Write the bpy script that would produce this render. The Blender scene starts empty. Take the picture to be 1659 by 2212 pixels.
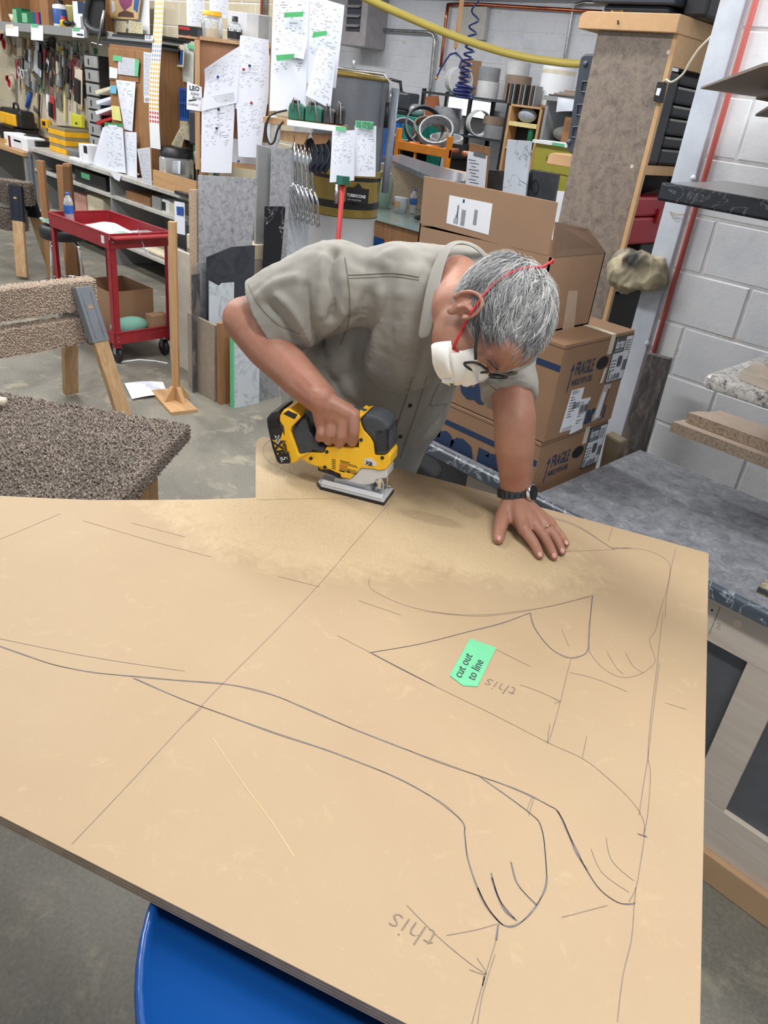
import bpy, bmesh, math, random
import numpy as np
from mathutils import Vector, Matrix, noise
from mathutils.bvhtree import BVHTree

# ------------------------------------------------------------------ camera
SC = bpy.context.scene
C = SC.collection
V = Vector
FPX, HC = 1640.0, 1.904
PIT, ROL, YAW = math.radians(28.71), math.radians(7.26), math.radians(42.47)
_f = V((0, math.cos(PIT), -math.sin(PIT))); _r = V((1, 0, 0)); _u = _r.cross(_f)
_r2 = math.cos(ROL)*_r + math.sin(ROL)*_u; _u2 = -math.sin(ROL)*_r + math.cos(ROL)*_u
_RZ = Matrix.Rotation(YAW, 3, 'Z')
FW, RT, UP = _RZ @ _f, _RZ @ _r2, _RZ @ _u2
EYE = V((0, 0, HC))
cam = bpy.data.objects.new('camera', bpy.data.cameras.new('camera'))
C.objects.link(cam)
cam.matrix_world = Matrix(((RT.x, UP.x, -FW.x, 0), (RT.y, UP.y, -FW.y, 0), (RT.z, UP.z, -FW.z, HC), (0, 0, 0, 1)))
cam.data.sensor_fit = 'HORIZONTAL'; cam.data.sensor_width = 36.0
cam.data.lens = 36.0*FPX/1659.0
cam.data.clip_start = 0.05
SC.camera = cam

# ------------------------------------------------------------------ light and exposure
SC.view_settings.view_transform = 'Standard'; SC.view_settings.look = 'None'
SC.view_settings.exposure = 0.0; SC.view_settings.gamma = 1.0
SC.view_settings.use_curve_mapping = False
W = bpy.data.worlds.new('world'); SC.world = W; W.use_nodes = True
W.node_tree.nodes['Background'].inputs[0].default_value = (0.86, 0.93, 1.0, 1)
W.node_tree.nodes['Background'].inputs[1].default_value = 0.75
LAMPS = [(x, y) for x in (-10.5, -6.8, -3.2, 0.4) for y in (0.6, 2.6, 7.2)]
for i, (x, y) in enumerate(LAMPS):
    d = bpy.data.lights.new('ceiling_lamp_light', 'AREA'); d.shape = 'RECTANGLE'; d.size = 2.2; d.size_y = 0.28
    d.energy = 70; d.color = (1.0, 0.985, 0.965)
    o = bpy.data.objects.new('ceiling_lamp_light', d); C.objects.link(o); o.location = (x, y, 3.74)

# ------------------------------------------------------------------ picture ray -> place
def ray(px, py): return FW + RT*((px-829.5)/FPX) - UP*((py-1106)/FPX)
def Z(px, py, z): d = ray(px, py); return EYE + d*((z-HC)/d.z)
def Y(px, py, y): d = ray(px, py); return EYE + d*(y/d.y)
def X(px, py, x): d = ray(px, py); return EYE + d*(x/d.x)
def T(px, py, t): return EYE + ray(px, py)*t
CFN = V((math.sin(YAW), -math.cos(YAW), 0)); CFR = V((math.cos(YAW), math.sin(YAW), 0))
def PN(px, py, p, n): d = ray(px, py); return EYE + d*((V(p)-EYE).dot(n)/d.dot(n))
def CF(px, py, D): return PN(px, py, -CFN*D, CFN)     # upright plane square to the view heading, D metres off
def AT(plane):
    k, v = plane
    return {'x': lambda a, b: X(a, b, v), 'y': lambda a, b: Y(a, b, v), 'z': lambda a, b: Z(a, b, v), 'c': lambda a, b: CF(a, b, v)}[k]
def NRM(plane): return {'x': V((1, 0, 0)), 'y': V((0, -1, 0)), 'z': V((0, 0, 1)), 'c': CFN}[plane[0]]

# ------------------------------------------------------------------ geometry helpers: each returns (verts, faces)
def g_box(a, b):
    x0, x1 = sorted((a[0], b[0])); y0, y1 = sorted((a[1], b[1])); z0, z1 = sorted((a[2], b[2]))
    return ([V(p) for p in ((x0,y0,z0),(x1,y0,z0),(x1,y1,z0),(x0,y1,z0),(x0,y0,z1),(x1,y0,z1),(x1,y1,z1),(x0,y1,z1))],
            [(0,3,2,1),(4,5,6,7),(0,1,5,4),(1,2,6,5),(2,3,7,6),(3,0,4,7)])
def g_obox(c, ax, ay, az):          # centre and three half-axis vectors
    c = V(c); ax, ay, az = V(ax), V(ay), V(az)
    vs = [c + ax*i + ay*j + az*k for k in (-1, 1) for i, j in ((-1,-1),(1,-1),(1,1),(-1,1))]
    return vs, [(0,3,2,1),(4,5,6,7),(0,1,5,4),(1,2,6,5),(2,3,7,6),(3,0,4,7)]
def g_prism(pts, vec):
    pts = [V(p) for p in pts]; n = len(pts); vec = V(vec)
    nn = V((0, 0, 0))
    for i in range(n): nn += pts[i].cross(pts[(i+1) % n])
    if nn.dot(vec) > 0: pts = pts[::-1]
    return pts + [p+vec for p in pts], [tuple(range(n)), tuple(range(2*n-1, n-1, -1))] + [((i+1) % n, i, n+i, n+(i+1) % n) for i in range(n)]
def frame(d):
    d = V(d).normalized(); a = V((0, 0, 1)) if abs(d.z) < .9 else V((1, 0, 0))
    s = d.cross(a).normalized(); return s, s.cross(d).normalized(), d
def g_tube(pts, r, seg=8, cap=True, flat=None):
    pts = [V(p) for p in pts]; n = len(pts); rs = r if isinstance(r, (list, tuple)) else [r]*n
    vs, fs = [], []; s = None
    for i, p in enumerate(pts):
        d = (pts[min(i+1, n-1)]-pts[max(i-1, 0)]).normalized()
        if s is None: s, t, _ = frame(d)
        else:
            s = (s - d*s.dot(d)); s = s.normalized() if s.length > 1e-6 else frame(d)[0]; t = s.cross(d)
        for k in range(seg):
            a = 2*math.pi*k/seg
            vs.append(p + (s*math.cos(a) + t*math.sin(a))*rs[i])
    for i in range(n-1):
        for k in range(seg):
            a, b = i*seg+k, i*seg+(k+1) % seg
            fs.append((a, b, b+seg, a+seg))
    if cap: fs += [tuple(range(seg-1, -1, -1)), tuple(range((n-1)*seg, n*seg))]
    return vs, fs
def g_lathe(prof, base, axis=(0, 0, 1), seg=24, a0=0, a1=2*math.pi):
    s, t, d = frame(axis); base = V(base); vs, fs = [], []; full = abs(a1-a0-2*math.pi) < 1e-6
    m = seg if full else seg+1
    for r, h in prof:
        for k in range(m):
            a = a0+(a1-a0)*k/seg
            vs.append(base + d*h + (s*math.cos(a)+t*math.sin(a))*max(r, 1e-5))
    for i in range(len(prof)-1):
        for k in range(seg):
            a, b = i*m+k, i*m+(k+1) % m
            fs.append((a, b, b+m, a+m))
    return vs, fs
def g_ell(c, ax, ay, az, nu=16, nv=10):
    c = V(c); ax, ay, az = V(ax), V(ay), V(az); vs, fs = [], []
    for j in range(nv+1):
        th = math.pi*j/nv
        for i in range(nu):
            ph = 2*math.pi*i/nu
            vs.append(c + (ax*math.cos(ph)+ay*math.sin(ph))*max(math.sin(th), 1e-4) + az*math.cos(th))
    for j in range(nv):
        for i in range(nu):
            a, b = j*nu+i, j*nu+(i+1) % nu
            fs.append((a, a+nu, b+nu, b))
    return vs, fs
def g_grid(fn, nu, nv):
    vs = [fn(i/nu, j/nv) for j in range(nv+1) for i in range(nu+1)]
    return vs, [(j*(nu+1)+i, j*(nu+1)+i+1, (j+1)*(nu+1)+i+1, (j+1)*(nu+1)+i) for j in range(nv) for i in range(nu)]
def join(gs):
    vs, fs = [], []
    for a, b in gs:
        n = len(vs); vs += a; fs += [tuple(i+n for i in f) for f in b]
    return vs, fs
def g_px(pxs, plane, depth):        # outline traced on a plane, extruded away from the viewer
    f = AT(plane); return g_prism([f(*p) for p in pxs], -NRM(plane)*depth)
def g_rib(pts, w, n, up=0.0006):    # flat ribbon lying on a surface of normal n
    pts = [V(p)+V(n)*up for p in pts]; vs, fs = [], []
    for i, p in enumerate(pts):
        d = (pts[min(i+1, len(pts)-1)]-pts[max(i-1, 0)]).normalized(); s = d.cross(V(n)).normalized()*w/2
        vs += [p-s, p+s]
    return vs, [(2*i, 2*i+1, 2*i+3, 2*i+2) for i in range(len(pts)-1)]

# ------------------------------------------------------------------ objects
LOC = {}
def thing(name, label, cat, loc, group=None):
    o = bpy.data.objects.new(name, None); C.objects.link(o); o.location = loc; o.empty_display_size = .05
    o['label'] = label; o['category'] = cat
    if group: o['group'] = group
    LOC[o.name] = V(loc); return o
def tag(o, label, cat, group=None):
    o['label'] = label; o['category'] = cat
    if group: o['group'] = group
    return o
def part(name, geo, m, parent=None, smooth=False, bev=0, bseg=2, uv=None, label=None, kind=None, solid=0, sub=0, angle=None):
    vs, fs = join(geo) if isinstance(geo, list) else geo
    if parent is None:
        xs = [v.x for v in vs]; ys = [v.y for v in vs]; zs = [v.z for v in vs]
        loc = V(((min(xs)+max(xs))/2, (min(ys)+max(ys))/2, min(zs)))
    else: loc = LOC[parent.name]
    me = bpy.data.meshes.new(name)
    me.from_pydata([tuple(v-loc) for v in vs], [], fs)
    if m: me.materials.append(m)
    if smooth: me.polygons.foreach_set('use_smooth', [True]*len(me.polygons))
    if uv is not None:
        l = me.uv_layers.new(name='uv')
        for li in me.loops: l.data[li.index].uv = uv[li.vertex_index]
    me.update()
    o = bpy.data.objects.new(name, me); C.objects.link(o)
    if parent is None: o.location = loc
    else: o.parent = parent
    LOC[o.name] = loc
    if bev:
        b = o.modifiers.new('bevel', 'BEVEL'); b.width = bev; b.segments = bseg; b.limit_method = 'ANGLE'; b.angle_limit = .6
    if solid:
        s = o.modifiers.new('solid', 'SOLIDIFY'); s.thickness = solid; s.offset = 0
    if sub:
        s = o.modifiers.new('sub', 'SUBSURF'); s.levels = sub; s.render_levels = sub
    if label: o['label'] = label
    if kind: o['kind'] = kind
    return o
def one(name, label, cat, geo, m, group=None, **k): return tag(part(name, geo, m, None, **k), label, cat, group)
def struct(name, geo, m, parent=None, **k):
    o = part(name, geo, m, parent, **k)
    if parent is None: o['kind'] = 'structure'
    return o
def clone(o, loc, rotz=0, label=None, parent=None, scale=None):
    c = o.copy(); C.objects.link(c); c.location = loc
    if rotz: c.rotation_euler = (0, 0, rotz)
    if scale: c.scale = scale
    if label: c['label'] = label
    for ch in list(o.children):
        d = ch.copy(); C.objects.link(d); d.parent = c
        for g in list(ch.children):
            e = g.copy(); C.objects.link(e); e.parent = d
    return c
def g_text(s, size, org, xd, yd, up=.0008, align='LEFT', shear=0, bold=0, sx=1.0):
    cu = bpy.data.curves.new('lettering', 'FONT'); cu.body = s; cu.size = size; cu.align_x = align; cu.resolution_u = 2; cu.shear = shear
    cu.offset = bold
    t = bpy.data.objects.new('lettering', cu); me = t.to_mesh()
    xd, yd = V(xd).normalized(), V(yd).normalized(); n = xd.cross(yd).normalized(); org = V(org)
    vs = [org + xd*v.co.x*sx + yd*v.co.y + n*up for v in me.vertices]; fs = [tuple(p.vertices) for p in me.polygons]
    t.to_mesh_clear(); bpy.data.objects.remove(t); bpy.data.curves.remove(cu)
    return vs, fs

# ------------------------------------------------------------------ materials
def s2l(c): return c/12.92 if c <= .04045 else ((c+.055)/1.055)**2.4
def rgb(r, g, b): return (s2l(r/255), s2l(g/255), s2l(b/255), 1)
MATS = {}
class NT:
    def __init__(s, name):
        s.m = bpy.data.materials.new(name); s.m.use_nodes = True; s.t = s.m.node_tree; s.b = s.t.nodes['Principled BSDF']
        s.pos = s.t.nodes.new('ShaderNodeNewGeometry').outputs['Position']
    def n(s, ty, **k):
        x = s.t.nodes.new(ty)
        for a, v in k.items(): setattr(x, a, v)
        return x
    def link(s, a, b): s.t.links.new(a, b)
    def put(s, sock, v):
        if hasattr(v, 'is_output') or isinstance(v, bpy.types.NodeSocket): s.link(v, sock)
        else: sock.default_value = v
    def scale(s, v, sc, src=None):
        m = s.n('ShaderNodeVectorMath', operation='MULTIPLY'); s.link(src or s.pos, m.inputs[0]); m.inputs[1].default_value = sc if isinstance(sc, tuple) else (sc,)*3
        return m.outputs[0]
    def noise(s, sc, det=3, rough=.6, stretch=None, dist=0, src=None):
        x = s.n('ShaderNodeTexNoise'); x.inputs['Detail'].default_value = det; x.inputs['Roughness'].default_value = rough; x.inputs['Distortion'].default_value = dist
        x.inputs['Scale'].default_value = sc
        v = src or s.pos
        if stretch: v = s.scale(None, stretch, v)
        s.link(v, x.inputs['Vector']); return x.outputs['Fac']
    def math(s, op, a, b=0.0, c=None, clamp=False):
        x = s.n('ShaderNodeMath', operation=op); x.use_clamp = clamp
        s.put(x.inputs[0], a); s.put(x.inputs[1], b)
        if c is not None: s.put(x.inputs[2], c)
        return x.outputs[0]
    def ramp(s, fac, stops):
        x = s.n('ShaderNodeValToRGB'); e = x.color_ramp.elements
        while len(e) < len(stops): e.new(.5)
        for el, (p, col) in zip(e, stops): el.position = p; el.color = col
        s.link(fac, x.inputs[0]); return x.outputs[0]
    def mix(s, fac, a, b, mode='MIX'):
        x = s.n('ShaderNodeMix', data_type='RGBA', blend_type=mode); s.put(x.inputs[0], fac); s.put(x.inputs[6], a); s.put(x.inputs[7], b); return x.outputs[2]
    def bump(s, h, st=.3, dist=.002):
        x = s.n('ShaderNodeBump'); x.inputs['Strength'].default_value = st; x.inputs['Distance'].default_value = dist
        s.link(h, x.inputs['Height']); s.link(x.outputs[0], s.b.inputs['Normal'])
    def fin(s, col, rough=.6, metal=0, **k):
        s.put(s.b.inputs['Base Color'], col); s.put(s.b.inputs['Roughness'], rough); s.b.inputs['Metallic'].default_value = metal
        for a, v in k.items(): s.put(s.b.inputs[a.replace('_', ' ')], v)
        MATS[s.m.name] = s.m; return s.m
def M(name, col=None, rough=.55, metal=0, var=.12, sc=9, bump=0, bsc=60, **k):
    if name in MATS: return MATS[name]
    t = NT(name); base = rgb(*col)
    n = t.noise(sc, 4)
    lo = tuple(c*(1-var) for c in base[:3])+(1,); hi = tuple(min(1, c*(1+var)) for c in base[:3])+(1,)
    col_ = t.ramp(n, [(.3, lo), (.7, hi)])
    if bump: t.bump(t.noise(bsc, 3), bump)
    return t.fin(col_, rough, metal, **k)
def ramp_mat(name, stops, sc, det=6, rgh=.7, rough=.4, stretch=None, dist=0, bump=0, metal=0, **k):
    t = NT(name); n = t.noise(sc, det, rgh, stretch, dist)
    c = t.ramp(n, stops)
    if bump: t.bump(n, bump)
    return t.fin(c, rough, metal, **k)
def wood(name, a, b, axis=0, sc=1.0, rough=.6):
    st = [14*sc]*3; st[axis] = 1.1*sc
    t = NT(name); n1 = t.noise(3, 5, .6, tuple(st), .6); n2 = t.noise(40, 2, .5, tuple(s/14*3 for s in st))
    c = t.ramp(n1, [(.3, rgb(*a)), (.62, rgb(*b)), (.75, rgb(*a))]); c = t.mix(t.math('MULTIPLY', n2, .25), c, rgb(*[v*.6 for v in a]), 'MIX')
    t.bump(n2, .15); return t.fin(c, rough)
# ------------------------------------------------------------------ shared materials
def block_paint(name, base, dirt):
    t = NT(name); a = t.noise(2.2, 5, .65); b = t.noise(60, 3, .6); d = t.noise(7, 6, .7)
    c = t.ramp(a, [(.3, rgb(*dirt)), (.55, rgb(*base))])
    c = t.mix(t.ramp(d, [(.60, (0, 0, 0, 1)), (.78, (1, 1, 1, 1))]), c, rgb(*[v*.93 for v in dirt]))
    c = t.mix(t.ramp(b, [(.70, (0, 0, 0, 1)), (.78, (.6, .6, .6, 1))]), c, rgb(*[v*.8 for v in dirt]))
    t.bump(b, .35, .003); return t.fin(c, .62)
m_block = block_paint('painted_block', (232, 235, 240), (212, 216, 224))
m_blockfar = block_paint('painted_block_far', (222, 227, 236), (206, 212, 222))
m_cream = block_paint('cream_block', (206, 196, 172), (190, 178, 150))
def mortar():
    t = NT('mortar'); n = t.noise(14, 4); return t.fin(t.ramp(n, [(.35, rgb(214, 214, 214)), (.58, rgb(232, 232, 234)), (.70, rgb(206, 184, 154))]), .8)
m_mortar = mortar()
def concrete():
    t = NT('concrete_floor'); a = t.noise(1.1, 7, .62, dist=.8); b = t.noise(4.5, 8, .7, dist=.5); g = t.noise(90, 3)
    c = t.ramp(a, [(.28, rgb(86, 83, 74)), (.45, rgb(112, 109, 99)), (.58, rgb(126, 122, 110)), (.75, rgb(96, 94, 85))])
    c = t.mix(t.ramp(b, [(.54, (0, 0, 0, 1)), (.66, (.75, .75, .75, 1))]), c, rgb(164, 156, 136))
    c = t.mix(t.ramp(b, [(.26, (.7, .7, .7, 1)), (.40, (0, 0, 0, 1))]), c, rgb(84, 80, 70))
    c = t.mix(.12, c, t.ramp(g, [(.3, (.05, .05, .05, 1)), (.7, (.6, .6, .6, 1))]))
    t.bump(b, .15, .004); return t.fin(c, t.ramp(a, [(.3, (.35,)*3+(1,)), (.7, (.65,)*3+(1,))]))
m_floor = concrete()
m_ceil = M('ceiling_paint', (206, 206, 204), .8)
m_card = M('cardboard', (152, 119, 92), .8, var=.06, sc=5, bump=.06, bsc=220)
m_card2 = M('cardboard_pale', (158, 126, 100), .8, var=.06, sc=5, bump=.06, bsc=220)
m_carddk = M('cardboard_inside', (98, 76, 60), .85, var=.08)
m_white = M('white_paper', (236, 239, 246), .7, var=.02)
m_ink = M('dark_ink', (40, 42, 52), .6, var=.05)
m_navy = M('navy_print', (38, 58, 92), .6, var=.05)
m_black = M('black_plastic', (30, 31, 35), .42, var=.15)
m_blackm = M('black_matte', (26, 26, 28), .75, var=.2)
m_dkgrey = M('dark_grey_metal', (66, 70, 76), .45, metal=.3)
m_grey = M('grey_plastic', (150, 152, 154), .5)
m_steel = ramp_mat('steel', [(.3, rgb(150, 152, 156)), (.7, rgb(205, 207, 210))], 8, rough=.28, metal=.9)
m_chrome = M('chrome', (225, 227, 230), .12, 1.0, var=.03)
m_gtape = M('green_tape', (104, 190, 142), .6, var=.06)
m_pine = wood('pine', (206, 168, 124), (190, 146, 100), 2)
m_pinex = wood('pine_lengthways', (206, 168, 124), (192, 148, 102), 0)
m_mdf = M('mdf', (198, 160, 118), .7, var=.06, sc=30)
m_maple = wood('maple_ply', (230, 218, 204), (220, 204, 188), 0, .7, .45)
m_red = M('red_enamel', (150, 38, 48), .42, var=.14, sc=20)
m_brown = wood('cabinet_wood', (166, 124, 84), (146, 104, 68), 2)

# ------------------------------------------------------------------ the room
struct('floor', g_box((-16, -6, -.1), (6, 11, 0)), m_floor)
struct('ceiling', g_box((-16, -3.5, 3.9), (6, 11, 4.0)), m_ceil)
CH, CL = .2032, .4064
def blocks(wall, x0, x1, z0, z1, y, off, m, seed, face=.0045):
    rnd = random.Random(seed); meshes = {}
    k0, k1 = int(round(z0/CH)), int(round(z1/CH))
    for k in range(k0, k1):
        a = off + (CL/2 if k % 2 else 0); i = math.floor((x0-a)/CL)
        while a+i*CL < x1-1e-4:
            xa, xb = max(a+i*CL, x0)+.004, min(a+(i+1)*CL, x1)-.004; i += 1
            w = round(xb-xa, 3)
            if w < .03: continue
            if w not in meshes:
                vs, fs = g_box((-w/2, 0, 0), (w/2, .06, CH-.008))
                b = bmesh.new(); bv = [b.verts.new(v) for v in vs]
                for f in fs: b.faces.new([bv[q] for q in f])
                bmesh.ops.bevel(b, geom=[e for e in b.edges if all(q.co.y < .01 for q in e.verts)], offset=.005, segments=1, affect='EDGES')
                me = bpy.data.meshes.new('block'); b.to_mesh(me); b.free(); me.materials.append(m); meshes[w] = me
            o = bpy.data.objects.new('block', meshes[w]); C.objects.link(o); o.parent = wall
            o.location = V(((xa+xb)/2, y-face+rnd.uniform(-.0015, .0015), k*CH+.004)) - LOC[wall.name]
YW = 3.046; XJ = -1.405
wr = struct('wall_right', g_box((XJ-.08, YW, 0), (6, YW+.2, 3.9)), m_mortar)
blocks(wr, XJ, .9, 0, 19*CH, YW, -1.080, m_block, 1)
part('block_course', [g_box((.905, YW-.006, k*CH+.005), (6, YW+.05, (k+1)*CH-.005)) for k in range(19)], m_block, wr, kind='stuff')
YF = 9.96
wf = struct('wall_far', g_box((-16, YF, 0), (6, YF+.2, 3.9)), m_mortar)
blocks(wf, -11.8, -5.4, 6*CH, 19*CH, YF, -10.0, m_blockfar, 2, .004)
part('block_course', [g_box((a, YF-.004, k*CH+.005), (b, YF+.05, (k+1)*CH-.005)) for k in range(19) for a, b in ((-16, -11.805), (-5.395, 6))]
     + [g_box((-11.8, YF-.004, k*CH+.005), (-5.4, YF+.05, (k+1)*CH-.005)) for k in range(6)], m_blockfar, wf, kind='stuff')
wl = struct('wall_left', g_box((-14, 4.5, 0), (-5.72, 4.7, 3.9)), m_mortar)
blocks(wl, -8.4, -5.72, 7*CH, 17*CH, 4.5, -6.1, m_cream, 3)
part('block_course', [g_box((-14, 4.494, k*CH+.005), (-8.405, 4.55, (k+1)*CH-.005)) for k in range(19)] + [g_box((-8.4, 4.494, k*CH+.005), (-5.72, 4.55, (k+1)*CH-.005)) for k in list(range(7))+[17, 18]], m_cream, wl, kind='stuff')
struct('wall_end', g_box((-16, -6, 0), (-15.8, 11, 3.9)), m_cream)
# steel jamb at the end of the right wall
m_jamb = ramp_mat('jamb_paint', [(.3, rgb(180, 188, 202)), (.6, rgb(208, 216, 228)), (.75, rgb(190, 182, 168))], 2.5, rough=.4)
j = struct('trim_1', g_box((XJ-.095, YW-.02, 0), (XJ-.004, YW+.22, 3.9)), m_jamb, bev=.003)
for px, py in ((1497.5, 385), (1398.5, 742)):
    p = Y(px, py, YW-.02); part('bolt_head', g_lathe([(.011, 0), (.011, .003), (.007, .008), (0, .009)], p, (0, -1, 0), 12), m_jamb, j, smooth=True)
struct('trim_2', [g_box((-13, 9.74, 3.235), (2, 9.94, 3.26)), g_box((-13, 9.83, 3.0+.26), (2, 9.85, 3.5)), g_box((-13, 9.74, 3.5), (2, 9.94, 3.52))], M('steel_beam', (96, 98, 104), .6))
# ceiling lamps
m_lamp = NT('lamp_diffuser'); m_lamp = m_lamp.fin((1, 1, 1, 1), .5, 0, Emission_Color=(1, .98, .95, 1), Emission_Strength=3.0)
for i, (x, y) in enumerate(LAMPS):
    t = thing('ceiling_lamp', 'white fluorescent ceiling lamp, %s row from the camera, %s of four from the left' % (('first', 'second', 'third')[i % 3], ('first', 'second', 'third', 'fourth')[i // 3]), 'ceiling lamp', (x, y, 3.75), 'fluorescent lamps on the ceiling')
    part('housing', g_box((x-1.15, y-.09, 3.79), (x+1.15, y+.09, 3.9)), m_white, t)
    part('diffuser', g_box((x-1.13, y-.08, 3.755), (x+1.13, y+.08, 3.79)), m_lamp, t)
# ------------------------------------------------------------------ the MDF sheet on the blue drum
ZS = 1.075
def sheet_mat():
    t = NT('mdf_sheet_face'); a = t.noise(1.6, 4); f = t.noise(240, 3, .7); g = t.noise(70, 4, .7, dist=.4)
    c = t.ramp(a, [(.3, rgb(162, 139, 109)), (.7, rgb(170, 148, 118))])
    c = t.mix(t.ramp(f, [(.62, (0, 0, 0, 1)), (.72, (.30, .30, .30, 1))]), c, rgb(146, 118, 86))
    c = t.mix(t.ramp(g, [(.66, (0, 0, 0, 1)), (.74, (.35, .35, .35, 1))]), c, rgb(190, 166, 130))
    # sawdust lying round the cut
    def blob(px, py, sx, sy, ang):
        p = Z(px, py, ZS); s = t.n('ShaderNodeVectorMath', operation='SUBTRACT'); t.link(t.pos, s.inputs[0]); s.inputs[1].default_value = p
        r = t.n('ShaderNodeVectorRotate', rotation_type='Z_AXIS'); t.link(s.outputs[0], r.inputs[0]); r.inputs['Angle'].default_value = -ang
        m = t.n('ShaderNodeVectorMath', operation='DIVIDE'); t.link(r.outputs[0], m.inputs[0]); m.inputs[1].default_value = (sx, sy, 1)
        l = t.n('ShaderNodeVectorMath', operation='LENGTH'); t.link(m.outputs[0], l.inputs[0])
        return t.math('SUBTRACT', 1.0, l.outputs['Value'], clamp=True)
    d = t.math('MAXIMUM', blob(640, 1110, .42, .26, .42), t.math('MAXIMUM', blob(1010, 1165, .34, .18, .42), blob(620, 1010, .17, .09, .42)))
    w = t.noise(22, 6, .75, dist=.6); gr = t.noise(330, 2, .8)
    mask = t.math('MULTIPLY', t.ramp(t.math('ADD', d, t.math('MULTIPLY', w, .8)), [(.46, (0, 0, 0, 1)), (.80, (1, 1, 1, 1))]), t.ramp(gr, [(.30, (.35,)*3+(1,)), (.6, (1, 1, 1, 1))]))
    clean = t.math('MAXIMUM', blob(930, 1120, .11, .035, .5), blob(1010, 1105, .05, .035, 0))
    mask = t.math('MULTIPLY', mask, t.ramp(clean, [(.2, (1, 1, 1, 1)), (.42, (.08,)*3+(1,))]))
    c = t.mix(t.math('MULTIPLY', mask, .95), c, rgb(196, 174, 138))
    t.bump(t.math('ADD', t.math('MULTIPLY', f, .2), t.math('MULTIPLY', mask, gr)), .25, .0015)
    return t.fin(c, .62)
def ply_edge(name, base, dark, period):
    t = NT(name); s = t.n('ShaderNodeSeparateXYZ'); t.link(t.pos, s.inputs[0])
    w = t.math('SINE', t.math('MULTIPLY', s.outputs[2], 2*math.pi/period)); n = t.noise(30, 4)
    c = t.ramp(t.math('ADD', t.math('MULTIPLY', w, .25), n), [(.35, rgb(*dark)), (.6, rgb(*base))]); return t.fin(c, .75)
m_sheet = sheet_mat(); m_edge = ply_edge('mdf_sheet_edge', (172, 150, 128), (134, 114, 96), .0055)
S = lambda x, y: Z(x, y, ZS)
cr = S(1531, 1195); e_v = (S(1512, 2212)-cr).normalized()
nr = cr + e_v*1.24; e_u = (S(0, 1762)-S(870, 2207)).normalized()
n0 = S(0, 1762); nr = n0 + e_u*((nr-n0).dot(e_u)); nl = nr + e_u*2.44
cut = [(0, 1071), (60, 1074), (120, 1077), (200, 1080), (330, 1080), (430, 1079), (500, 1077), (552, 1075), (552, 1000), (552.5, 962), (556, 950), (564, 945), (575, 944)]
far = [(700, 972), (860, 1012), (1000, 1049), (1085, 1072), (1150, 1091), (1300, 1131), (1420, 1164)]
lft = S(0, 1071); ext = [nl + e_v*-.32, nl+e_v*-.45-e_u*.3, nl + e_v*-.60-e_u*.75]
ext = [lft + (nl-lft)*.72 + e_v*-.18, lft + (nl-lft)*.5 + e_v*-.25, lft + (nl-lft)*.25 + e_v*-.18]
poly = [cr, nr, nl] + ext + [S(*p) for p in cut+far]
sheet = thing('fiberboard_sheet', 'tan fiberboard sheet with pencilled paw outlines being cut on top of drum', 'board', (V((nr.x, nr.y, ZS-.019))))
o = part('panel', g_prism(poly, (0, 0, -.019)), m_sheet, sheet)
o.data.materials.append(m_edge)
for p in o.data.polygons:
    if abs(p.normal.z) < .5: p.material_index = 1
    if p.normal.z < -.5: p.material_index = 1
m_pencil = M('pencil_graphite', (122, 106, 94), .6, var=.2, sc=60)
m_pencil2 = M('pencil_graphite_dark', (106, 99, 99), .6, var=.25, sc=60)
def cr_spline(p, k=6):
    out = []; n = len(p)
    for i in range(n-1):
        a, b, c, d = p[max(i-1, 0)], p[i], p[i+1], p[min(i+2, n-1)]
        for j in range(k):
            t = j/k
            out.append(tuple(.5*((2*b[q])+(-a[q]+c[q])*t+(2*a[q]-5*b[q]+4*c[q]-d[q])*t*t+(-a[q]+3*b[q]-3*c[q]+d[q])*t**3) for q in range(len(b))))
    out.append(tuple(p[-1])); return out
zz = lambda pts: [(700+x/1.929, 1150+y/1.929) for x, y in pts]
dark_l, thin_l = [], []
dark_l += [[(0, 1397), (60, 1418), (120, 1437), (200, 1452), (290, 1462), (380, 1470), (480, 1478), (540, 1487), (600, 1505), (680, 1540), (760, 1573), (860, 1612), (950, 1648), (1040, 1678), (1100, 1700), (1150, 1722), (1185, 1740), (1205, 1754), (1226, 1800), (1244, 1834), (1265, 1876), (1296, 1922), (1338, 1951), (1371, 1953)],
    [(290, 1465), (400, 1513), (500, 1550), (600, 1587), (700, 1619)]+zz([(160, 965), (310, 1025), (420, 1085), (500, 1140), (580, 1210), (585, 1260), (600, 1360), (640, 1480), (680, 1560), (740, 1632), (800, 1635), (870, 1580), (920, 1480), (925, 1380), (905, 1230), (850, 1165), (650, 1020)]),
    zz([(640, 1480), (685, 1570), (745, 1638)]), zz([(695, 1420), (730, 1530), (800, 1620)]), zz([(780, 1375), (810, 1470), (885, 1555)]), zz([(700, 1440), (745, 1560), (795, 1612)]),
    zz([(190, 502), (400, 465), (600, 415), (740, 380), (857, 335)]), zz([(857, 335), (880, 400), (940, 480), (1000, 515), (1040, 525), (1080, 510), (1100, 485)]),
    zz([(1100, 485), (1104, 400), (1112, 330), (1120, 262)]), zz([(200, 505), (330, 573), (460, 640)]), zz([(970, 1160), (1000, 1210), (1050, 1330), (1095, 1410)]), zz([(1305, 1255), (1345, 1272)]), zz([(725, 1630), (715, 1700)]), zz([(670, 1850), (660, 1890)]),
    [(1322, 1183), (1365, 1185)], [(1143, 1105), (1240, 1135), (1310, 1177), (1326, 1188)]]
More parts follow.
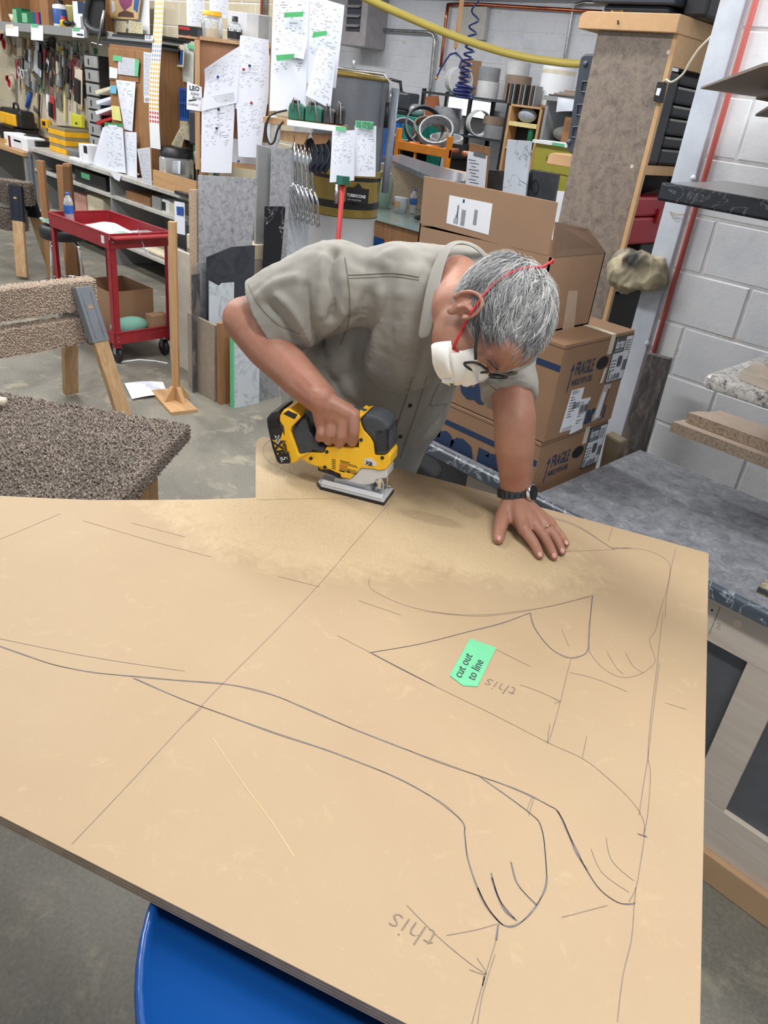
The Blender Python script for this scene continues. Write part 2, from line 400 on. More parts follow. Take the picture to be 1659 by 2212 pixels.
thin_l += [zz([(55, 430), (200, 505), (460, 640), (700, 757), (940, 880), (1080, 945), (1200, 1040), (1290, 1130), (1330, 1200), (1335, 1260), (1320, 1370), (1300, 1480), (1270, 1540)]),
    zz([(190, 185), (196, 235), (300, 290), (420, 325), (600, 345), (760, 335), (960, 305), (1115, 262)]), zz([(420, 330), (640, 350), (860, 325), (1110, 268)]),
    zz([(1100, 490), (1140, 545), (1190, 585), (1250, 605), (1320, 590), (1375, 548), (1376, 515), (1356, 450), (1380, 410), (1400, 330), (1430, 230), (1443, 150), (1420, 110), (1350, 76), (1280, 68), (1200, 72)]),
    zz([(1465, 70), (1440, 180), (1425, 290), (1422, 355)]), zz([(1412, 330), (1387, 560), (1360, 780), (1350, 930), (1360, 1010), (1348, 1180), (1330, 1260)]), zz([(1397, 545), (1370, 760), (1352, 920), (1330, 1060), (1312, 1180)]),
    zz([(1300, 1480), (1292, 1560), (1280, 1700), (1245, 1850), (1222, 2040)]), zz([(1030, 525), (1005, 620), (985, 705), (950, 830), (932, 878)]), zz([(940, 800), (930, 880)]),
    zz([(815, 635), (900, 665), (984, 706)]), zz([(955, 690), (984, 706), (960, 712)]), zz([(345, 1555), (480, 1690), (600, 1790), (675, 1842)]), zz([(638, 1775), (676, 1842), (605, 1822)]),
    zz([(720, 1690), (672, 1845), (640, 1960), (615, 2050)]), zz([(712, 1760), (660, 1930), (640, 2050)]), zz([(875, 1105), (852, 1182)]), zz([(865, 1105), (845, 1160)]), zz([(1175, 1272), (1200, 1370), (1290, 1452)]), zz([(1112, 1320), (1160, 1420), (1270, 1500)]),
    zz([(1180, 500), (1215, 560), (1245, 590)]), zz([(1255, 500), (1290, 560), (1330, 585)]), zz([(990, 405), (1020, 475)]), zz([(860, 560), (720, 490)]), zz([(1025, 585), (1130, 610), (1265, 665)]), zz([(1420, 710), (1510, 738)]), zz([(1095, 850), (1075, 945)]), zz([(990, 1605), (1180, 1555)]), zz([(510, 1680), (640, 1655), (720, 1632)]), zz([(1000, 80), (1200, 72)]), zz([(145, 285), (320, 345)]),
    [(840, 1088), (760, 1180), (690, 1262), (590, 1368), (480, 1478), (400, 1562), (280, 1692), (155, 1824)], [(0, 1380), (200, 1420), (400, 1450)], [(180, 1125), (270, 1152), (350, 1175), (455, 1203)], [(600, 1245), (690, 1268)], [(555, 1080), (640, 1078), (760, 1077), (850, 1076)], [(860, 1040), (1000, 1062), (1090, 1090)], [(1325, 1135), (1314, 1168)],
    [(584, 950), (571, 962), (568, 978), (580, 996), (604, 1010), (640, 1027), (690, 1045)], [(285, 1130), (400, 1160)], [(0, 1165), (60, 1140), (130, 1110)], [(410, 1560), (560, 1500), (540, 1480)]]
thin_l[-1] = [(405, 1560), (440, 1525)]
def lines(ls, w): return [g_rib([S(*q) for q in cr_spline(l)], w, (0, 0, 1), .0004) for l in ls]
jit = random.Random(4)
doub = [[(x+jit.uniform(-3, 3), y+jit.uniform(-2.5, 2.5)) for x, y in l] for l in dark_l]
part('pencil_outline', lines(dark_l, .0014)+lines(doub, .0008), m_pencil2, sheet, label='dark grey pencil outlines of paws', kind='stuff')
xu = -e_u
part('pencil_guide_line', lines(thin_l, .0009) + [g_text('this', .038, S(700+690/1.929, 1150+610/1.929)+e_u*-.05, e_u, e_v, .0006, shear=.2, bold=-.0008), g_text('this', .040, S(700+250/1.929, 1150+1560/1.929)+e_u*-.07, e_u, e_v, .0006, shear=.2, bold=-.0008)], m_pencil, sheet, label='thin grey pencil guide lines and notes', kind='stuff')
m_scratch = M('pale_scratch', (186, 161, 126), .6)
part('scratch', g_rib([S(460, 1595), S(530, 1700), S(590, 1780), S(635, 1850)], .0016, (0, 0, 1), .0003), m_scratch, sheet)
# green tape with a note
tq = [(1015, 1380), (1072, 1400), (1031, 1484), (1000, 1482), (971, 1460)]
tape = thing('masking_tape', 'green masking tape note reading cut out to line stuck on the fiberboard', 'tape', S(1022, 1432)+V((0, 0, .0008)))
part('strip', g_prism([S(*p)+V((0, 0, .0012)) for p in tq], (0, 0, -.0008)), m_gtape, tape)
td = (S(1040, 1398)-S(998, 1480)).normalized(); ty = V((-td.y, td.x, 0))
part('handwriting', [g_text('cut out', .022, S(995, 1468)+V((0, 0, .0014)), td, ty, .0004, shear=.25, sx=1.05), g_text('to line', .022, S(1024, 1473)+V((0, 0, .0014)), td, ty, .0004, shear=.25, sx=1.0)], m_ink, tape, kind='stuff')
# sawdust crumbs
rnd = random.Random(7); cr_g = []
for i in range(2600):
    c0 = rnd.choice(((640, 1110, 170, 50), (980, 1130, 130, 45), (760, 1150, 260, 60), (610, 1010, 40, 30), (900, 1105, 150, 12)))
    px, py = rnd.gauss(c0[0], c0[2]*.6), rnd.gauss(c0[1], c0[3]*.6)
    if py < 1090 and not (565 < px < 1060 and py > 960+(px-560)*.27+12): continue
    if px < 5 or px > 1500: continue
    p = S(px, py); s = rnd.uniform(.0006, .0016); a = rnd.random()*6
    q = [p+V((math.cos(a+k*2.1)*s, math.sin(a+k*2.1)*s, .0006)) for k in range(3)]+[p+V((0, 0, s*.8))]
    cr_g.append((q, [(0, 1, 3), (1, 2, 3), (2, 0, 3)]))
tag(part('sawdust', cr_g, M('sawdust', (206, 184, 146), .8), kind='stuff'), 'fine pale sawdust scattered over the fiberboard near the saw', 'sawdust')
# blue drum
m_drum = M('blue_drum', (14, 66, 132), .25, var=.1, sc=3, Coat_Weight=.4)
dc = Z(640, 2060, ZS-.03); lf = Z(352, 2010, .95)
dc = lf + CFR*.292 - CFN*.0 + V((.02, -.02, 0)); dc = V((dc.x, dc.y, 0))
H = ZS-.0195
drum = thing('steel_drum', 'glossy blue drum standing under the fiberboard sheet', 'drum', dc)
prof = [(0, .012), (.285, .012), (.29, 0), (.295, .004), (.296, .02), (.288, .03), (.286, .3), (.292, .335), (.298, .345), (.292, .355), (.286, .39), (.286, .62), (.292, .655), (.298, .665), (.292, .675), (.286, .71), (.286, H-.04), (.292, H-.02), (.298, H-.012), (.295, H), (.287, H-.004), (.285, H-.02), (0, H-.022)]
part('body', g_lathe(prof, dc, seg=64), m_drum, drum, smooth=True)
part('bung', g_lathe([(.03, H-.022), (.03, H-.008), (.02, H-.008), (.0, H-.010)], dc+V((.18, .05, 0)), seg=16), m_steel, drum, smooth=True)
d2 = clone(drum, (nl.x+.55, nl.y+.1, 0), 0, 'glossy blue drum propping the far left end of the fiberboard')
# ------------------------------------------------------------------ counter, racks and offcuts along the right wall
def stone(name, cols, sc, rough=.35, vor=0, bump=0):
    t = NT(name); a = t.noise(sc, 8, .72, dist=.7); b = t.noise(sc*4.5, 5, .7)
    f = t.math('ADD', t.math('MULTIPLY', a, .72), t.math('MULTIPLY', b, .28))
    n = len(cols); c = t.ramp(f, [(.34+.32*i/(n-1), rgb(*k)) for i, k in enumerate(cols)])
    return t.fin(c, rough)
m_ctop = stone('grey_laminate', [(92, 95, 102), (118, 121, 128), (140, 143, 150), (166, 169, 175)], 19, .5)
def veined(name, base, base2, vein, sc, width=.05, rough=.25, dist=2.2):
    t = NT(name); a = t.noise(sc*.6, 4); v = t.noise(sc, 5, .55, dist=dist)
    c = t.ramp(a, [(.3, rgb(*base)), (.7, rgb(*base2))])
    e = t.math('ABSOLUTE', t.math('SUBTRACT', v, .5))
    c = t.mix(t.ramp(e, [(0, (.9,)*3+(1,)), (width, (0, 0, 0, 1))]), c, rgb(*vein)); return t.fin(c, rough)
m_medge = veined('dark_marble_edge', (72, 80, 90), (96, 104, 114), (168, 178, 188), 9, .03)
m_mblk = veined('black_marble', (32, 35, 42), (46, 50, 58), (110, 116, 124), 8, .02)
m_gran = stone('speckled_granite', [(40, 39, 40), (150, 148, 146), (226, 224, 222), (238, 236, 234), (206, 203, 198)], 60, .25)
m_bark = ramp_mat('dark_bark_laminate', [(.28, rgb(44, 44, 48)), (.5, rgb(84, 82, 84)), (.62, rgb(124, 118, 114)), (.75, rgb(72, 70, 72))], 22, 7, .75, .5, (1, 1, .28), .8)
m_chip = ramp_mat('particle_board', [(.3, rgb(140, 118, 98)), (.5, rgb(186, 164, 142)), (.7, rgb(206, 186, 164))], 120, 3, .7, .85)
m_chipt = M('particle_face', (196, 178, 162), .8, var=.06, sc=40)
ZC, YC0, YC1, XC0 = .90, 1.81, 2.456, -1.062
ct = thing('countertop', 'long grey laminate countertop with a dark marbled front edge below the block wall', 'countertop', (-.6, 2.1, ZC-.04))
top = [(-1.95, YC0+.012), (1.4, YC0+.012), (1.4, YC1), (XC0, YC1), (XC0, YC0+.034), (-1.95, YC0+.034)]
part('top', g_prism([V((x, y, ZC)) for x, y in top], (0, 0, -.038)), m_ctop, ct)
prof = [(YC0+.0145, ZC+.0006), (YC0+.006, ZC-.001), (YC0+.001, ZC-.006), (YC0, ZC-.013), (YC0, ZC-.036), (YC0+.004, ZC-.041), (YC0+.0145, ZC-.041)]
part('front_edge', g_prism([V((-1.95, y, z)) for y, z in prof], (3.35, 0, 0)), m_medge, ct, smooth=False)
# cabinet face frame under the counter
m_gpanel = M('grey_panel', (96, 98, 102), .6, var=.1, sc=14)
fy = 1.838
cab = thing('cabinet_carcass', 'unfinished maple face frame cabinet with grey panels below the countertop', 'cabinet', (-.6, 2.1, .0))
zt, zb = Y(1540, 1292, fy).z, Y(1525, 1830, fy).z
zt2 = Y(1659, 1455, fy).z; zb2 = Y(1659, 1820, fy).z
xl = Y(1006, 1050, fy).x
zt = min(zt, .846)
part('top_rail', g_box((xl, fy, zt2), (1.3, fy+.019, zt)), m_maple, cab, bev=.001)
zt = min(zt, .846); part('rail_cleat', g_box((xl+.06, fy+.003, zt), (1.3, fy+.019, zt+.012)), m_maple, cab)
part('bottom_rail', g_box((xl, fy, zb), (1.3, fy+.019, zb2)), m_maple, cab, bev=.001)
for xa in ((Y(1526, 1609, fy).x+Y(1624, 1432, fy).x)/2, .42): part('stile', g_box((xa, fy+.0005, zb2-.001), (xa+.098, fy+.018, zt2+.001)), m_maple, cab, bev=.001)
part('stile', g_box((xl+.0, fy+.0005, zb2), (xl+.07, fy+.018, zt2)), m_maple, cab)
part('panel', g_box((-1.72, fy+.0192, zb), (1.3, fy+.0230, zt)), m_gpanel, cab)
part('side', g_box((-1.056, fy+.0232, zb), (-1.042, YC1-.05, zt)), m_gpanel, cab)
part('side', g_box((1.3, fy, zb), (1.32, YC1-.05, zt)), m_gpanel, cab)
pk = Y(1592, 1347, fy); part('knot', g_lathe([(.0, .0012), (.010, .0012), (.012, .0004)], pk, (0, -1, 0), 14), M('wood_knot', (232, 214, 186), .5), cab)
pk = Y(1538, 1318, fy); part('screw', g_lathe([(.0, .001), (.003, .001), (.0032, .0002)], pk, (0, -1, 0), 10), m_blackm, cab)
part('pencil_mark', [g_rib([Y(a, b, fy) for a, b in l], .0014, (0, -1, 0), .0005) for l in ([(1549, 1346), (1557, 1348), (1548, 1357), (1556, 1359)], [(1556, 1310), (1532, 1370)])], m_pencil, cab)
one('flattened_carton', 'torn brown flattened carton lying under the maple face frame cabinet', 'carton', [g_box((-1.05, fy-.02, .0), (1.25, YC1-.1, zb-.0005)), g_box((-1.7, fy-.02, 0), (-1.045, fy+.0225, zb-.0005))], M('cardboard_tan', (196, 160, 122), .8, var=.05), bev=.004)
one('board_offcut', 'small dark laminate offcut with pale edge lying on the grey countertop', 'offcut', [g_prism([Z(1638, 1268, ZC+.018), Z(1672, 1232, ZC+.018), Z(1760, 1275, ZC+.018), Z(1725, 1310, ZC+.018)], (0, 0, -.0178))], ply_edge('offcut_edge', (176, 168, 140), (60, 64, 66), .04))
# laminate strip standing in the corner
pts = [(1398.5, 763), (1447, 775), (1447, 786), (1396, 985), (1330, 1015), (1318, 1010), (1391, 786)]
one('laminate_strip', 'dark mottled laminate strip standing upright beside the steel jamb', 'laminate strip', [g_prism([Y(1398.5, 763, 2.86), Y(1447, 775, 2.86), V((Y(1397, 975, 2.86).x, 2.86, 0)), V((Y(1330, 1000, 2.86).x-.012, 2.86, 0))], (0, .028, 0))], m_bark, bev=.003)
# red conduit on the jamb
rx = -.459*2.99
rp = thing('conduit_pipe', 'thin red conduit pipe running up the block wall beside the jamb', 'pipe', (rx, 2.99, 0))
part('pipe', g_tube([(rx, YW-.02, .0), (rx, YW-.02, 3.85)], .0105, 10), M('red_paint_pipe', (172, 84, 78), .5, var=.1), rp, smooth=True)
p = Y(1474, 462, YW-.03); part('tie', [g_tube([p+V((-.05, .0, .0)), p+V((-.02, -.006, -.006)), p+V((.012, -.008, .0))], .002, 6), g_tube([p+V((-.052, 0, 0)), p+V((-.03, -.002, -.022)), p+V((-.012, 0, -.02))], .0016, 6)], M('tan_cord', (170, 156, 132), .8), rp)
# racked countertops on wall arms
def slab(name, label, corners, z, th, m, me, round_=.006):
    t = thing(name, label, 'countertop', corners[0]*.5+corners[2]*.5-V((0, 0, th)))
    part('top', g_prism(corners, (0, 0, -th)), m, t, bev=round_, bseg=3)
    return t
z1 = 1.782
a, b = Y(1431, 398, 2.0), Y(1566, 382, 2.62)
dk = thing('racked_countertop', 'dark grey countertop with black marbled edge, highest on the wall rack', 'countertop', (0, 2.3, z1-.04))
A0, B0 = V((a.x, 2.0, z1)), V((b.x+.02, 2.62, z1))
part('top', g_prism([A0+V((0, .012, 0)), V((1.2, 2.012, z1)), V((1.2, 2.62, z1)), B0], (0, 0, -.03)), M('dark_grey_laminate', (132, 134, 138), .3, var=.05), dk)
prof = [(2.0145, z1+.002), (2.006, z1+.001), (2.0, z1-.006), (2.0, z1-.036), (2.004, z1-.042), (2.0145, z1-.042)]
part('front_edge', g_prism([V((a.x-.003, y, z)) for y, z in prof], (1.25-a.x, 0, 0)), m_mblk, dk)
part('end_edge', g_prism([V((a.x-.003, 2.012, z1-.001)), V((a.x-.003, 2.012, z1-.042)), V((b.x+.015, 2.62, z1-.042)), V((b.x+.015, 2.62, z1-.001))], (-.006, 0, 0)), m_mblk, dk)
z2 = 1.352
a = Z(1523, 806, z2); c2 = Z(1659, 762, z2)
gr = thing('racked_countertop', 'white and black speckled granite countertop on the middle wall rack', 'countertop', (0, 2.3, z2-.04))
part('slab', g_prism([V((a.x, a.y, z2)), V((1.2, a.y, z2)), V((1.2, a.y+.62, z2)), V((a.x+.0, a.y+.62, z2))], (0, 0, -.042)), m_gran, gr, bev=.016, bseg=4)
yg = a.y
bp = V((Z(1602, 815, z2).x, Z(1602, 815, z2).y, z2))
def blk(name, label, pxs, z, h, m): return one(name, label, 'wood block', g_prism([Z(*p, z+h) for p in pxs], (0, 0, -h)), m, bev=.001)
blk('pine_block', 'flat pale pine block lying on the speckled granite countertop', [(1600, 802), (1632, 779), (1700, 800), (1668, 828)], z2+.0005, .022, m_maple)
blk('pine_block', 'thicker pale pine block at the picture edge on the granite countertop', [(1648, 789), (1672, 772), (1720, 790), (1690, 812)], z2+.0230, .03, m_maple)
z3 = 1.045
for k, (nm, lab, yy, zz_, px0, w) in enumerate((('particle_board_strip', 'lower raw particle board strip lying on the bottom wall rack', 2.2, z3, (1449, 921), .16), ('particle_board_strip', 'upper raw particle board strip with broken end on the wall rack', 2.235, z3+.0385, (1479, 915), .12))):
    q = Y(px0[0], px0[1], yy); zt_ = q.z+.016
    if k == 0: zlow = zt_
    else: zt_ = zlow+.0325
    one(nm, lab, 'board', [g_prism([V((q.x, yy, zt_)), V((1.0, yy, zt_)), V((1.0, yy+w, zt_)), V((q.x+.05, yy+w, zt_)), V((q.x+.035, yy+w*.6, zt_)), V((q.x+.012, yy+w*.3, zt_))], (0, 0, -.032))], m_chip)
    ob_ = bpy.context.scene.collection.objects[-1]; ob_.data.materials.append(m_chipt)
    for p_ in ob_.data.polygons:
        if p_.normal.z > .9: p_.material_index = 1
for zr, nm in ((z1-.042, 'highest'), (z2-.042, 'middle'), (zlow-.032, 'lowest')):
    for xa, side in ((-.12, 'near end'), (.8, 'far end')):
        t = thing('cantilever_bracket', 'grey steel rack bracket, %s level, %s of the wall rack' % (nm, side), 'bracket', (xa, YW, zr-.05), 'steel rack arms')
        part('arm', g_box((xa-.02, 2.03 if nm != 'lowest' else 2.22, zr-.04), (xa+.02, YW-.0085, zr-.0005)), m_dkgrey, t); part('plate', g_box((xa-.04, YW-.016, zr-.12), (xa+.04, YW-.0085, zr+.02)), m_dkgrey, t)
# cardboard sheets on the top rack, seen from below
def cardsheet(label, pxs, z, dz):
    f = [Z(x, y, z) for x, y in pxs]; f = f[:-2]+[V((.35, f[-2].y, z)), f[-2], f[-1]]
    one('cardboard_sheet', label, 'cardboard', g_prism(f, (0, 0, .006)), m_cardgrey)
m_cardgrey = M('grey_cardboard', (130, 118, 108), .85, var=.06)
zc = 2.03
f0 = [(1513, 192), (1649, 143), (1720, 136), (1720, 221), (1640, 210)]
cardsheet('large grey brown cardboard sheet poking out over the wall rack', f0, zc, 0)
cardsheet('middle grey brown cardboard sheet showing one corner over the wall rack', [(1632, 215), (1680, 203), (1720, 215), (1720, 232)], 2.0, 0)
cardsheet('lowest grey brown cardboard sheet corner at the picture edge', [(1631, 251), (1685, 219), (1740, 240), (1740, 262)], 1.965, 0)
for xa, zr, s_ in ((.05, 1.965, 'lowest'),):
    t = thing('cantilever_bracket', 'grey steel rack bracket holding the grey cardboard sheets', 'bracket', (xa, YW, zr-.06))
    part('arm', g_box((xa-.02, 1.2, zr-.04), (xa+.02, YW-.0085, zr-.0005)), m_dkgrey, t); part('plate', g_box((xa-.04, YW-.016, zr-.1), (xa+.04, YW-.0085, zr+.03)), m_dkgrey, t)
# ------------------------------------------------------------------ sink boxes
XB, YB = -1.10, 1.862
za, zb_, zc_ = X(1366, 714, XB).z, X(1320, 905, XB).z, 0
hb = za-zb_
def g_bar(org, xd, yd, w, h, n, seed):
    r = random.Random(seed); x = 0; out = []
    xd, yd = V(xd), V(yd); nn = xd.cross(yd).normalized()
    while x < w:
        s = r.choice((.0012, .002, .003)); 
        out.append(([org+xd*x+nn*.0009, org+xd*(x+s)+nn*.0009, org+xd*(x+s)+yd*h+nn*.0009, org+xd*x+yd*h+nn*.0009], [(0, 1, 2, 3)])); x += s+r.choice((.0012, .002, .0026))
    return out
yd_, zd_ = V((0, 1, 0)), V((0, 0, 1))
m_lab = M('label_white', (222, 226, 234), .5, var=.03); m_labdk = M('label_dark', (74, 78, 86), .5); m_mtape = M('cream_tape', (222, 214, 192), .55)
def sinkbox(label, z0, z1, code, extra, dx, cut_hand):
    X1, X0 = XB+dx, XB-.80; Yb = 2.25
    t = thing('sink_carton', label, 'carton', (X1-.4, 2.06, z0))
    part('carton', g_box((X0, YB, z0), (X1, Yb, z1)), m_card, t, bev=.003)
    h = z1-z0
    S_ = lambda u, v, up=0: V((X1+.0006+up, YB+u*(Yb-YB), z0+v*h))          # side face: u 0 near .. 1 far
    F_ = lambda u, v, up=0: V((X1-u*.8, YB-.0006-up, z0+v*h))               # front face: u 0 right .. 1 left
    part('lid_seam', [g_box((X0, YB-.0008, z1-.012), (X1+.0008, YB, z1-.0105)), g_box((X1, YB, z1-.012), (X1+.0008, Yb, z1-.0105))], m_carddk, t)
    part('fragile_print', [g_text('FRAGILE', .058, S_(.215, .66), yd_, zd_, sx=.47, bold=.0008), g_text('HANDLE WITH CARE', .028, S_(.20, .555), yd_, zd_, sx=.42, bold=.0004), g_tube([S_(.16, .5), S_(.175, .73)], .0016, 5), g_prism([S_(.15, .72), S_(.20, .72), S_(.178, .79)], (.0006, 0, 0))], m_navy, t, kind='stuff')
    part('logo_print', [g_text('karran', .085, S_(.50, .07), yd_, zd_, sx=.62, bold=.004)], m_navy, t, kind='stuff')
    # big letters on the long face (read from the front)
    part('front_print', [g_text('karran', .30, V((X0+.02, YB-.001, z0+.05)), (1, 0, 0), zd_, sx=.86, bold=.012), g_box((X0, YB-.0012, z0+h*.74), (X1, YB-.0004, z0+h*.80))], m_navy, t, kind='stuff')
    hp = [S_(.60+.075*math.cos(a)*(1.15 if abs(math.cos(a)) > .5 else 1), .72+.07*math.sin(a)) for a in [k*math.pi/8 for k in range(16)]]
    part('hand_hole', g_prism(hp, (.0008, 0, 0)), m_blackm, t)
    part('tape_strip', [g_prism([S_(.635, .80), S_(.70, .80), S_(.70, 1.0), S_(.635, 1.0)], (.001, 0, 0)), g_prism([V((X1+.001, S_(.635, 0).y, z1+.0006)), V((X1+.001, S_(.70, 0).y, z1+.0006)), V((X1-.35, S_(.74, 0).y, z1+.0006)), V((X1-.35, S_(.68, 0).y, z1+.0006))], (0, 0, .0008))], m_mtape, t)
    lb = part('product_label', g_prism([S_(.725, .48), S_(.985, .48), S_(.985, .955), S_(.725, .955)], (.0012, 0, 0)), m_lab, t)
    part('label_border', [g_prism([S_(a, b), S_(c, b), S_(c, d), S_(a, d)], (.0016, 0, 0)) for a, b, c, d in ((.72, .475, .99, .485), (.72, .95, .99, .96), (.72, .475, .727, .96), (.983, .475, .99, .96), (.727, .79, .885, .95))] + [g_prism([S_(.84, .63), S_(.89, .63), S_(.90, .66), S_(.90, .72), S_(.89, .75), S_(.84, .75), S_(.83, .72), S_(.83, .66)], (.0016, 0, 0))], m_labdk, lb, kind='stuff')
    part('label_text', [g_text('karran', .042, S_(.735, .845, .0018), yd_, zd_, sx=.46, bold=.0016), g_text('INSPIRED FOR LIVING', .0105, S_(.735, .805, .0018), yd_, zd_, sx=.45)], m_lab, lb, kind='stuff')
    part('label_code', [g_text(code, .024, S_(.78, .50, .0014), yd_, zd_, sx=.55, bold=.0004), g_text('K', .045, S_(.735, .495, .0014), yd_, zd_, sx=.45)] + g_bar(S_(.925, .58, .0014), yd_, zd_, .024, .035, 10, 3) + [g_box(S_(.74+.04*i, .60+.035*j, .0012), S_(.768+.04*i, .61+.035*j, .0018)) for i in range(2) for j in range(4)] + [g_box(S_(.90, .80+.025*j, .0012), S_(.965, .808+.025*j, .0018)) for j in range(5)], m_ink, lb, kind='stuff')
    if extra:
        l1 = part('shipping_label', g_prism([S_(.20, .06), S_(.40, .05), S_(.41, .50), S_(.235, .505)], (.0012, 0, 0)), m_white, t)
        part('print', [g_text('923169 - I', .018, S_(.245, .455, .0014), yd_, zd_, sx=.5)] + g_bar(S_(.30, .29, .0014), yd_, zd_, .035, .02, 9, 5) + [g_box(S_(.245, .42-.03*j, .0013), S_(.29+.02*(j % 3), .427-.03*j, .0018)) for j in range(8)] + [g_box(S_(.22, .09-.02*j, .0013), S_(.37, .094-.02*j, .0018)) for j in range(2)], m_ink, l1, kind='stuff')
        l2 = part('shipping_label', g_prism([S_(.36, -.0), S_(.53, .02), S_(.545, .36), S_(.40, .37)], (.0022, 0, 0)), m_white, t)
        part('print', g_bar(S_(.405, .22, .0024), yd_, zd_, .045, .024, 9, 8) + g_bar(S_(.52, .06, .0024), yd_, zd_, .007, .08, 9, 9) + [g_box(S_(.405, .33-.025*j, .0023), S_(.45+.02*(j % 3), .336-.025*j, .0028)) for j in (0, 1, 5, 6, 8, 9)], m_ink, l2, kind='stuff')
        sl = part('packing_slip', g_prism([S_(.66, .06), S_(.80, .07), S_(.83, .45), S_(.73, .46)], (.0018, 0, 0)), M('clear_pouch', (190, 182, 172), .25, var=.05), t)
        part('slip_paper', [g_prism([S_(.69, .09, .0018), S_(.76, .095, .0018), S_(.775, .37, .0018), S_(.73, .38, .0018)], (.0006, 0, 0))], m_white, sl)
        part('slip_stripe', [g_prism([S_(.775, .095, .0018), S_(.792, .098, .0018), S_(.82, .40, .0018), S_(.80, .40, .0018)], (.0008, 0, 0))], M('maroon_print', (96, 44, 44), .5), sl)
        part('tape_flap', g_prism([S_(.62, .50, .004), S_(.665, .50, .002), S_(.69, .66, .001), S_(.65, .64, .001)], (.0012, 0, 0)), m_mtape, t)
    return t
sinkbox('lower brown sink carton behind the countertop, its bottom hidden', zb_-hb, zb_-.002, 'Q-350-GR', False, -.006, 0)
sinkbox('upper brown sink carton with shipping labels, under the open carton', zb_, za, 'Q-350-BR', True, 0, 0)
zq = (zb_-hb-.002)/2
one('plain_carton', 'plain brown carton directly under the lower sink carton', 'carton', [g_box((XB-.79, YB+.008, zq+.0005), (XB-.01, 2.24, 2*zq-.0005))], m_card, bev=.003)
one('plain_carton', 'bottom plain brown carton standing on the floor below the sink cartons', 'carton', [g_box((XB-.79, YB+.008, 0), (XB-.01, 2.24, zq-.0005))], m_card, bev=.003)
# open carton on top
X3 = -1.205
f3 = lambda px, py: X(px, py, X3)
z30 = za+.0005
pb = f3(1268, 700); ptf = f3(1306, 547); ptn = f3(1190, 556)
z31 = (ptf.z+ptn.z)/2; y30, y31 = ptn.y, ptf.y+.005
op = thing('open_carton', 'open brown carton with raised flap and shipping label on the sink cartons', 'carton', (X3-.35, (y30+y31)/2, z30))
y3f = max(y30, 1.79)
xl3 = PN(906.5, 489, (0, y3f, 0), V((0, 1, 0))).x
th = .005
part('carton', [g_box((xl3, y3f, z30), (X3, y3f+th, z31)), g_box((X3-th, y3f, z30), (X3, y31, z31)), g_box((xl3, y31-th, z30), (X3, y31, z31)), g_box((xl3, y3f, z30), (xl3+th, y31, z31)), g_box((xl3, y3f, z30), (X3, y31, z30+th))], m_card2, op)
fl = [PN(px, py, (0, y3f, 0), V((0, 1, 0))) for px, py in ((906.5, 489), (1183, 552), (1204, 437), (916, 380))]
fp = part('front_flap', g_prism(fl, (0, .005, 0)), m_card2, op, bev=.001)
part('side_flap', g_prism([V((X3-.003, y31, z31)), V((X3-.003, y31-.28, z31)), X(1198, 479, X3-.06), X(1268, 494, X3-.06)], (.004, .003, .0)), m_carddk, op)
lb = [PN(px, py, (0, y3f-.0008, 0), V((0, 1, 0))) for px, py in ((964, 482), (1055, 507.5), (1064, 440), (971, 421.5))]
lp = part('shipping_label', g_prism(lb, (0, .0006, 0)), m_white, op)
q0 = lb[0]; lx = (lb[1]-lb[0]); lz = (lb[3]-lb[0]); L_ = lambda u, v: q0+lx*u+lz*v+V((0, -.0004, 0))
part('print', [([L_(a, b), L_(c, b), L_(c, d), L_(a, d)], [(0, 1, 2, 3)]) for a, b, c, d in [(.33, .86, .37, .98)]+[(.33, .06+.022*i, .43, .06+.022*i+(.006, .012)[i % 2]) for i in range(26)]+[(.62, .20+.018*i, .70, .20+.018*i+(.005, .010)[i % 2]) for i in range(30)]+[(.17+.03*j, .06, .172+.03*j+.01, .25+.06*((j*7) % 5)) for j in range(4)]+[(.22, .30+.05*i, .26, .33+.05*i) for i in range(9)]], m_ink, lp, kind='stuff')
part('clear_tape', g_prism([X(1215, 712, X3+.001), X(1240, 712, X3+.001), X(1248, 628, X3+.001), X(1228, 628, X3+.001)], (-.0006, 0, 0)), M('clear_tape', (190, 168, 148), .2, var=.02), op)
one('kraft_paper', 'crumpled brown kraft paper stuffed between the sink cartons and the jamb', 'paper', g_prism([Y(1308, 935, 2.36), Y(1342, 955, 2.36), Y(1330, 1000, 2.36), Y(1303, 1030, 2.36), Y(1290, 1020, 2.36)], (0, .05, 0)), M('kraft', (132, 120, 100), .8, var=.15, bump=.5, bsc=30), bev=.008)
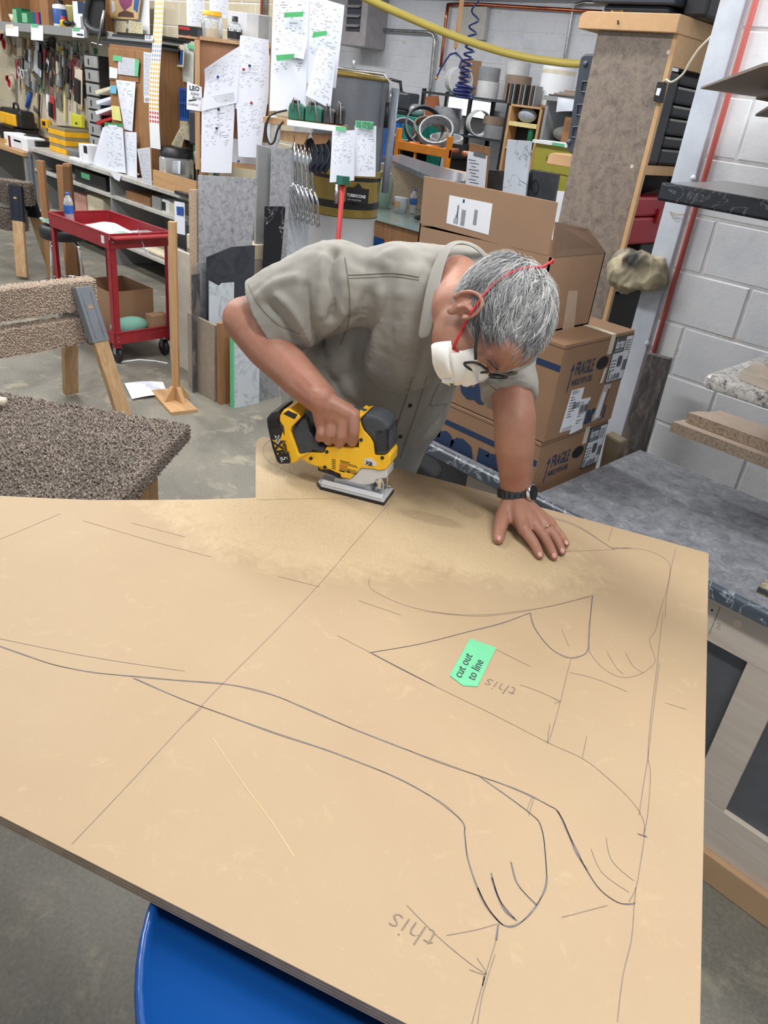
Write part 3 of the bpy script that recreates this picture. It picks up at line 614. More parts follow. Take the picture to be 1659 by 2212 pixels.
# ------------------------------------------------------------------ jigsaw
p0 = Z(768, 1060, ZS); sd = V((.885, .466, 0)).normalized(); wd = V((-sd.y, sd.x, 0))      # sd: towards the blade end, wd: away from the camera
HWD = .036
def SP(px, py, off=0.0): return PN(px, py, p0+wd*off, wd)
zs = lambda x, y: (560+x/5.184, 840+y/5.184)
def sawp(pts, half, off=0): return g_prism([SP(*zs(*p), off-half) for p in pts], wd*2*half)
m_yel = M('yellow_plastic', (240, 186, 34), .4, var=.05); m_rub = M('grey_rubber', (62, 66, 72), .7, var=.15, sc=40, bump=.2, bsc=300)
m_alu = M('cast_aluminium', (206, 208, 212), .32, .15, var=.05)
saw = thing('cordless_jigsaw', 'yellow and black cordless jigsaw cutting the fiberboard, gripped by the man', 'jigsaw', p0)
body = [(440, 790), (430, 750), (560, 715), (720, 715), (745, 655), (860, 650), (1110, 665), (1112, 600), (1090, 480), (1080, 330), (1095, 268), (1135, 290), (1190, 275), (1120, 350), (1165, 460), (1240, 540), (1275, 600), (1295, 742), (1400, 745), (1450, 715), (1466, 760), (1460, 850), (1420, 905), (1330, 917), (1290, 902), (1140, 887), (1020, 1012), (910, 992), (905, 957), (860, 940), (740, 882), (620, 865), (530, 830), (490, 788)]
part('body', sawp(body, .030), m_yel, saw, bev=.006, bseg=3)
part('motor_housing', g_tube([SP(*zs(700, 790), 0), SP(*zs(1120, 800), 0)], .024, 20), m_yel, saw, smooth=True)
part('battery_foot', sawp([(215, 372), (225, 300), (270, 235), (330, 232), (440, 290), (465, 320), (355, 440), (345, 480), (440, 740), (560, 718), (440, 792), (430, 812), (380, 836), (345, 838), (280, 560), (262, 420)], .037), m_yel, saw, bev=.006, bseg=3)
bat = part('battery', sawp([(78, 335), (130, 268), (222, 240), (216, 372), (262, 420), (280, 560), (345, 800), (340, 842), (228, 846), (195, 825), (140, 660), (88, 430)], .040), m_black, saw, bev=.006, bseg=3)
part('battery_ridge', [sawp([(92+5*i, 352+17*i), (214+6*i, 322+17*i), (215+6*i, 328+17*i), (93+5*i, 358+17*i)], .0412) for i in range(7)], m_blackm, bat, kind='stuff')
bt = V(SP(*zs(345, 800), 0)-SP(*zs(265, 500), 0)).normalized(); bu = bt.cross(wd).normalized()
nb = -wd
def btxt(s, size, z, **k): return g_text(s, size, SP(*zs(*z), -.0412), bt, wd.cross(bt)*-1 if False else nb.cross(bt), .0008, **k)
part('battery_badge', [sawp([(146, 570), (188, 578), (200, 600), (210, 640), (262, 485), (285, 570), (320, 700), (300, 730), (270, 700), (225, 760), (205, 755), (190, 690)], .0405)], m_yel, bat)
part('battery_lettering', [btxt('20v', .017, (172, 515)), btxt('5', .022, (246, 755)), btxt('AH', .009, (228, 762))], m_white, bat, kind='stuff')
part('battery_logo', [btxt('XR', .030, (158, 590), bold=.0012), btxt('DEWALT', .0125, (252, 578), bold=.0006)], m_black, bat, kind='stuff')
part('release_button', sawp([(258, 282), (320, 238), (432, 292), (396, 348)], .0375), m_black, saw, bev=.002)
part('rear_grip', sawp([(365, 470), (480, 330), (530, 330), (560, 480), (650, 600), (655, 650), (732, 652), (716, 716), (600, 692), (560, 722), (450, 746)], .032), m_rub, saw, bev=.005, bseg=3)
part('handle', g_tube([SP(*zs(470, 400)), SP(*zs(620, 300)), SP(*zs(850, 262)), SP(*zs(1100, 300)), SP(*zs(1180, 340))], [.024, .021, .019, .020, .024], 14), m_rub, saw, smooth=True)
fg = part('front_grip', sawp([(1120, 352), (1190, 280), (1290, 300), (1400, 350), (1445, 420), (1456, 600), (1450, 716), (1400, 747), (1300, 747), (1277, 600), (1240, 540), (1165, 460)], .032), m_rub, saw, bev=.009, bseg=3)
part('grip_rib', [sawp([(1300, 480+22*i), (1448, 455+22*i), (1449, 463+22*i), (1300, 488+22*i)], .0324) for i in range(11)], m_blackm, fg, kind='stuff')
part('gear_case', sawp([(905, 1012), (1020, 1012), (1135, 888), (1290, 903), (1330, 917), (1436, 900), (1430, 1000), (1312, 1022), (1282, 1062), (1200, 1082), (1120, 1076)], .026), m_alu, saw, bev=.004)
part('model_badge', sawp([(1182, 778), (1262, 780), (1312, 830), (1312, 866), (1172, 850)], .0308), m_alu, saw)
part('badge_lettering', [g_text('XR', .013, SP(*zs(1190, 842), -.0310), sd*.97+V((0, 0, -.1)), V((0, 0, 1)), .0006, bold=.0005), g_text('XR', .009, SP(*zs(1210, 842), -.0310), sd, V((0, 0, 1)), .0006)][:1], m_blackm, saw)
wx = (SP(*zs(1100, 855))-SP(*zs(905, 800))).normalized(); wy = nb.cross(wx)
def sq(x0, y0, w, h): return sawp([(x0, y0), (x0+w, y0+w*.27), (x0+w, y0+w*.27+h), (x0, y0+h)], .0302)
part('warning_print', [sq(905, 797+0, 110, 9), sq(905, 815, 190, 7), sq(905, 830, 200, 6)] + [sq(898, 868+13*i, 190-12*(i % 2), 6) for i in range(4)] + [sq(895, 905, 60, 16), sq(985, 915, 30, 18)], m_blackm, saw, kind='stuff')
part('warning_stripe', sq(900, 845, 90, 14), M('red_print', (190, 50, 40), .5), saw)
part('vent_slot', [sawp([(812, 785+20*i), (855, 797+20*i), (855, 805+20*i), (812, 793+20*i)], .0304) for i in range(6)], m_blackm, saw, kind='stuff')
part('trigger', sawp([(1085, 440), (1110, 455), (1128, 500), (1108, 520), (1085, 500)], .010), m_black, saw, bev=.002)
for x, y in ((405, 425), (577, 780), (757, 705), (735, 877), (1378, 772), (1140, 572), (1358, 478)):
    part('screw', g_lathe([(0, .0022), (.0028, .0022), (.0042, .0012), (.0042, -.002)], SP(*zs(x, y), -.0308 if x > 600 else -.0372), nb, 10), m_blackm, saw)
part('lock_button', g_ell(SP(*zs(1135, 300), -.012), sd*.005, wd*.006, V((0, 0, .005))), m_chrome, saw, smooth=True)
part('dust_port', sawp([(650, 880), (760, 905), (900, 955), (905, 1000), (860, 985), (655, 920)], .014), m_black, saw, bev=.003)
def SB(u, v, z): return p0 + sd*u + wd*v + V((0, 0, z))       # base coordinates: u along the saw, v across
u0, u1, hw = -.088, .082, .036
shoe = part('shoe', [g_prism([SB(u0, -hw*.6, .006), SB(u0+.014, -hw, .006), SB(u1, -hw, .006), SB(u1, hw, .006), SB(u0+.014, hw, .006), SB(u0, hw*.6, .006)], (0, 0, .007)), g_prism([SB(u0+.012, -hw, .013), SB(u1-.006, -hw, .013), SB(u1-.006, -hw+.012, .018), SB(u0+.012, -hw+.012, .018)], (0, 0, .004)), g_prism([SB(u0+.012, hw, .013), SB(u1-.006, hw, .013), SB(u1-.006, hw-.012, .018), SB(u0+.012, hw-.012, .018)], (0, 0, .004)),
      g_obox(SB(-.005, 0, .02), sd*.045, wd*.016, V((0, 0, .009))), g_obox(SB(.02, 0, .036), sd*.018, wd*.012, V((0, 0, .016)))], m_alu, saw, bev=.0015)
part('shoe_cover', g_prism([SB(u0-.002, -hw*.62, .0008), SB(u0+.013, -hw-.002, .0008), SB(u1+.002, -hw-.002, .0008), SB(u1+.002, hw+.002, .0008), SB(u0+.013, hw+.002, .0008), SB(u0-.002, hw*.62, .0008)], (0, 0, .0062)), m_black, shoe)
part('blade', g_obox(SB(.052, 0, .022), sd*.004, wd*.0008, V((0, 0, .034))), m_chrome, saw)
part('blade_guard', [g_tube([SB(.058, -.014, .06), SB(.07, -.015, .045), SB(.072, -.014, .02), SB(.066, -.012, .012)], .0016, 6), g_tube([SB(.058, .014, .06), SB(.07, .015, .045), SB(.072, .014, .02), SB(.066, .012, .012)], .0016, 6), g_obox(SB(.060, 0, .042), sd*.004, wd*.013, V((0, 0, .018)))], m_chrome, saw)
part('blade_holder', g_tube([SB(.05, 0, .08), SB(.05, 0, .045)], .008, 10), m_black, saw)
m_led = NT('work_light'); m_led = m_led.fin((.8, .9, 1, 1), .3, 0, Emission_Color=(.75, .85, 1, 1), Emission_Strength=2.5)
part('work_light', g_ell(SB(.036, -.012, .055), sd*.004, wd*.002, V((0, 0, .003)), 8, 6), m_led, saw)

# ------------------------------------------------------------------ the man
def vox(geos, size, smooth=4, fac=.5, adapt=0):
    vs, fs = join(geos); me = bpy.data.meshes.new('tmp'); me.from_pydata([tuple(v) for v in vs], [], fs)
    o = bpy.data.objects.new('tmp', me); C.objects.link(o)
    r = o.modifiers.new('r', 'REMESH'); r.mode = 'VOXEL'; r.voxel_size = size; r.adaptivity = adapt
    if smooth: s = o.modifiers.new('s', 'SMOOTH'); s.iterations = smooth; s.factor = fac
    dg = bpy.context.evaluated_depsgraph_get(); dg.update()
    ev = o.evaluated_get(dg); m2 = ev.to_mesh()
    co = np.empty(len(m2.vertices)*3); m2.vertices.foreach_get('co', co); co = co.reshape(-1, 3)
    nv = np.empty(len(m2.vertices)*3); m2.vertices.foreach_get('normal', nv); nv = nv.reshape(-1, 3)
    fc = [tuple(p.vertices) for p in m2.polygons]; ev.to_mesh_clear(); bpy.data.objects.remove(o); bpy.data.meshes.remove(me)
    return co, nv, fc
def g_chain(pts, rs, seg=14):
    out = [g_tube(pts, rs, seg)]
    for p, r in zip(pts, rs): out.append(g_ell(p, V((r, 0, 0)), V((0, r, 0)), V((0, 0, r)), seg, 8))
    return out
def g_loft(rings, seg=28, e=1.0):
    vs, fs = [], []
    for c, a, b in rings:
        for k in range(seg):
            t = 2*math.pi*k/seg; ca, sa = math.cos(t), math.sin(t)
            vs.append(V(c)+V(a)*math.copysign(abs(ca)**e, ca)+V(b)*math.copysign(abs(sa)**e, sa))
    n = len(rings)
    for i in range(n-1):
        for k in range(seg):
            a, b = i*seg+k, i*seg+(k+1) % seg; fs.append((a, b, b+seg, a+seg))
    fs += [tuple(range(seg-1, -1, -1)), tuple(range((n-1)*seg, n*seg))]
    return vs, fs
HR, HF, HU = V((.0337, -.9238, .3814)), V((.3488, -.3468, -.8707)), V((.9366, .1624, .3106)); HCn = V((-.8852, 1.1962, 1.5396))
def HP(r, f, u): return HCn + HR*r + HF*f + HU*u
def hell(c, rr, rf, ru, **k): return g_ell(HP(*c), HR*rr, HF*rf, HU*ru, **k)
SR, SL = T(735, 615, 1.72), T(1082, 665, 1.80)
NB = T(962, 590, 1.66)
sv = (SL-SR).normalized()
pel = T(795, 1075, 2.24); ax = (NB-pel).normalized(); fr = sv.cross(ax).normalized()
if fr.dot(FW) > 0: fr = -fr
def ring(px, py, t, w, d): return (T(px, py, t), sv*w, fr*d)
# skin
ER, WRs = T(528, 690, 1.77), T(694, 862, 1.70)
EL = T(1112, 905, 1.63); zl = lambda x, y, h: Z(1000+x/5.53, 1000+y/5.53, ZS+h)
WL = zl(630, 330, .068)
skin = []
skin += [hell((0, -.012, .032), .076, .099, .092, nu=28, nv=20), hell((0, .026, -.035), .066, .068, .085), hell((0, .022, -.078), .050, .050, .040), hell((0, .068, .034), .056, .030, .026), hell((.036, .048, -.03), .028, .034, .038), hell((-.036, .048, -.03), .028, .034, .038), hell((0, .05, .06), .062, .042, .04)]
skin += g_chain([HP(0, .090, .018), HP(0, .100, -.015), HP(0, .100, -.025)], [.010, .012, .012])
for sg in (1, -1):
    skin += [hell((sg*.032, .080, .014), .015, .012, .012), hell((sg*.078, -.010, -.006), .009, .020, .032), hell((sg*.076, -.004, -.036), .007, .010, .013)]
    pts = [HP(sg*(.083+.006*math.sin(a*.5)), -.008+.024*math.cos(a), -.002+.036*math.sin(a)) for a in [-.2+.35*k for k in range(13)]]
    skin.append(g_tube(pts, .0048, 8)); skin.append(g_tube([HP(sg*.088, .004, .012), HP(sg*.089, -.006, .0), HP(sg*.088, -.004, -.018)], .004, 8))
skin += g_chain([HP(0, -.030, -.03), HP(0, -.032, -.08), T(988, 604, 1.64), T(930, 675, 1.80)], [.058, .050, .052, .075]) + g_chain([HP(.010, .005, -.055), HP(-.005, -.005, -.09), T(975, 665, 1.66)], [.050, .036, .045])
skin += g_chain([T(905, 650, 1.82), SR], [.055, .05]) + g_chain([T(905, 650, 1.82), SL], [.055, .05])
skin += g_chain([SR, ER], [.055, .050]) + g_chain([ER, T(580, 748, 1.755), T(642, 812, 1.725), WRs], [.053, .055, .046, .037])
skin += g_chain([SL, EL], [.052, .046]) + g_chain([EL, T(1112, 960, 1.655), WL], [.046, .045, .034])
# left hand, flat on the sheet
mc = {'i': ((730, 795, .030), (838, 940, .020), (888, 1030, .014), (918, 1100, .0100)), 'm': ((850, 730, .036), (985, 905, .022), (1045, 1020, .015), (1088, 1112, .0100)), 'r': ((960, 720, .034), (1090, 872, .021), (1146, 970, .014), (1184, 1058, .0100)), 'p': ((1040, 735, .028), (1142, 830, .017), (1192, 900, .013), (1232, 962, .0095))}
rad = {'i': (.0138, .0118, .0108, .0096), 'm': (.0138, .0118, .0110, .0097), 'r': (.0132, .0113, .0104, .0093), 'p': (.0122, .0100, .0093, .0084)}
wr_ = zl(640, 450, .052)
for k in mc:
    pts = [zl(*q) for q in mc[k]]; skin += g_chain(pts, rad[k], 12)
    skin += g_chain([wr_ + (pts[0]-wr_)*.1, pts[0]], [.024, .0155], 12)
skin += g_chain([zl(560, 520, .040), zl(480, 640, .028), zl(445, 780, .020), zl(426, 905, .0130)], [.026, .0185, .0155, .0125], 12) + g_chain([zl(560, 560, .036), zl(700, 760, .026)], [.022, .013], 12) + g_chain([WL, wr_], [.034, .030], 12)
# right hand, closed on the saw handle
fk = {'i': ((1062, 300), (1058, 480), (1045, 590)), 'm': ((950, 330), (915, 520), (900, 610)), 'r': ((820, 365), (790, 500), (775, 575)), 'p': ((700, 400), (690, 490), (675, 545))}
wq = SP(*zs(690, 110), -.035)
for k in fk:
    a, b, c = fk[k]; r = .0128 if k != 'p' else .0112
    skin += g_chain([SP(*zs(*a), -.030), SP(*zs(*b), -.040), SP(*zs(*c), -.026), SP(*zs(c[0]+5, c[1]-5), .010), SP(*zs(c[0]+8, c[1]-110), .030)], [r*1.12, r*1.02, r, r*.92, r*.85], 12)
    skin += g_chain([wq, SP(*zs(*a), -.026)], [.027, .0165], 12)
skin += g_chain([wq, WRs], [.032, .037], 12) + g_chain([SP(*zs(760, 170), -.005), SP(*zs(900, 190), .018), SP(*zs(1040, 250), .026), SP(*zs(1110, 300), .026)], [.024, .017, .0145, .0125], 12)
skin.append(g_ell(SP(*zs(800, 250), -.028), sd*.045, wd*.022, V((0, 0, .032))))
co, nv, fc = vox(skin, .0030, 3, .5)
def relax(co, fc, w, it):
    q = np.array([f for f in fc if len(f) == 4]); e = np.concatenate([q[:, [0, 1]], q[:, [1, 2]], q[:, [2, 3]], q[:, [3, 0]]]); n = len(co); cnt = np.bincount(e[:, 0], minlength=n)+np.bincount(e[:, 1], minlength=n)
    for _ in range(it):
        acc = np.zeros((n, 3))
        for k in range(3): acc[:, k] = np.bincount(e[:, 0], co[e[:, 1], k], n)+np.bincount(e[:, 1], co[e[:, 0], k], n)
        co = co + w[:, None]*.6*(acc/np.maximum(cnt, 1)[:, None]-co)
    return co
_l = np.stack([(co-np.array(HCn))@np.array(v) for v in (HR, HF, HU)], 1)
_w = (np.linalg.norm(co-np.array(HCn), axis=1) < .24).astype(float)
_w[(np.abs(_l[:, 0]) > .071) & (np.abs(_l[:, 1]+.008) < .045) & (np.abs(_l[:, 2]) < .06)] = .04
_arm = np.array([min((V(p)-ER).length, (V(p)-EL).length) < .33 for p in co]); _hand = np.array([p[2] < ZS+.085 or (V(p)-SP(*zs(800, 330), 0)).length < .12 for p in co])
_w[_arm & ~_hand & (_w == 0)] = .8
co = relax(co, fc, _w, 26)
person = thing('person', 'man in khaki short-sleeved shirt, white mask and glasses leaning over the fiberboard', 'person', V((pel.x, pel.y, 0)))
def skin_mat():
    t = NT('skin'); a = t.noise(14, 4); b = t.noise(120, 3, .7)
    c = t.ramp(a, [(.3, rgb(154, 108, 88)), (.5, rgb(168, 121, 101)), (.7, rgb(162, 108, 91))])
    c = t.mix(t.ramp(b, [(.60, (0, 0, 0, 1)), (.75, (.35,)*3+(1,))]), c, rgb(144, 92, 74)); t.bump(b, .12, .001)
    return t.fin(c, .5, 0, Subsurface_Weight=.12, Subsurface_Radius=(.006, .003, .002))
m_skin = skin_mat()
body_o = part('body', ([V(p) for p in co], fc), m_skin, person, smooth=True)
BV = BVHTree.FromPolygons([V(p) for p in co], fc)
def hit(px, py, bvh, up=.001):
    d = ray(px, py).normalized(); h = bvh.ray_cast(EYE, d)
    return (h[0]-d*up, h[1]) if h[0] is not None else (None, None)
# finger nails of the left hand
m_nail = M('finger_nail', (198, 150, 136), .35, var=.03)
for k, (x, y) in {'i': (918, 1095), 'm': (1090, 1108), 'r': (1186, 1048), 'p': (1232, 950), 't': (430, 900)}.items():
    h, n = hit(1000+x/5.53, 1000+y/5.53, BV, .0002)
    if h:
        m_ = mc[k] if k != 't' else ((0, 0, 0), (0, 0, 0), (455, 780, .02), (426, 905, .013)); dd = (zl(*m_[3])-zl(*m_[2])).normalized(); n = n.normalized(); dd = (dd-n*dd.dot(n)).normalized()
        part('finger_nail', g_ell(h, dd*.0062, n.cross(dd)*.0050, n*.0012, 12, 6), m_nail, body_o, smooth=True)
# shirt
rings = [ring(745, 1085, 2.26, .185, .15), ring(748, 1000, 2.20, .196, .160), ring(768, 930, 2.13, .214, .172), ring(788, 860, 2.06, .232, .175), ring(812, 780, 1.99, .232, .160), ring(845, 715, 1.92, .222, .140), ring(875, 660, 1.85, .205, .118), ring(905, 622, 1.78, .165, .095), ring(938, 598, 1.71, .110, .085)]
sh = [g_loft(rings)]
sh += g_chain([SR, T(800, 622, 1.73), T(860, 604, 1.71), T(925, 596, 1.70)], [.094, .088, .084, .074], 20) + g_chain([T(925, 600, 1.72), T(1000, 605, 1.765), SL], [.078, .080, .088], 20)
sh += g_chain([T(902, 628, 1.68), T(895, 690, 1.73), T(870, 760, 1.83)], [.072, .085, .10], 20)
sh.append(g_tube([SR, T(690, 632, 1.73), T(640, 656, 1.75), T(592, 680, 1.765), T(573, 690, 1.77)], [.100, .103, .101, .099, .100], 24))
sh.append(g_tube([SL, T(1090, 740, 1.74), T(1095, 800, 1.69), T(1099, 858, 1.655)], [.088, .078, .067, .064], 24))
co, nv, fc = vox(sh, .0055, 9, .5)
# folds: strokes drawn on the cloth, groove (-) or ridge (+)
bvs = BVHTree.FromPolygons([V(p) for p in co], fc)
strokes = [([(722, 548), (716, 590), (724, 640), (716, 690)], -.010, .010), ([(700, 560), (690, 620), (690, 680)], .007, .014), ([(575, 655), (610, 690), (640, 735)], -.008, .010), ([(600, 640), (640, 680), (668, 740)], .007, .011), ([(660, 620), (668, 680), (690, 740), (700, 770)], -.007, .010), ([(640, 600), (600, 612), (560, 640)], .006, .012), ([(690, 740), (730, 720), (760, 690)], -.008, .012), ([(795, 640), (782, 720), (765, 790), (720, 830)], -.008, .018), ([(825, 640), (815, 720), (800, 800)], .007, .018), ([(870, 640), (880, 740), (870, 840)], .005, .020), ([(930, 720), (905, 800), (860, 860)], -.007, .016), ([(960, 810), (925, 880), (880, 950)], .006, .012), ([(1000, 830), (960, 890), (900, 960)], -.005, .012), ([(700, 800), (740, 860), (790, 890)], -.006, .014), ([(620, 800), (640, 860), (650, 890)], -.007, .012), ([(610, 840), (625, 900)], .005, .010), ([(1060, 800), (1085, 820), (1130, 815)], -.005, .008), ([(1075, 830), (1110, 840), (1140, 835)], .004, .008), ([(850, 590), (830, 560), (870, 540)], .004, .016), ([(760, 560), (800, 580), (850, 590)], -.004, .014)]
disp = np.zeros(len(co))
for pts, amp, wdt in strokes:
    w3 = []
    for q in cr_spline(pts, 8):
        h, n = hit(q[0], q[1], bvs, 0)
        if h: w3.append(h)
    if len(w3) < 3: continue
    A = np.array([tuple(p) for p in w3]); d = np.min(np.linalg.norm(co[:, None, :]-A[None], axis=2), axis=1)
    disp += 1.5*amp*np.exp(-(d/wdt)**2)
for i in range(len(co)):
    p = co[i]*V((1, 1, 1)) if False else V(co[i])
    disp[i] += .0075*noise.noise(p*8) + .0040*noise.noise(V((p.x*22, p.y*22, p.z*11))) + .0016*noise.noise(p*52)
co = co + nv*disp[:, None]
def shirt_mat():
    t = NT('khaki_cotton'); a = t.noise(5, 4); b = t.noise(420, 2); c = t.ramp(a, [(.3, rgb(141, 138, 131)), (.7, rgb(152, 149, 142))])
    c = t.mix(t.math('MULTIPLY', b, .18), c, rgb(108, 104, 96)); t.bump(b, .15, .0006); return t.fin(c, .85, 0, Sheen_Weight=.2)
m_shirt = shirt_mat(); m_seam = M('khaki_seam', (124, 118, 104), .85)
shirt = part('shirt', ([V(p) for p in co], fc), m_shirt, person, smooth=True)
bvs = BVHTree.FromPolygons([V(p) for p in co], fc)
def onshirt(pxs, k=10, up=.0012):
    out = []
    for q in cr_spline(pxs, k):
        h, n = hit(q[0], q[1], bvs, up)
        if h: out.append(h)
    return out
def seam(pxs, r=.0012, m=None):
    q = onshirt(pxs)
    if len(q) > 2: part('seam', g_tube(q, r, 5), m or m_seam, shirt, smooth=True)
seam([(745, 556), (752, 600), (756, 650), (752, 700), (735, 745)]); seam([(752, 594), (800, 592), (850, 590), (905, 598)]); seam([(752, 601), (800, 599), (850, 597), (905, 605)], .0007)
seam([(536, 614), (560, 660), (600, 700), (648, 722)], .0008); seam([(1046, 822), (1075, 845), (1110, 852), (1146, 842)], .0008)
seam([(891, 815), (878, 860), (862, 905), (846, 960), (838, 995)]); seam([(922, 815), (905, 870), (891, 914), (878, 950), (864, 990)], .0009)
seam([(948, 830), (932, 868), (936, 876), (1000, 866)], .0009)
for bx, by in ((886, 876), (865, 943)):
    h, n = hit(bx, by, bvs, .001)
    if h: part('button', g_lathe([(0, .002), (.005, .002), (.0055, .0005), (.0055, -.002)], h, n, 14), m_black, shirt, smooth=True)
# collar: a folded band round the open neck
cin = [(1050, 566, 1.70), (1034, 542, 1.67), (1008, 526, 1.63), (984, 524, 1.59), (966, 550, 1.565), (953, 600, 1.535), (944, 650, 1.515), (936, 700, 1.53), (930, 728, 1.55)]
cou = [(1060, 560, 1.73), (1038, 532, 1.695), (1004, 518, 1.66), (966, 521, 1.63), (942, 554, 1.61), (924, 604, 1.59), (914, 655, 1.59), (906, 705, 1.60), (902, 732, 1.61)]
ci, cu_ = [T(*p) for p in cin], [T(*p) for p in cou]
vs = []; 
for a, b in zip(ci, cu_): vs += [a, (a+b)/2 + (CFN*.006), b]
part('collar', (vs, [f for i in range(len(ci)-1) for f in ((3*i, 3*i+1, 3*i+4, 3*i+3), (3*i+1, 3*i+2, 3*i+5, 3*i+4))]), m_shirt, shirt, smooth=True, solid=.004, sub=2)
# trousers and boots
m_trou = M('dark_trousers', (44, 46, 52), .85, var=.15); m_boot = M('brown_boots', (70, 54, 42), .6)
hipc = T(800, 1085, 2.26); dn = V((0, 0, -1)); hs = V((sv.x, sv.y, 0)).normalized(); ff = V((fr.x, fr.y, 0)).normalized()
tr = [g_loft([(V((hipc.x, hipc.y, .70)), hs*.19, ff*.14), (V((hipc.x, hipc.y, .82)), hs*.205, ff*.155), (V((hipc.x, hipc.y, .97)), hs*.200, ff*.15)])]
for s in (-1, 1):
    b = hipc + hs*.10*s
    tr += g_chain([V((b.x, b.y, .80)), V((b.x, b.y, .45)) + hs*.03*s, V((b.x, b.y, .10)) + hs*.05*s - ff*.02], [.105, .075, .060])
    f0 = V((b.x, b.y, 0)) + hs*.05*s - ff*.02
    part('boot', [g_ell(f0+ff*.07+V((0, 0, .045)), ff*.15, hs*.05, V((0, 0, .045))), g_obox(f0+ff*.06+V((0, 0, .012)), ff*.145, hs*.046, V((0, 0, .012)))], m_boot, person, smooth=False, label='brown work boot')
co2, nv2, fc2 = vox(tr, .010, 6)
part('trousers', ([V(p) for p in co2], fc2), m_trou, person, smooth=True)
# hair
hb_ = lambda F: np.interp(F, [-.13, -.06, -.042, -.02, -.004, .008, .016, .026, .034, .042, .047, .056, .075, .095, .13], [-.06, -.062, -.035, .012, .032, .024, -.002, .006, .034, .048, .068, .082, .080, .072, .072])
def hsurf(th, ph, k=1.0):
    r, f, u = .0795*math.sin(th)*math.cos(ph), .105*math.sin(th)*math.sin(ph), .095*math.cos(th)
    return r*k, -.015+f*k, .030+u*k
cap_v, cap_f, idx = [], [], {}
NTH, NPH = 40, 60
for a in range(NTH):
    for b in range(NPH):
        q = [hsurf(math.pi*(a+i)/NTH, 2*math.pi*((b+j) % NPH)/NPH, 1.01) for i, j in ((0, 0), (1, 0), (1, 1), (0, 1))]
        mf, mu = sum(x[1] for x in q)/4, sum(x[2] for x in q)/4
        if mu > hb_(mf)+.004:
            ids = []
            for i, j in ((0, 0), (1, 0), (1, 1), (0, 1)):
                key = (a+i, (b+j) % NPH)
                if key not in idx: idx[key] = len(cap_v); cap_v.append(HP(*hsurf(math.pi*key[0]/NTH, 2*math.pi*key[1]/NPH, 1.01)))
                ids.append(idx[key])
            cap_f.append(tuple(ids))
def hair_mat():
    t = NT('grey_hair'); a = t.n('ShaderNodeAttribute', attribute_name='tone').outputs['Fac']
    return t.fin(t.ramp(a, [(.1, rgb(70, 70, 72)), (.4, rgb(128, 128, 130)), (.65, rgb(182, 182, 182)), (.9, rgb(222, 222, 220))]), .4)
m_hair = hair_mat()
hair = part('hair', (cap_v, cap_f), M('hair_base', (104, 104, 106), .7), person, smooth=True, solid=.003)
rnd = random.Random(11); sg_ = []
n_s = 0; tone = []
while n_s < 1500:
    u = rnd.uniform(-1, 1); th = math.acos(u); ph = rnd.uniform(0, 2*math.pi)
    r, f, u_ = hsurf(th, ph, 1.0)
    if u_ < hb_(f)+rnd.uniform(-.004, .004): continue
    n_s += 1
    q0_ = V((r, f, u_)); top_ = min(1, max(0, u_/.09))
    base_fl = V((math.copysign(.25, r)+rnd.gauss(0, .12), .9, .20*(1-top_)+rnd.gauss(0, .10)+.45*noise.noise(q0_*24)))
    if f < -.045: base_fl = V((math.copysign(.2, r)+rnd.gauss(0, .15), .45+rnd.gauss(0, .2), -.6*(1-top_)+rnd.gauss(0, .15)))
    Lc = rnd.uniform(.036, .060)*((.42 if r > -.015 else 1.1) if f > .022 else 1); liftc = rnd.uniform(.002, .008)+.004*noise.noise(q0_*40); curc = .020*noise.noise(q0_*45)
    tc = min(1, max(0, .55+.28*noise.noise(q0_*14)+rnd.gauss(0, .10)+(.12 if f > .02 else -.06)))
    for kk in range(6):
        base = q0_+V((rnd.gauss(0, .0022), rnd.gauss(0, .0022), rnd.gauss(0, .0022)))
        nrm = V((base.x/.0795**2, (base.y+.015)/.105**2, (base.z-.030)/.095**2)).normalized()
        fl_ = base_fl+V((rnd.gauss(0, .07), rnd.gauss(0, .07), rnd.gauss(0, .07))); fl_ = (fl_-nrm*fl_.dot(nrm)).normalized(); sd_ = nrm.cross(fl_)
        L = Lc*rnd.uniform(.8, 1.1); lift = liftc+rnd.gauss(0, .001); pts = []
        for k in range(6):
            s = k/5
            pts.append(HP(*(base + fl_*L*s + nrm*(lift*math.sin(min(1, s*1.6)*1.57)-(L*s)**2/.19*.86) + sd_*(curc*s*s))))
        w = rnd.uniform(.0004, .0008); nW = (HR*nrm.x+HF*nrm.y+HU*nrm.z); v_, f_ = [], []
        for k, p in enumerate(pts):
            d = (pts[min(k+1, 5)]-pts[max(k-1, 0)]).normalized(); s1 = d.cross(nW).normalized()*w*(1-.7*k/5)
            v_ += [p-s1, p+nW*w*.9, p+s1]
        for k in range(5):
            a = 3*k; f_ += [(a, a+3, a+4, a+1), (a+1, a+4, a+5, a+2)]
        sg_.append((v_, f_)); tone += [min(1, max(0, tc+rnd.gauss(0, .14)))]*18
hso = part('hair_strands', sg_, m_hair, hair, smooth=True, kind='stuff')
at_ = hso.data.attributes.new('tone', 'FLOAT', 'POINT'); at_.data.foreach_set('value', tone)
# eyebrows
for sgn in (1, -1):
    b_ = []
    for k in range(110):
        r0 = sgn*rnd.uniform(.012, .054); p = V((r0, .098-abs(r0)**2*5.5, .040-abs(abs(r0)-.03)*.15+rnd.gauss(0, .0025))); e = p+V((sgn*.008, .004, .004+rnd.gauss(0, .002)))
        b_.append(g_tube([HP(*p), HP(*e)], .0005, 3, False))
    part('eyebrow', b_, M('brow_hair', (120, 112, 104), .6), hair, kind='stuff')
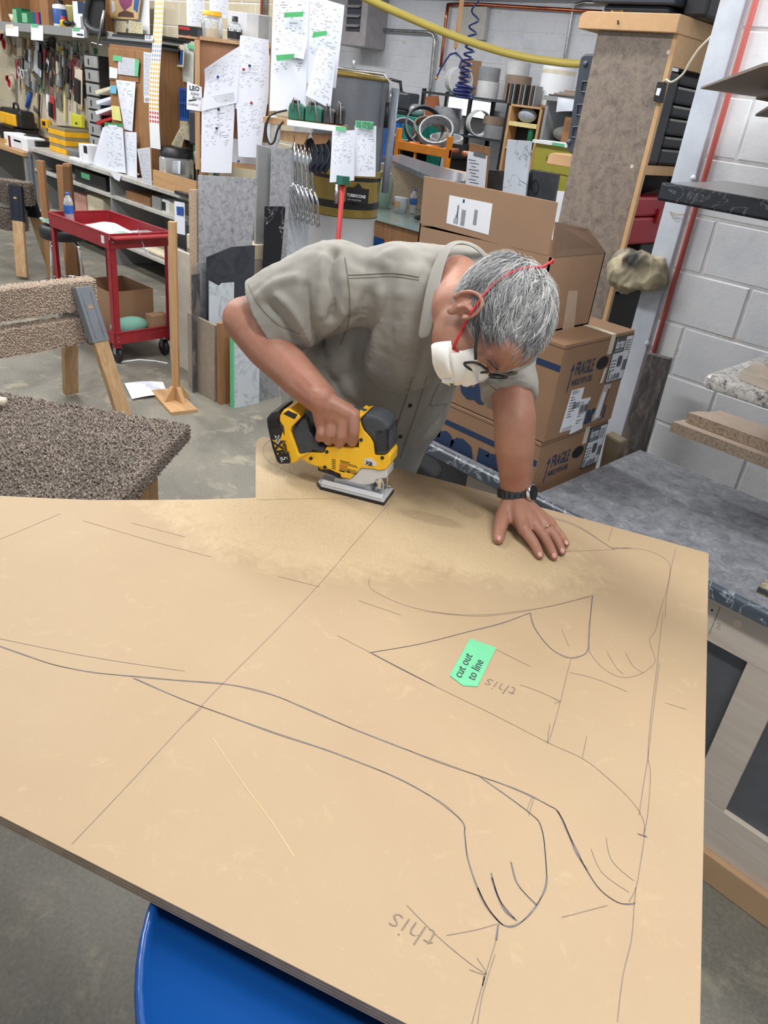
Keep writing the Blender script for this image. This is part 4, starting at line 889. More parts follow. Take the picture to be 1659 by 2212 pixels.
# dust mask
m_mask = M('white_mask', (238, 236, 230), .8, var=.04, sc=30, bump=.3, bsc=40)
def mk(u, v):
    ph = 2*math.pi*u; rho = v
    rr, ru = .062, .072
    k = math.sqrt(max(0, 1-rho**2.2))
    wob = 1+.03*math.sin(ph*5+rho*4)*rho; k += .035*math.sin(ph*6+2.5*math.sin(rho*6))*rho*(1-rho)*2
    return HP(rr*rho*math.cos(ph)*wob, .050+.070*k + .008*math.sin(ph*4+1)*rho*(1-rho)*2, -.046+ru*rho*math.sin(ph)*wob)
mask = part('dust_mask', g_grid(mk, 36, 12), m_mask, person, smooth=True, solid=.002)
part('nose_clip', g_tube([HP(-.034, .088, .004), HP(-.016, .111, -.006), HP(0, .117, -.010), HP(.016, .111, -.006), HP(.034, .088, .004)], .0022, 6), m_alu, mask, smooth=True)
part('exhale_valve', g_obox(HP(.006, .117, -.068), HR*.015, HU*.013, HF*.004), m_mask, mask, bev=.002)
part('valve_slot', [g_obox(HP(-.002+.010*i, .1215, -.068+.004*i), HR*.0025, HU*.004, HF*.0006) for i in (0, 1)], m_blackm, mask)
hv, hf_ = join([(cap_v, cap_f)]); co3 = [V(v.co)+LOC['body'] if False else v for v in hv]
bh = BVHTree.FromPolygons([V(p) for p in cap_v], cap_f)
m_strap = M('red_strap', (196, 40, 52), .5, var=.05)
def strap(pxs, up=.006):
    out = []
    for q in cr_spline(pxs, 6):
        d = ray(q[0], q[1]).normalized(); h1, h2 = bh.ray_cast(EYE, d), BV.ray_cast(EYE, d)
        ds = [h[3] for h in (h1, h2) if h[0] is not None]
        if ds: out.append(EYE+d*(min(ds)-up))
    return out
sp_ = strap([(976, 756), (990, 727), (1008, 693), (1025, 665), (1045, 638), (1065, 615), (1090, 597), (1110, 586), (1125, 580)])
if len(sp_) > 4:
    sp_ = [sum((sp_[max(0, min(len(sp_)-1, i+k))] for k in range(-3, 4)), V((0, 0, 0)))/7 for i in range(len(sp_))]
    part('strap', g_tube([HP(.050, .072, -.022)]+sp_, .0026, 6), m_strap, mask, smooth=True)
    kn = T(1190, 566, (sp_[-1]-EYE).dot(FW)+.02)
    part('strap', g_tube([sp_[-1], T(1150, 577, (sp_[-1]-EYE).dot(FW)+.01), T(1172, 577, (sp_[-1]-EYE).dot(FW)+.015), kn, kn+UP*.006+RT*.003, kn-UP*.003+RT*.004], .0024, 6), m_strap, mask, smooth=True)
part('strap', g_tube([HP(.052, .050, -.082), HP(.056, .058, -.072), HP(.050, .074, -.064)], .0026, 6), m_strap, mask, smooth=True)
# glasses
gl = part('eyeglasses', g_tube([HP(-.010, .104, .020), HP(0, .106, .022), HP(.010, .104, .020)], .0024, 8), m_black, person, smooth=True, label='black framed eyeglasses')
for s in (1, -1): part('temple_arm', g_tube([HP(s*.078, .005, .026), HP(s*.079, .03, .025), HP(s*.075, .074, .022), HP(s*.067, .090, .020)], .0030, 8), m_black, gl, smooth=True)
m_lens = NT('lens_glass'); m_lens = m_lens.fin((.9, .92, .92, 1), .05, 0, Transmission_Weight=.9, IOR=1.2, Alpha=.5)
for s in (1, -1):
    ol = [(s*(.039+.028*math.copysign(abs(math.cos(a))**.7, math.cos(a))), .108-.0, .006+.017*math.copysign(abs(math.sin(a))**.7, math.sin(a))) for a in [k*math.pi/10 for k in range(21)]]
    ol = [HP(x, f-.010-.16*abs(x)**1.2*1.2+.004, u) for x, f, u in ol]
    part('rim', g_tube(ol, .0027, 7), m_black, gl, smooth=True)
    part('lens', (ol[:-1], [tuple(range(20))]), m_lens, gl)
# watch and ring
wa = (zl(630, 240, .09)-zl(640, 450, .052)).normalized()
wc = zl(622, 345, .066); s1 = (RT-wa*RT.dot(wa)).normalized(); s2 = wa.cross(s1)
m_strapw = M('dark_link_strap', (58, 60, 62), .35, .5, var=.3, sc=160)
wt = part('wristwatch', [g_loft([(wc-wa*.010, s1*.0375, s2*.0365), (wc-wa*.0095, s1*.0395, s2*.0385), (wc+wa*.0095, s1*.0395, s2*.0385), (wc+wa*.010, s1*.0375, s2*.0365)], 32)], m_strapw, person, label='dark steel wristwatch')
ld = [(.0388, -.0095, .0400, .0095)]
for k in range(20):
    a = 2*math.pi*k/20; e = s1*math.cos(a)+s2*math.sin(a); tg = -s1*math.sin(a)+s2*math.cos(a)
    part('link', g_obox(wc+e*.0398, tg*.0052, wa*.0088, e*.0012), m_strapw, wt, bev=.0008)
e = (s1*.72-FW*.70+UP*.1).normalized(); e = (e-wa*e.dot(wa)).normalized(); dcn = wc+e*.0400
part('watch_case', g_lathe([(0, 0), (.019, 0), (.020, .002), (.020, .007), (.0175, .009)], dcn, e, 28), m_chrome, wt, smooth=True)
part('watch_dial', g_lathe([(.0175, .0085), (.0, .0092)], dcn, e, 28), M('dial_black', (34, 36, 38), .15), wt, smooth=True)
part('crown', g_tube([dcn+e*.004-wa*.0195, dcn+e*.004-wa*.0245], .0028, 8), m_chrome, wt)
rg0, rg1 = zl(955, 725, .034), zl(1075, 885, .021); rd = (rg1-rg0).normalized(); rc = rg0+(rg1-rg0)*.42; a1, a2, _ = frame(rd)
part('ring', g_tube([rc+(a1*math.cos(k*.3142)+a2*math.sin(k*.3142))*.0132 for k in range(21)], .0016, 6), M('gold_ring', (214, 190, 130), .2, .9), person, smooth=True)
# ------------------------------------------------------------------ carpet-topped table, sawhorses, cart, stand on the left
def tufts(spots, h, w, rnd, lean=.5):
    vs, fs = [], []
    for p, n in spots:
        a1, a2, _ = frame(n); ang = rnd.random()*6.28; d = a1*math.cos(ang)+a2*math.sin(ang); e = n.cross(d)
        hh = h*rnd.uniform(.6, 1.25); ww = w*rnd.uniform(.7, 1.2); tip = p + n*hh + d*hh*rnd.uniform(.1, lean)
        b = len(vs)
        for k in range(4):
            c, s = (1, 0, -1, 0)[k], (0, 1, 0, -1)[k]
            vs.append(p-n*.002+(d*c+e*s)*ww*.7)
        for k in range(4):
            c, s = (1, 0, -1, 0)[k], (0, 1, 0, -1)[k]
            vs.append(p+n*hh*.6+d*hh*lean*.3+(d*c+e*s)*ww)
        vs.append(tip)
        fs += [(b+k, b+(k+1) % 4, b+4+(k+1) % 4, b+4+k) for k in range(4)] + [(b+4+k, b+4+(k+1) % 4, b+8) for k in range(4)]
    return vs, fs
def carpet_mat(name, cols, sc=170):
    t = NT(name); a = t.noise(sc, 2, .7); b = t.noise(5, 4)
    c = t.ramp(a, [(.30+.4*i/(len(cols)-1), rgb(*k)) for i, k in enumerate(cols)])
    c = t.mix(t.ramp(b, [(.45, (0, 0, 0, 1)), (.7, (.35,)*3+(1,))]), c, rgb(*[v*.7 for v in cols[1]])); return t.fin(c, .95)
m_carp = carpet_mat('brown_carpet', [(84, 76, 70), (118, 107, 99), (150, 138, 128), (192, 180, 168)])
m_carpb = M('carpet_backing', (88, 80, 72), .95)
m_carp2 = carpet_mat('beige_carpet', [(158, 140, 126), (182, 164, 150), (200, 184, 168), (218, 202, 184)], 150)
zt_ = .80
A, B_, D_ = Z(404, 915, zt_), Z(0, 846, zt_), Z(285, 1078, zt_)
ea = (B_-A).normalized(); eb = (D_-Z(412, 935, zt_)).normalized()
cors = [A, A+ea*1.5, A+ea*1.5+eb*.75, A+eb*.75]
tb = thing('carpeted_worktable', 'worktable covered in brown grey speckled carpet behind the fiberboard', 'table', V((sum((c.x for c in cors))/4, sum((c.y for c in cors))/4, 0)))
part('tabletop', g_prism([c-V((0, 0, .006)) for c in cors], (0, 0, -.055)), m_carpb, tb, bev=.02, bseg=4)
rnd = random.Random(21); sp = []
n1 = (eb*-1); n2 = (ea*-1)
for i in range(15000):
    u, v = rnd.random(), rnd.random()*.75; u = u**1.3
    sp.append((A+ea*1.5*u+eb*v-V((0, 0, .006)), V((0, 0, 1))))
for i in range(3600):
    v, z = rnd.random()*.75, rnd.random()
    nn = (n2*1.0+V((0, 0, .9*(1-z)**3))).normalized(); sp.append((A+eb*v-V((0, 0, .006+.052*z))+n2*.002, nn))
for i in range(1500):
    v, z = rnd.random()*1.0, rnd.random(); sp.append((A+ea*v-V((0, 0, .006+.052*z))+n1*.002, n1))
part('carpet_pile', tufts(sp, .011, .0034, rnd, .8), m_carp, tb, smooth=True, kind='stuff')
for u, v in ((.12, .12), (.12, .62), (1.35, .12), (1.35, .62)):
    c0 = A+ea*u+eb*v; part('leg', g_box((c0.x-.035, c0.y-.035, 0), (c0.x+.035, c0.y+.035, zt_-.061)), m_pine, tb, bev=.002)
c0 = Z(3, 872, zt_+.012)
one('wood_offcut', 'rounded end of a pale wood stick lying on the carpeted table', 'wood offcut', g_tube([Z(12, 868, zt_+.022), Z(-60, 860, zt_+.022)], [.016, .017], 12), m_maple, smooth=True)
# sawhorses
def sawhorse(label, a, b, topz, w, hgt, gap, m_br, m_cp, carp_seed, bracket_lab, dens=1.0, legw=.045, spread=.24, lower=True):
    a, b = V(a), V(b); d = (b-a).normalized(); s = d.cross(V((0, 0, 1)))
    t = thing('sawhorse', label, 'sawhorse', V((a.x, a.y, 0)))
    r_ = random.Random(carp_seed)
    for k, zz0 in enumerate([topz-hgt] + ([topz-hgt-gap-hgt*.9] if lower else [])):
        hh = hgt if k == 0 else hgt*.9
        bm_ = part('padded_beam', g_obox((a+b)/2+V((0, 0, zz0+hh/2)) + (d*.09 if k else V((0, 0, 0))), (b-a)/2, s*w/2, V((0, 0, hh/2))), M('beam_backing_%d' % carp_seed, (150, 132, 118) if carp_seed == 5 else (84, 76, 68), .95), t, bev=.012, bseg=3)
        L = (b-a).length; ss = []
        for i in range(int(L*hh*2*11000*dens)):
            u, v = r_.random()*L, r_.random()*hh; off = d*.09 if k else V((0, 0, 0))
            p = a+d*u+off; 
            for sg in (1, -1): ss.append((p+s*sg*(w/2-.001)+V((0, 0, zz0+v)), s*sg))
        for i in range(int(L*w*11000*dens)):
            u, v = r_.random()*L, r_.uniform(-.5, .5)*w; off = d*.09 if k else V((0, 0, 0)); ss.append((a+d*u+s*v+off+V((0, 0, zz0+hh-.001)), V((0, 0, 1))))
        for i in range(int(w*hh*2*9000)):
            v, z = r_.uniform(-.5, .5)*w, r_.random()*hh; off = d*.09 if k else V((0, 0, 0)); ss.append((a+s*v+off+V((0, 0, zz0+z)), -d)); 
        part('carpet_wrap', tufts(ss, .009, .0036, r_, .7), m_cp, bm_, smooth=True, kind='stuff')
    for e, sg0 in ((a, 1), (b, -1)):
        for sg in (1, -1):
            top = e + d*(.10*sg0) + s*sg*(w/2+.028) + V((0, 0, topz-.05)); bot = e + d*(.02*sg0) + s*sg*(w/2+spread) ; bot.z = 0.0
            ld = (top-bot).normalized(); ls = d; ln = ld.cross(ls).normalized()
            q = top - ld*.20; part('leg', g_obox((q+bot)/2+V((0, 0, .012)), ls*legw, ln*.019, (q-bot)/2-ld*.012), m_pinel, t, bev=.002)
            br = part('bracket', g_obox(top-ld*.13, ls*(legw+.008), ln*.026, ld*.155), m_br, t, bev=.004)
            part('bracket_rib', [g_tube([top-ld*.25+ls*x*legw*.62+ln*sg*.0 + s*sg*.028, top+ld*.0+ls*x*legw*.62 + s*sg*.028], .004, 6) for x in (-1, 1)], m_br, br)
            part('bracket_slot', g_obox(top-ld*.08+s*sg*.0275, ls*.014, s*.001, ld*.008), m_pinel, br)
    return t
m_pinel = wood('sawhorse_pine', (196, 164, 124), (170, 134, 96), 2)
m_brk = M('grey_bracket', (124, 130, 138), .42, .25, var=.08); m_brkb = M('black_bracket', (34, 38, 50), .35, .3)
zt2_ = .80; e1 = Z(196, 600, zt2_)
hz = CFR
d1 = V((-.28, -.96, 0)).normalized()
sawhorse('sawhorse with two beige carpet-wrapped beams and grey metal brackets', V((e1.x, e1.y, 0)), V((e1.x, e1.y, 0))+(Z(0, 622, zt2_)-e1).normalized()*1.15, zt2_, .085, .165, .045, m_brk, m_carp2, 5, 'grey', 1.0)
e2 = Z(66, 400, .80)
sawhorse('rear sawhorse with dark brown carpet-wrapped beams and black metal brackets', V((e2.x, e2.y, 0)), V((e2.x, e2.y, 0))+V((-.75, -.66, 0))*1.0, .82, .11, .20, .06, m_brkb, m_carp, 6, 'black', .8, .05)
for k, (px, w) in enumerate(((81, .045), (140, .09))):
    pass
# upright posts behind the red cart
def post(label, xs, yt, yb, D, m, notch=False):
    a, b = CF(xs[0], yt, D), CF(xs[1], yt+2, D); b.z = a.z; a0, b0 = V((a.x, a.y, 0)), V((b.x, b.y, 0)); n = -CFN*.05
    return one('wood_post', label, 'post', [g_prism([a0, b0, b, a], n)] + ([g_prism([a0+n*.0, b0, b+V((0, 0, .02)), (a+b)/2+V((0, 0, .02))], n)] if notch else []), m, bev=.003)
post('narrow upright pine post behind the black stool seat', (77, 92), 346, 600, 7.15, m_brown); post('broad notched upright pine board behind the red cart', (120, 150), 356, 600, 7.0, m_brown, True)
# stand: single post on a small plywood foot
pf = Z(381, 868, .0)
st = thing('post_stand', 'square pine post standing on a small plywood foot with corner braces', 'stand', pf)
pt = PN(368, 478, pf, CFN)
part('post', g_prism([pf+V((.0, -.030, .02)), pf+V((.030, 0, .02)), pf+V((0, .030, .02)), pf+V((-.030, 0, .02))], V((0, 0, pt.z-.02))), m_pine, st, bev=.001)
fx, fy_ = V((.98, -.2, 0)).normalized(), V((.2, .98, 0)).normalized()
part('foot', g_obox(pf+V((.0, -.02, .010)), fx*.20, fy_*.085, V((0, 0, .010))), m_pinex, st, bev=.001)
for ang in (0, 1.57, 3.14, 4.71):
    dd = V((math.cos(ang+.8-.785), math.sin(ang+.8-.785), 0)); q = pf+dd*.02+V((0, 0, .0205)); sdv = V((-dd.y, dd.x, 0))
    part('brace', g_prism([q+sdv*.015, q+dd*.075+sdv*.015, q+dd*.012+V((0, 0, .09))+sdv*.015, q+V((0, 0, .09))+sdv*.015], sdv*-.03), m_pine, st, bev=.001)
def sheet_px(name, label, pxs, plane, m, uv=True, lift=0, cat='paper', bulge=0, nu=6, nv=8, group=None, curl=None):
    f = AT(plane); q = [f(*p) for p in pxs]; n = NRM(plane)
    def fn(u, v):
        p = (q[3]*(1-u)+q[2]*u)*(1-v) + (q[0]*(1-u)+q[1]*u)*v
        b = bulge*math.sin(math.pi*u)*(.6+.4*math.sin(2.2*v)) + lift
        if curl: b += curl(u, v)
        return p + n*b
    g = g_grid(fn, nu, nv); uvs = [(i/nu, j/nv) for j in range(nv+1) for i in range(nu+1)]
    return one(name, label, cat, g, m, uv=uvs, smooth=True, group=group)
def paper_mat(name, rows, cols, vmin=0, base=(226, 231, 244), ink=(112, 118, 138), head=True, dens=.5):
    t = NT(name); uv = t.n('ShaderNodeUVMap').outputs[0]; s = t.n('ShaderNodeSeparateXYZ'); t.link(uv, s.inputs[0]); u, v = s.outputs[0], s.outputs[1]
    rv = t.math('MULTIPLY', v, rows); fr_ = t.math('FRACT', rv); ln = t.math('LESS_THAN', fr_, .42)
    cx = t.n('ShaderNodeCombineXYZ'); t.put(cx.inputs[0], t.math('MULTIPLY', u, cols)); t.put(cx.inputs[1], t.math('MULTIPLY', t.math('FLOOR', rv), 3.7))
    nz = t.noise(1.0, 1, .5, src=cx.outputs[0]); wd_ = t.math('GREATER_THAN', nz, 1-dens)
    mg = t.math('MULTIPLY', t.math('GREATER_THAN', u, .09), t.math('LESS_THAN', u, .91)); mg = t.math('MULTIPLY', mg, t.math('MULTIPLY', t.math('GREATER_THAN', v, max(vmin, .05)), t.math('LESS_THAN', v, .96)))
    cy = t.n('ShaderNodeCombineXYZ'); t.put(cy.inputs[1], t.math('MULTIPLY', t.math('FLOOR', rv), 1.31)); nb_ = t.math('GREATER_THAN', t.noise(.9, 1, .5, src=cy.outputs[0]), .40)
    mask = t.math('MULTIPLY', t.math('MULTIPLY', ln, wd_), t.math('MULTIPLY', mg, nb_))
    c = t.mix(t.math('MULTIPLY', mask, .75), rgb(*base), rgb(*ink)); return t.fin(c, .75)
m_form = paper_mat('printed_form', 46, 8, .35, dens=.43); m_form2 = paper_mat('printed_form_sparse', 30, 7, .1, dens=.42); m_draw = paper_mat('printed_dense', 60, 10, .05, base=(206, 210, 220), dens=.55)
m_plain = M('plain_paper', (228, 233, 246), .75, var=.02)
o = sheet_px('printed_page', 'printed page lying on the concrete beside the post stand', [(269, 828), (352, 825), (362, 851), (285, 862)], ('z', .012), m_form, bulge=.01)
# red service cart
la = Z(250, 748, .14); cx_, cy_ = V((-.985, .0, 0)), V((0, 1, 0))
ca = math.radians(3); cux, cuy = V((-math.cos(ca), math.sin(ca)*-1, 0)), V((math.sin(ca)*-1, math.cos(ca), 0))
LC, WC = .82, .46
ztp = PN(236, 506, la, CFN).z
cart = thing('service_cart', 'red two-shelf steel service cart with black casters', 'cart', V((la.x-.4, la.y+.2, 0)))
K = lambda u, v, z: V((la.x, la.y, 0)) + cux*u + cuy*v + V((0, 0, z))
for u, v in ((0, 0), (LC, 0), (0, WC), (LC, WC)):
    su, sv_ = (1 if u == 0 else -1), (1 if v == 0 else -1)
    part('leg', [g_prism([K(u, v, .12), K(u+.045*su, v, .12), K(u+.045*su, v, ztp-.06), K(u, v, ztp-.06)], cuy*.003*sv_), g_prism([K(u, v, .12), K(u, v+.045*sv_, .12), K(u, v+.045*sv_, ztp-.06), K(u, v, ztp-.06)], cux*.003*su)], m_red, cart)
def tray(z, h, nm):
    g = [g_prism([K(0, 0, z), K(LC, 0, z), K(LC, WC, z), K(0, WC, z)], (0, 0, .004))]
    for a, b in ((K(0, -.004, z), K(LC, -.004, z)), (K(0, WC+.004, z), K(LC, WC+.004, z)), (K(-.004, 0, z), K(-.004, WC, z)), (K(LC+.004, 0, z), K(LC+.004, WC, z))):
        dd = (b-a).normalized(); nn = V((-dd.y, dd.x, 0)); g.append(g_obox((a+b)/2+V((0, 0, h/2-.01)), (b-a)/2, nn*.0035, V((0, 0, h/2))))
        g.append(g_obox((a+b)/2+V((0, 0, h-.012)), (b-a)/2, nn*.008, V((0, 0, .004))))
    part(nm, g, m_red, cart, bev=.001)
tray(.16, .085, 'lower_tray'); tray(ztp-.085, .095, 'upper_tray')
part('handle', g_obox(K(-.05, WC/2, ztp-.015), cux*.045, cuy*(WC/2+.005), V((0, 0, .006))), m_red, cart, bev=.002)
part('cart_label', g_prism([K(.05, -.0085, ztp-.07), K(.09, -.0085, ztp-.07), K(.09, -.0085, ztp-.02), K(.05, -.0085, ztp-.02)], cuy*-.0006), m_lab, cart)
for u, v in ((.05, .04), (LC-.05, .04), (.05, WC-.04), (LC-.05, WC-.04)):
    w = K(u, v, .06); cs = part('caster', g_lathe([(.0, -.016), (.04, -.016), (.056, -.012), (.06, 0), (.056, .012), (.04, .016), (0, .016)], w, cuy, 20), m_black, cart, smooth=True)
    part('caster_fork', [g_obox(w+V((0, 0, .05))+cuy*.022*s, cux*.018, cuy*.002, V((0, 0, .045))) for s in (1, -1)] + [g_obox(w+V((0, 0, .096)), cux*.03, cuy*.024, V((0, 0, .003)))], m_steel, cs)
for (u, v) in ((0, 0), (0, WC)):
    for z in (.17, .20, ztp-.05, ztp-.015): part('bolt', g_lathe([(0, .003), (.006, .002), (.006, 0)], K(u-.0075, v+(.02 if v == 0 else -.02), z), -cux, 8), m_steel, cart)
zc2 = ztp-.08
one('carton', 'open brown carton sitting on the lower tray of the red cart', 'carton', [g_prism([K(.18, .08, z), K(.60, .08, z), K(.60, .42, z), K(.18, .42, z)], (0, 0, h)) for z, h in ((.165, .004),)] + [g_obox((K(a, b, .165)+K(c, d, .165))/2+V((0, 0, .15)), (K(c, d, 0)-K(a, b, 0))/2, cuy*.003 if b == d else cux*.003, V((0, 0, .15))) for a, b, c, d in ((.18, .08, .60, .08), (.18, .42, .60, .42), (.18, .08, .18, .42), (.60, .08, .60, .42))], m_card)
one('foam_bundle', 'sea green foam bundle lying in the lower tray of the red cart', 'foam', g_ell(K(.10, .17, .235), cux*.065, cuy*.15, V((0, 0, .07))), M('sea_green_foam', (120, 172, 158), .8, var=.12, bump=.4, bsc=20), smooth=True)
cardp = [K(.01, .30, .166), K(.10, .30, .166), K(.10, .44, .166), K(.01, .44, .166)]
one('small_carton', 'small brown carton beside the green foam in the red cart', 'carton', g_prism(cardp, (0, 0, .15)), m_card2, bev=.003)
def bottle(label, base, h, r, m_lb, cat='bottle', name='water_bottle', cap=(60, 110, 200)):
    t = thing(name, label, cat, base)
    part('bottle', g_lathe([(0, 0), (r*.9, 0), (r, .01), (r*.94, h*.12), (r, h*.18), (r*.94, h*.3), (r*.98, h*.36), (r*.98, h*.62), (r, h*.66), (r*.8, h*.8), (r*.4, h*.9), (r*.38, h*.94), (0, h*.94)], base, seg=20), m_pet, t, smooth=True)
    part('label', g_lathe([(r*1.0, h*.37), (r*1.01, h*.38), (r*1.01, h*.61), (r*1.0, h*.62)], base, seg=20), m_lb, t, smooth=True)
    part('cap', g_lathe([(0, h), (r*.42, h), (r*.45, h*.99), (r*.45, h*.93), (0, h*.93)], base, seg=14), M('cap_%d_%d_%d' % cap, cap, .4), t, smooth=True)
    return t
m_pet = NT('clear_plastic'); m_pet = m_pet.fin((.86, .91, .95, 1), .08, 0, Transmission_Weight=.75, IOR=1.25)
m_lblue = M('bottle_label_blue', (36, 92, 170), .4, var=.2, sc=60)
bottle('water bottle with blue label standing in the top tray of the red cart', K(.72, .10, zc2+.0045), .22, .034, m_lblue)
one('crumpled_papers', 'crumpled white papers piled in the top tray of the red cart', 'paper', g_grid(lambda u, v: K(.10+.52*u, .06+.30*v, zc2+.020+.060*math.sin(math.pi*u)*math.sin(math.pi*v)+.012*noise.noise(V((u*4, v*4, 0)))), 12, 10), M('crumpled_paper', (226, 229, 238), .8, var=.04, bump=.6, bsc=25), smooth=True)
m_slate_c = M('dark_sample', (52, 50, 52), .35, var=.2)
one('laminate_sample', 'dark laminate sample lying at the handle end of the red cart tray', 'laminate', g_prism([K(.02, .04, zc2+.006), K(.44, .03, zc2+.006), K(.46, .43, zc2+.006), K(.02, .43, zc2+.006)], (0, 0, .006)), m_slate_c)
one('plastic_bag', 'crumpled clear green plastic bag at the front of the red cart tray', 'bag', g_ell(K(.055, .12, zc2+.05), cux*.045, cuy*.07, V((0, 0, .035))), M('clear_green_bag', (150, 186, 176), .25, var=.2, bump=.6, bsc=40), smooth=True)
one('clear_clamshell', 'clear plastic clamshell pack at the back of the red cart tray', 'package', g_prism([K(.22, .42, zc2+.0125), K(.03, .42, zc2+.0125), K(.03, .28, zc2+.0125), K(.22, .28, zc2+.0125)], (0, 0, .04)), m_pet, bev=.004)
one('screwdriver_tool', 'slim screwdriver hanging over the handle end of the red cart', 'screwdriver', [g_tube([K(-.02, .2, ztp+.03), K(-.10, .21, ztp-.12)], .003, 6)], m_steel)
# stool with folded plastic behind the cart
sc_ = Z(112, 505, .60)
sx = V((sc_.x-.05, sc_.y+.12, 0))
stl = thing('stool', 'round black seat stool with chrome legs behind the red cart', 'stool', sx)
part('seat', g_lathe([(0, .55), (.17, .55), (.185, .56), (.19, .60), (.185, .645), (.15, .655), (0, .66)], sx, seg=28), m_black, stl, smooth=True)
for a in (.4, 1.97, 3.54, 5.11): part('leg', g_tube([sx+V((.10*math.cos(a), .10*math.sin(a), .55)), sx+V((.15*math.cos(a), .15*math.sin(a), .50)), sx+V((.20*math.cos(a), .20*math.sin(a), 0))], .012, 8), m_chrome, stl, smooth=True)
part('foot_ring', g_tube([sx+V((.183*math.cos(k*.2618), .183*math.sin(k*.2618), .2)) for k in range(25)], .007, 6), m_chrome, stl, smooth=True)
one('plastic_wrap', 'folded green and white plastic wrap lying on the black stool', 'plastic wrap', g_grid(lambda u, v: sx+V((-.16+.36*u, -.14+.3*v, .668+.03*noise.noise(V((u*5, v*5, 3)))+.012)), 14, 10), ramp_mat('green_white_plastic', [(.4, rgb(206, 216, 216)), (.52, rgb(60, 130, 110)), (.62, rgb(190, 206, 200))], 6, 3, .5, .3), smooth=True)
fc0 = Z(345, 800, .0)
one('white_strip', 'thin curved white plastic strip lying on the concrete by the cart', 'strip', g_tube([Z(260, 782, .006), Z(300, 777, .006), Z(335, 780, .006), Z(362, 785, .006)], .006, 6), m_white)
# ------------------------------------------------------------------ workbench along the left wall
m_bench = ramp_mat('worn_bench_top', [(.3, rgb(150, 148, 144)), (.55, rgb(190, 188, 184)), (.75, rgb(170, 162, 150))], 4, rough=.6)
m_beige = M('beige_panel', (196, 186, 166), .8, var=.08); m_gside = M('grey_side_panel', (140, 142, 144), .7, var=.06)
ZB = .912
bn = thing('workbench', 'long cluttered workbench with worn white top along the left wall', 'workbench', (-7.9, 4.2, 0))
part('top', g_box((-9.75, 3.85, ZB-.04), (-6.05, 4.47, ZB)), m_bench, bn, bev=.004)
part('shelf', g_box((-9.7, 3.87, .665), (-6.1, 4.45, .69)), m_bench, bn)
part('shelf', g_box((-9.7, 3.87, .22), (-6.1, 4.45, .245)), m_bench, bn)
part('back', g_box((-9.7, 4.455, 0), (-6.1, 4.47, ZB-.04)), m_gside, bn)
for xa in (-9.72, Y(238, 420, 3.87).x, -6.14): part('gable', g_box((xa, 3.872, 0), (xa+.025, 4.45, ZB-.041)), m_gside, bn)
part('front_leg', g_box((Y(70, 400, 3.84).x-.02, 3.835, 0), (Y(70, 400, 3.84).x+.02, 3.849, ZB-.05)), M('blue_grey_steel', (104, 116, 136), .5), bn)
b2 = thing('side_table', 'plain wood-topped side table at the left end of the workbench', 'table', (-10.6, 4.2, 0))
part('top', g_box((-11.6, 3.8, .80), (-9.80, 4.47, .84)), m_pinex, b2)
for xa in (-11.55, -9.87): part('leg', g_box((xa, 3.83, 0), (xa+.05, 4.45, .80)), m_gside, b2)
pg = one('tool_board', 'beige tool board covering the wall above the workbench', 'tool board', g_box((-11.7, 4.462, .93), (-8.05, 4.49, 2.10)), m_beige)
sf = thing('wall_shelf', 'grey lipped shelf with plywood dividers above the hanging tools', 'shelf', (-9.9, 4.28, 2.07))
part('board', g_box((-11.6, 4.12, 2.11), (-8.62, 4.49, 2.135)), m_gside, sf); part('lip', g_box((-11.6, 4.10, 2.055), (-8.62, 4.119, 2.137)), m_gside, sf)
xd = Y(96, 30, 4.14).x
for xa in (xd, Y(2, 30, 4.14).x, Y(205, 30, 4.14).x): part('divider', g_box((xa-.10, 4.14, 2.137), (xa+.10, 4.48, 2.75)) if xa == xd else g_box((xa-.02, 4.14, 2.137), (xa+.02, 4.48, 2.75)), m_brown, sf)
part('back_board', g_box((-11.6, 4.481, 2.137), (-8.62, 4.492, 2.9)), m_brown, sf)
def IY(xs, ys, yp, z0=None):
    a = Y(xs[0], (ys[0]+ys[1])/2, yp); b = Y(xs[1], (ys[0]+ys[1])/2, yp); mx = sum(xs)/2
    return a.x, b.x, (Y(mx, ys[1], yp).z if z0 is None else z0), Y(mx, ys[0], yp).z
def bxy(name, label, cat, xs, ys, yp, dep, m, z0=None, bev=.003, lab=None):
    x0, x1, za_, zb2_ = IY(xs, ys, yp, z0); t = thing(name, label, cat, ((x0+x1)/2, yp+dep/2, za_))
    part('box', g_box((x0, yp, za_), (x1, yp+dep, zb2_)), m, t, bev=bev)
    if lab: 
        for (u0, v0, u1, v1, mm) in lab: part('label', g_box((x0+(x1-x0)*u0, yp-.0015, za_+(zb2_-za_)*v0), (x0+(x1-x0)*u1, yp-.0002, za_+(zb2_-za_)*v1)), mm, t)
    return t
def cyl(name, label, cat, xs, ys, yp, m, z0=None, prof=None, extra=None):
    x0, x1, za_, zb2_ = IY(xs, ys, yp, z0); r = abs(x1-x0)*.5*.80; h = zb2_-za_; c0 = V(((x0+x1)/2, yp+r, za_)); t = thing(name, label, cat, c0)
    pf_ = prof or [(0, 0), (.96, 0), (1, .02), (1, .95), (.97, 1), (0, 1)]
    part('body', g_lathe([(a*r, b*h) for a, b in pf_], c0, seg=20), m, t, smooth=True)
    for nm, p2, mm in (extra or []): part(nm, g_lathe([(a*r, b*h) for a, b in p2], c0, seg=20), mm, t, smooth=True)
    return t
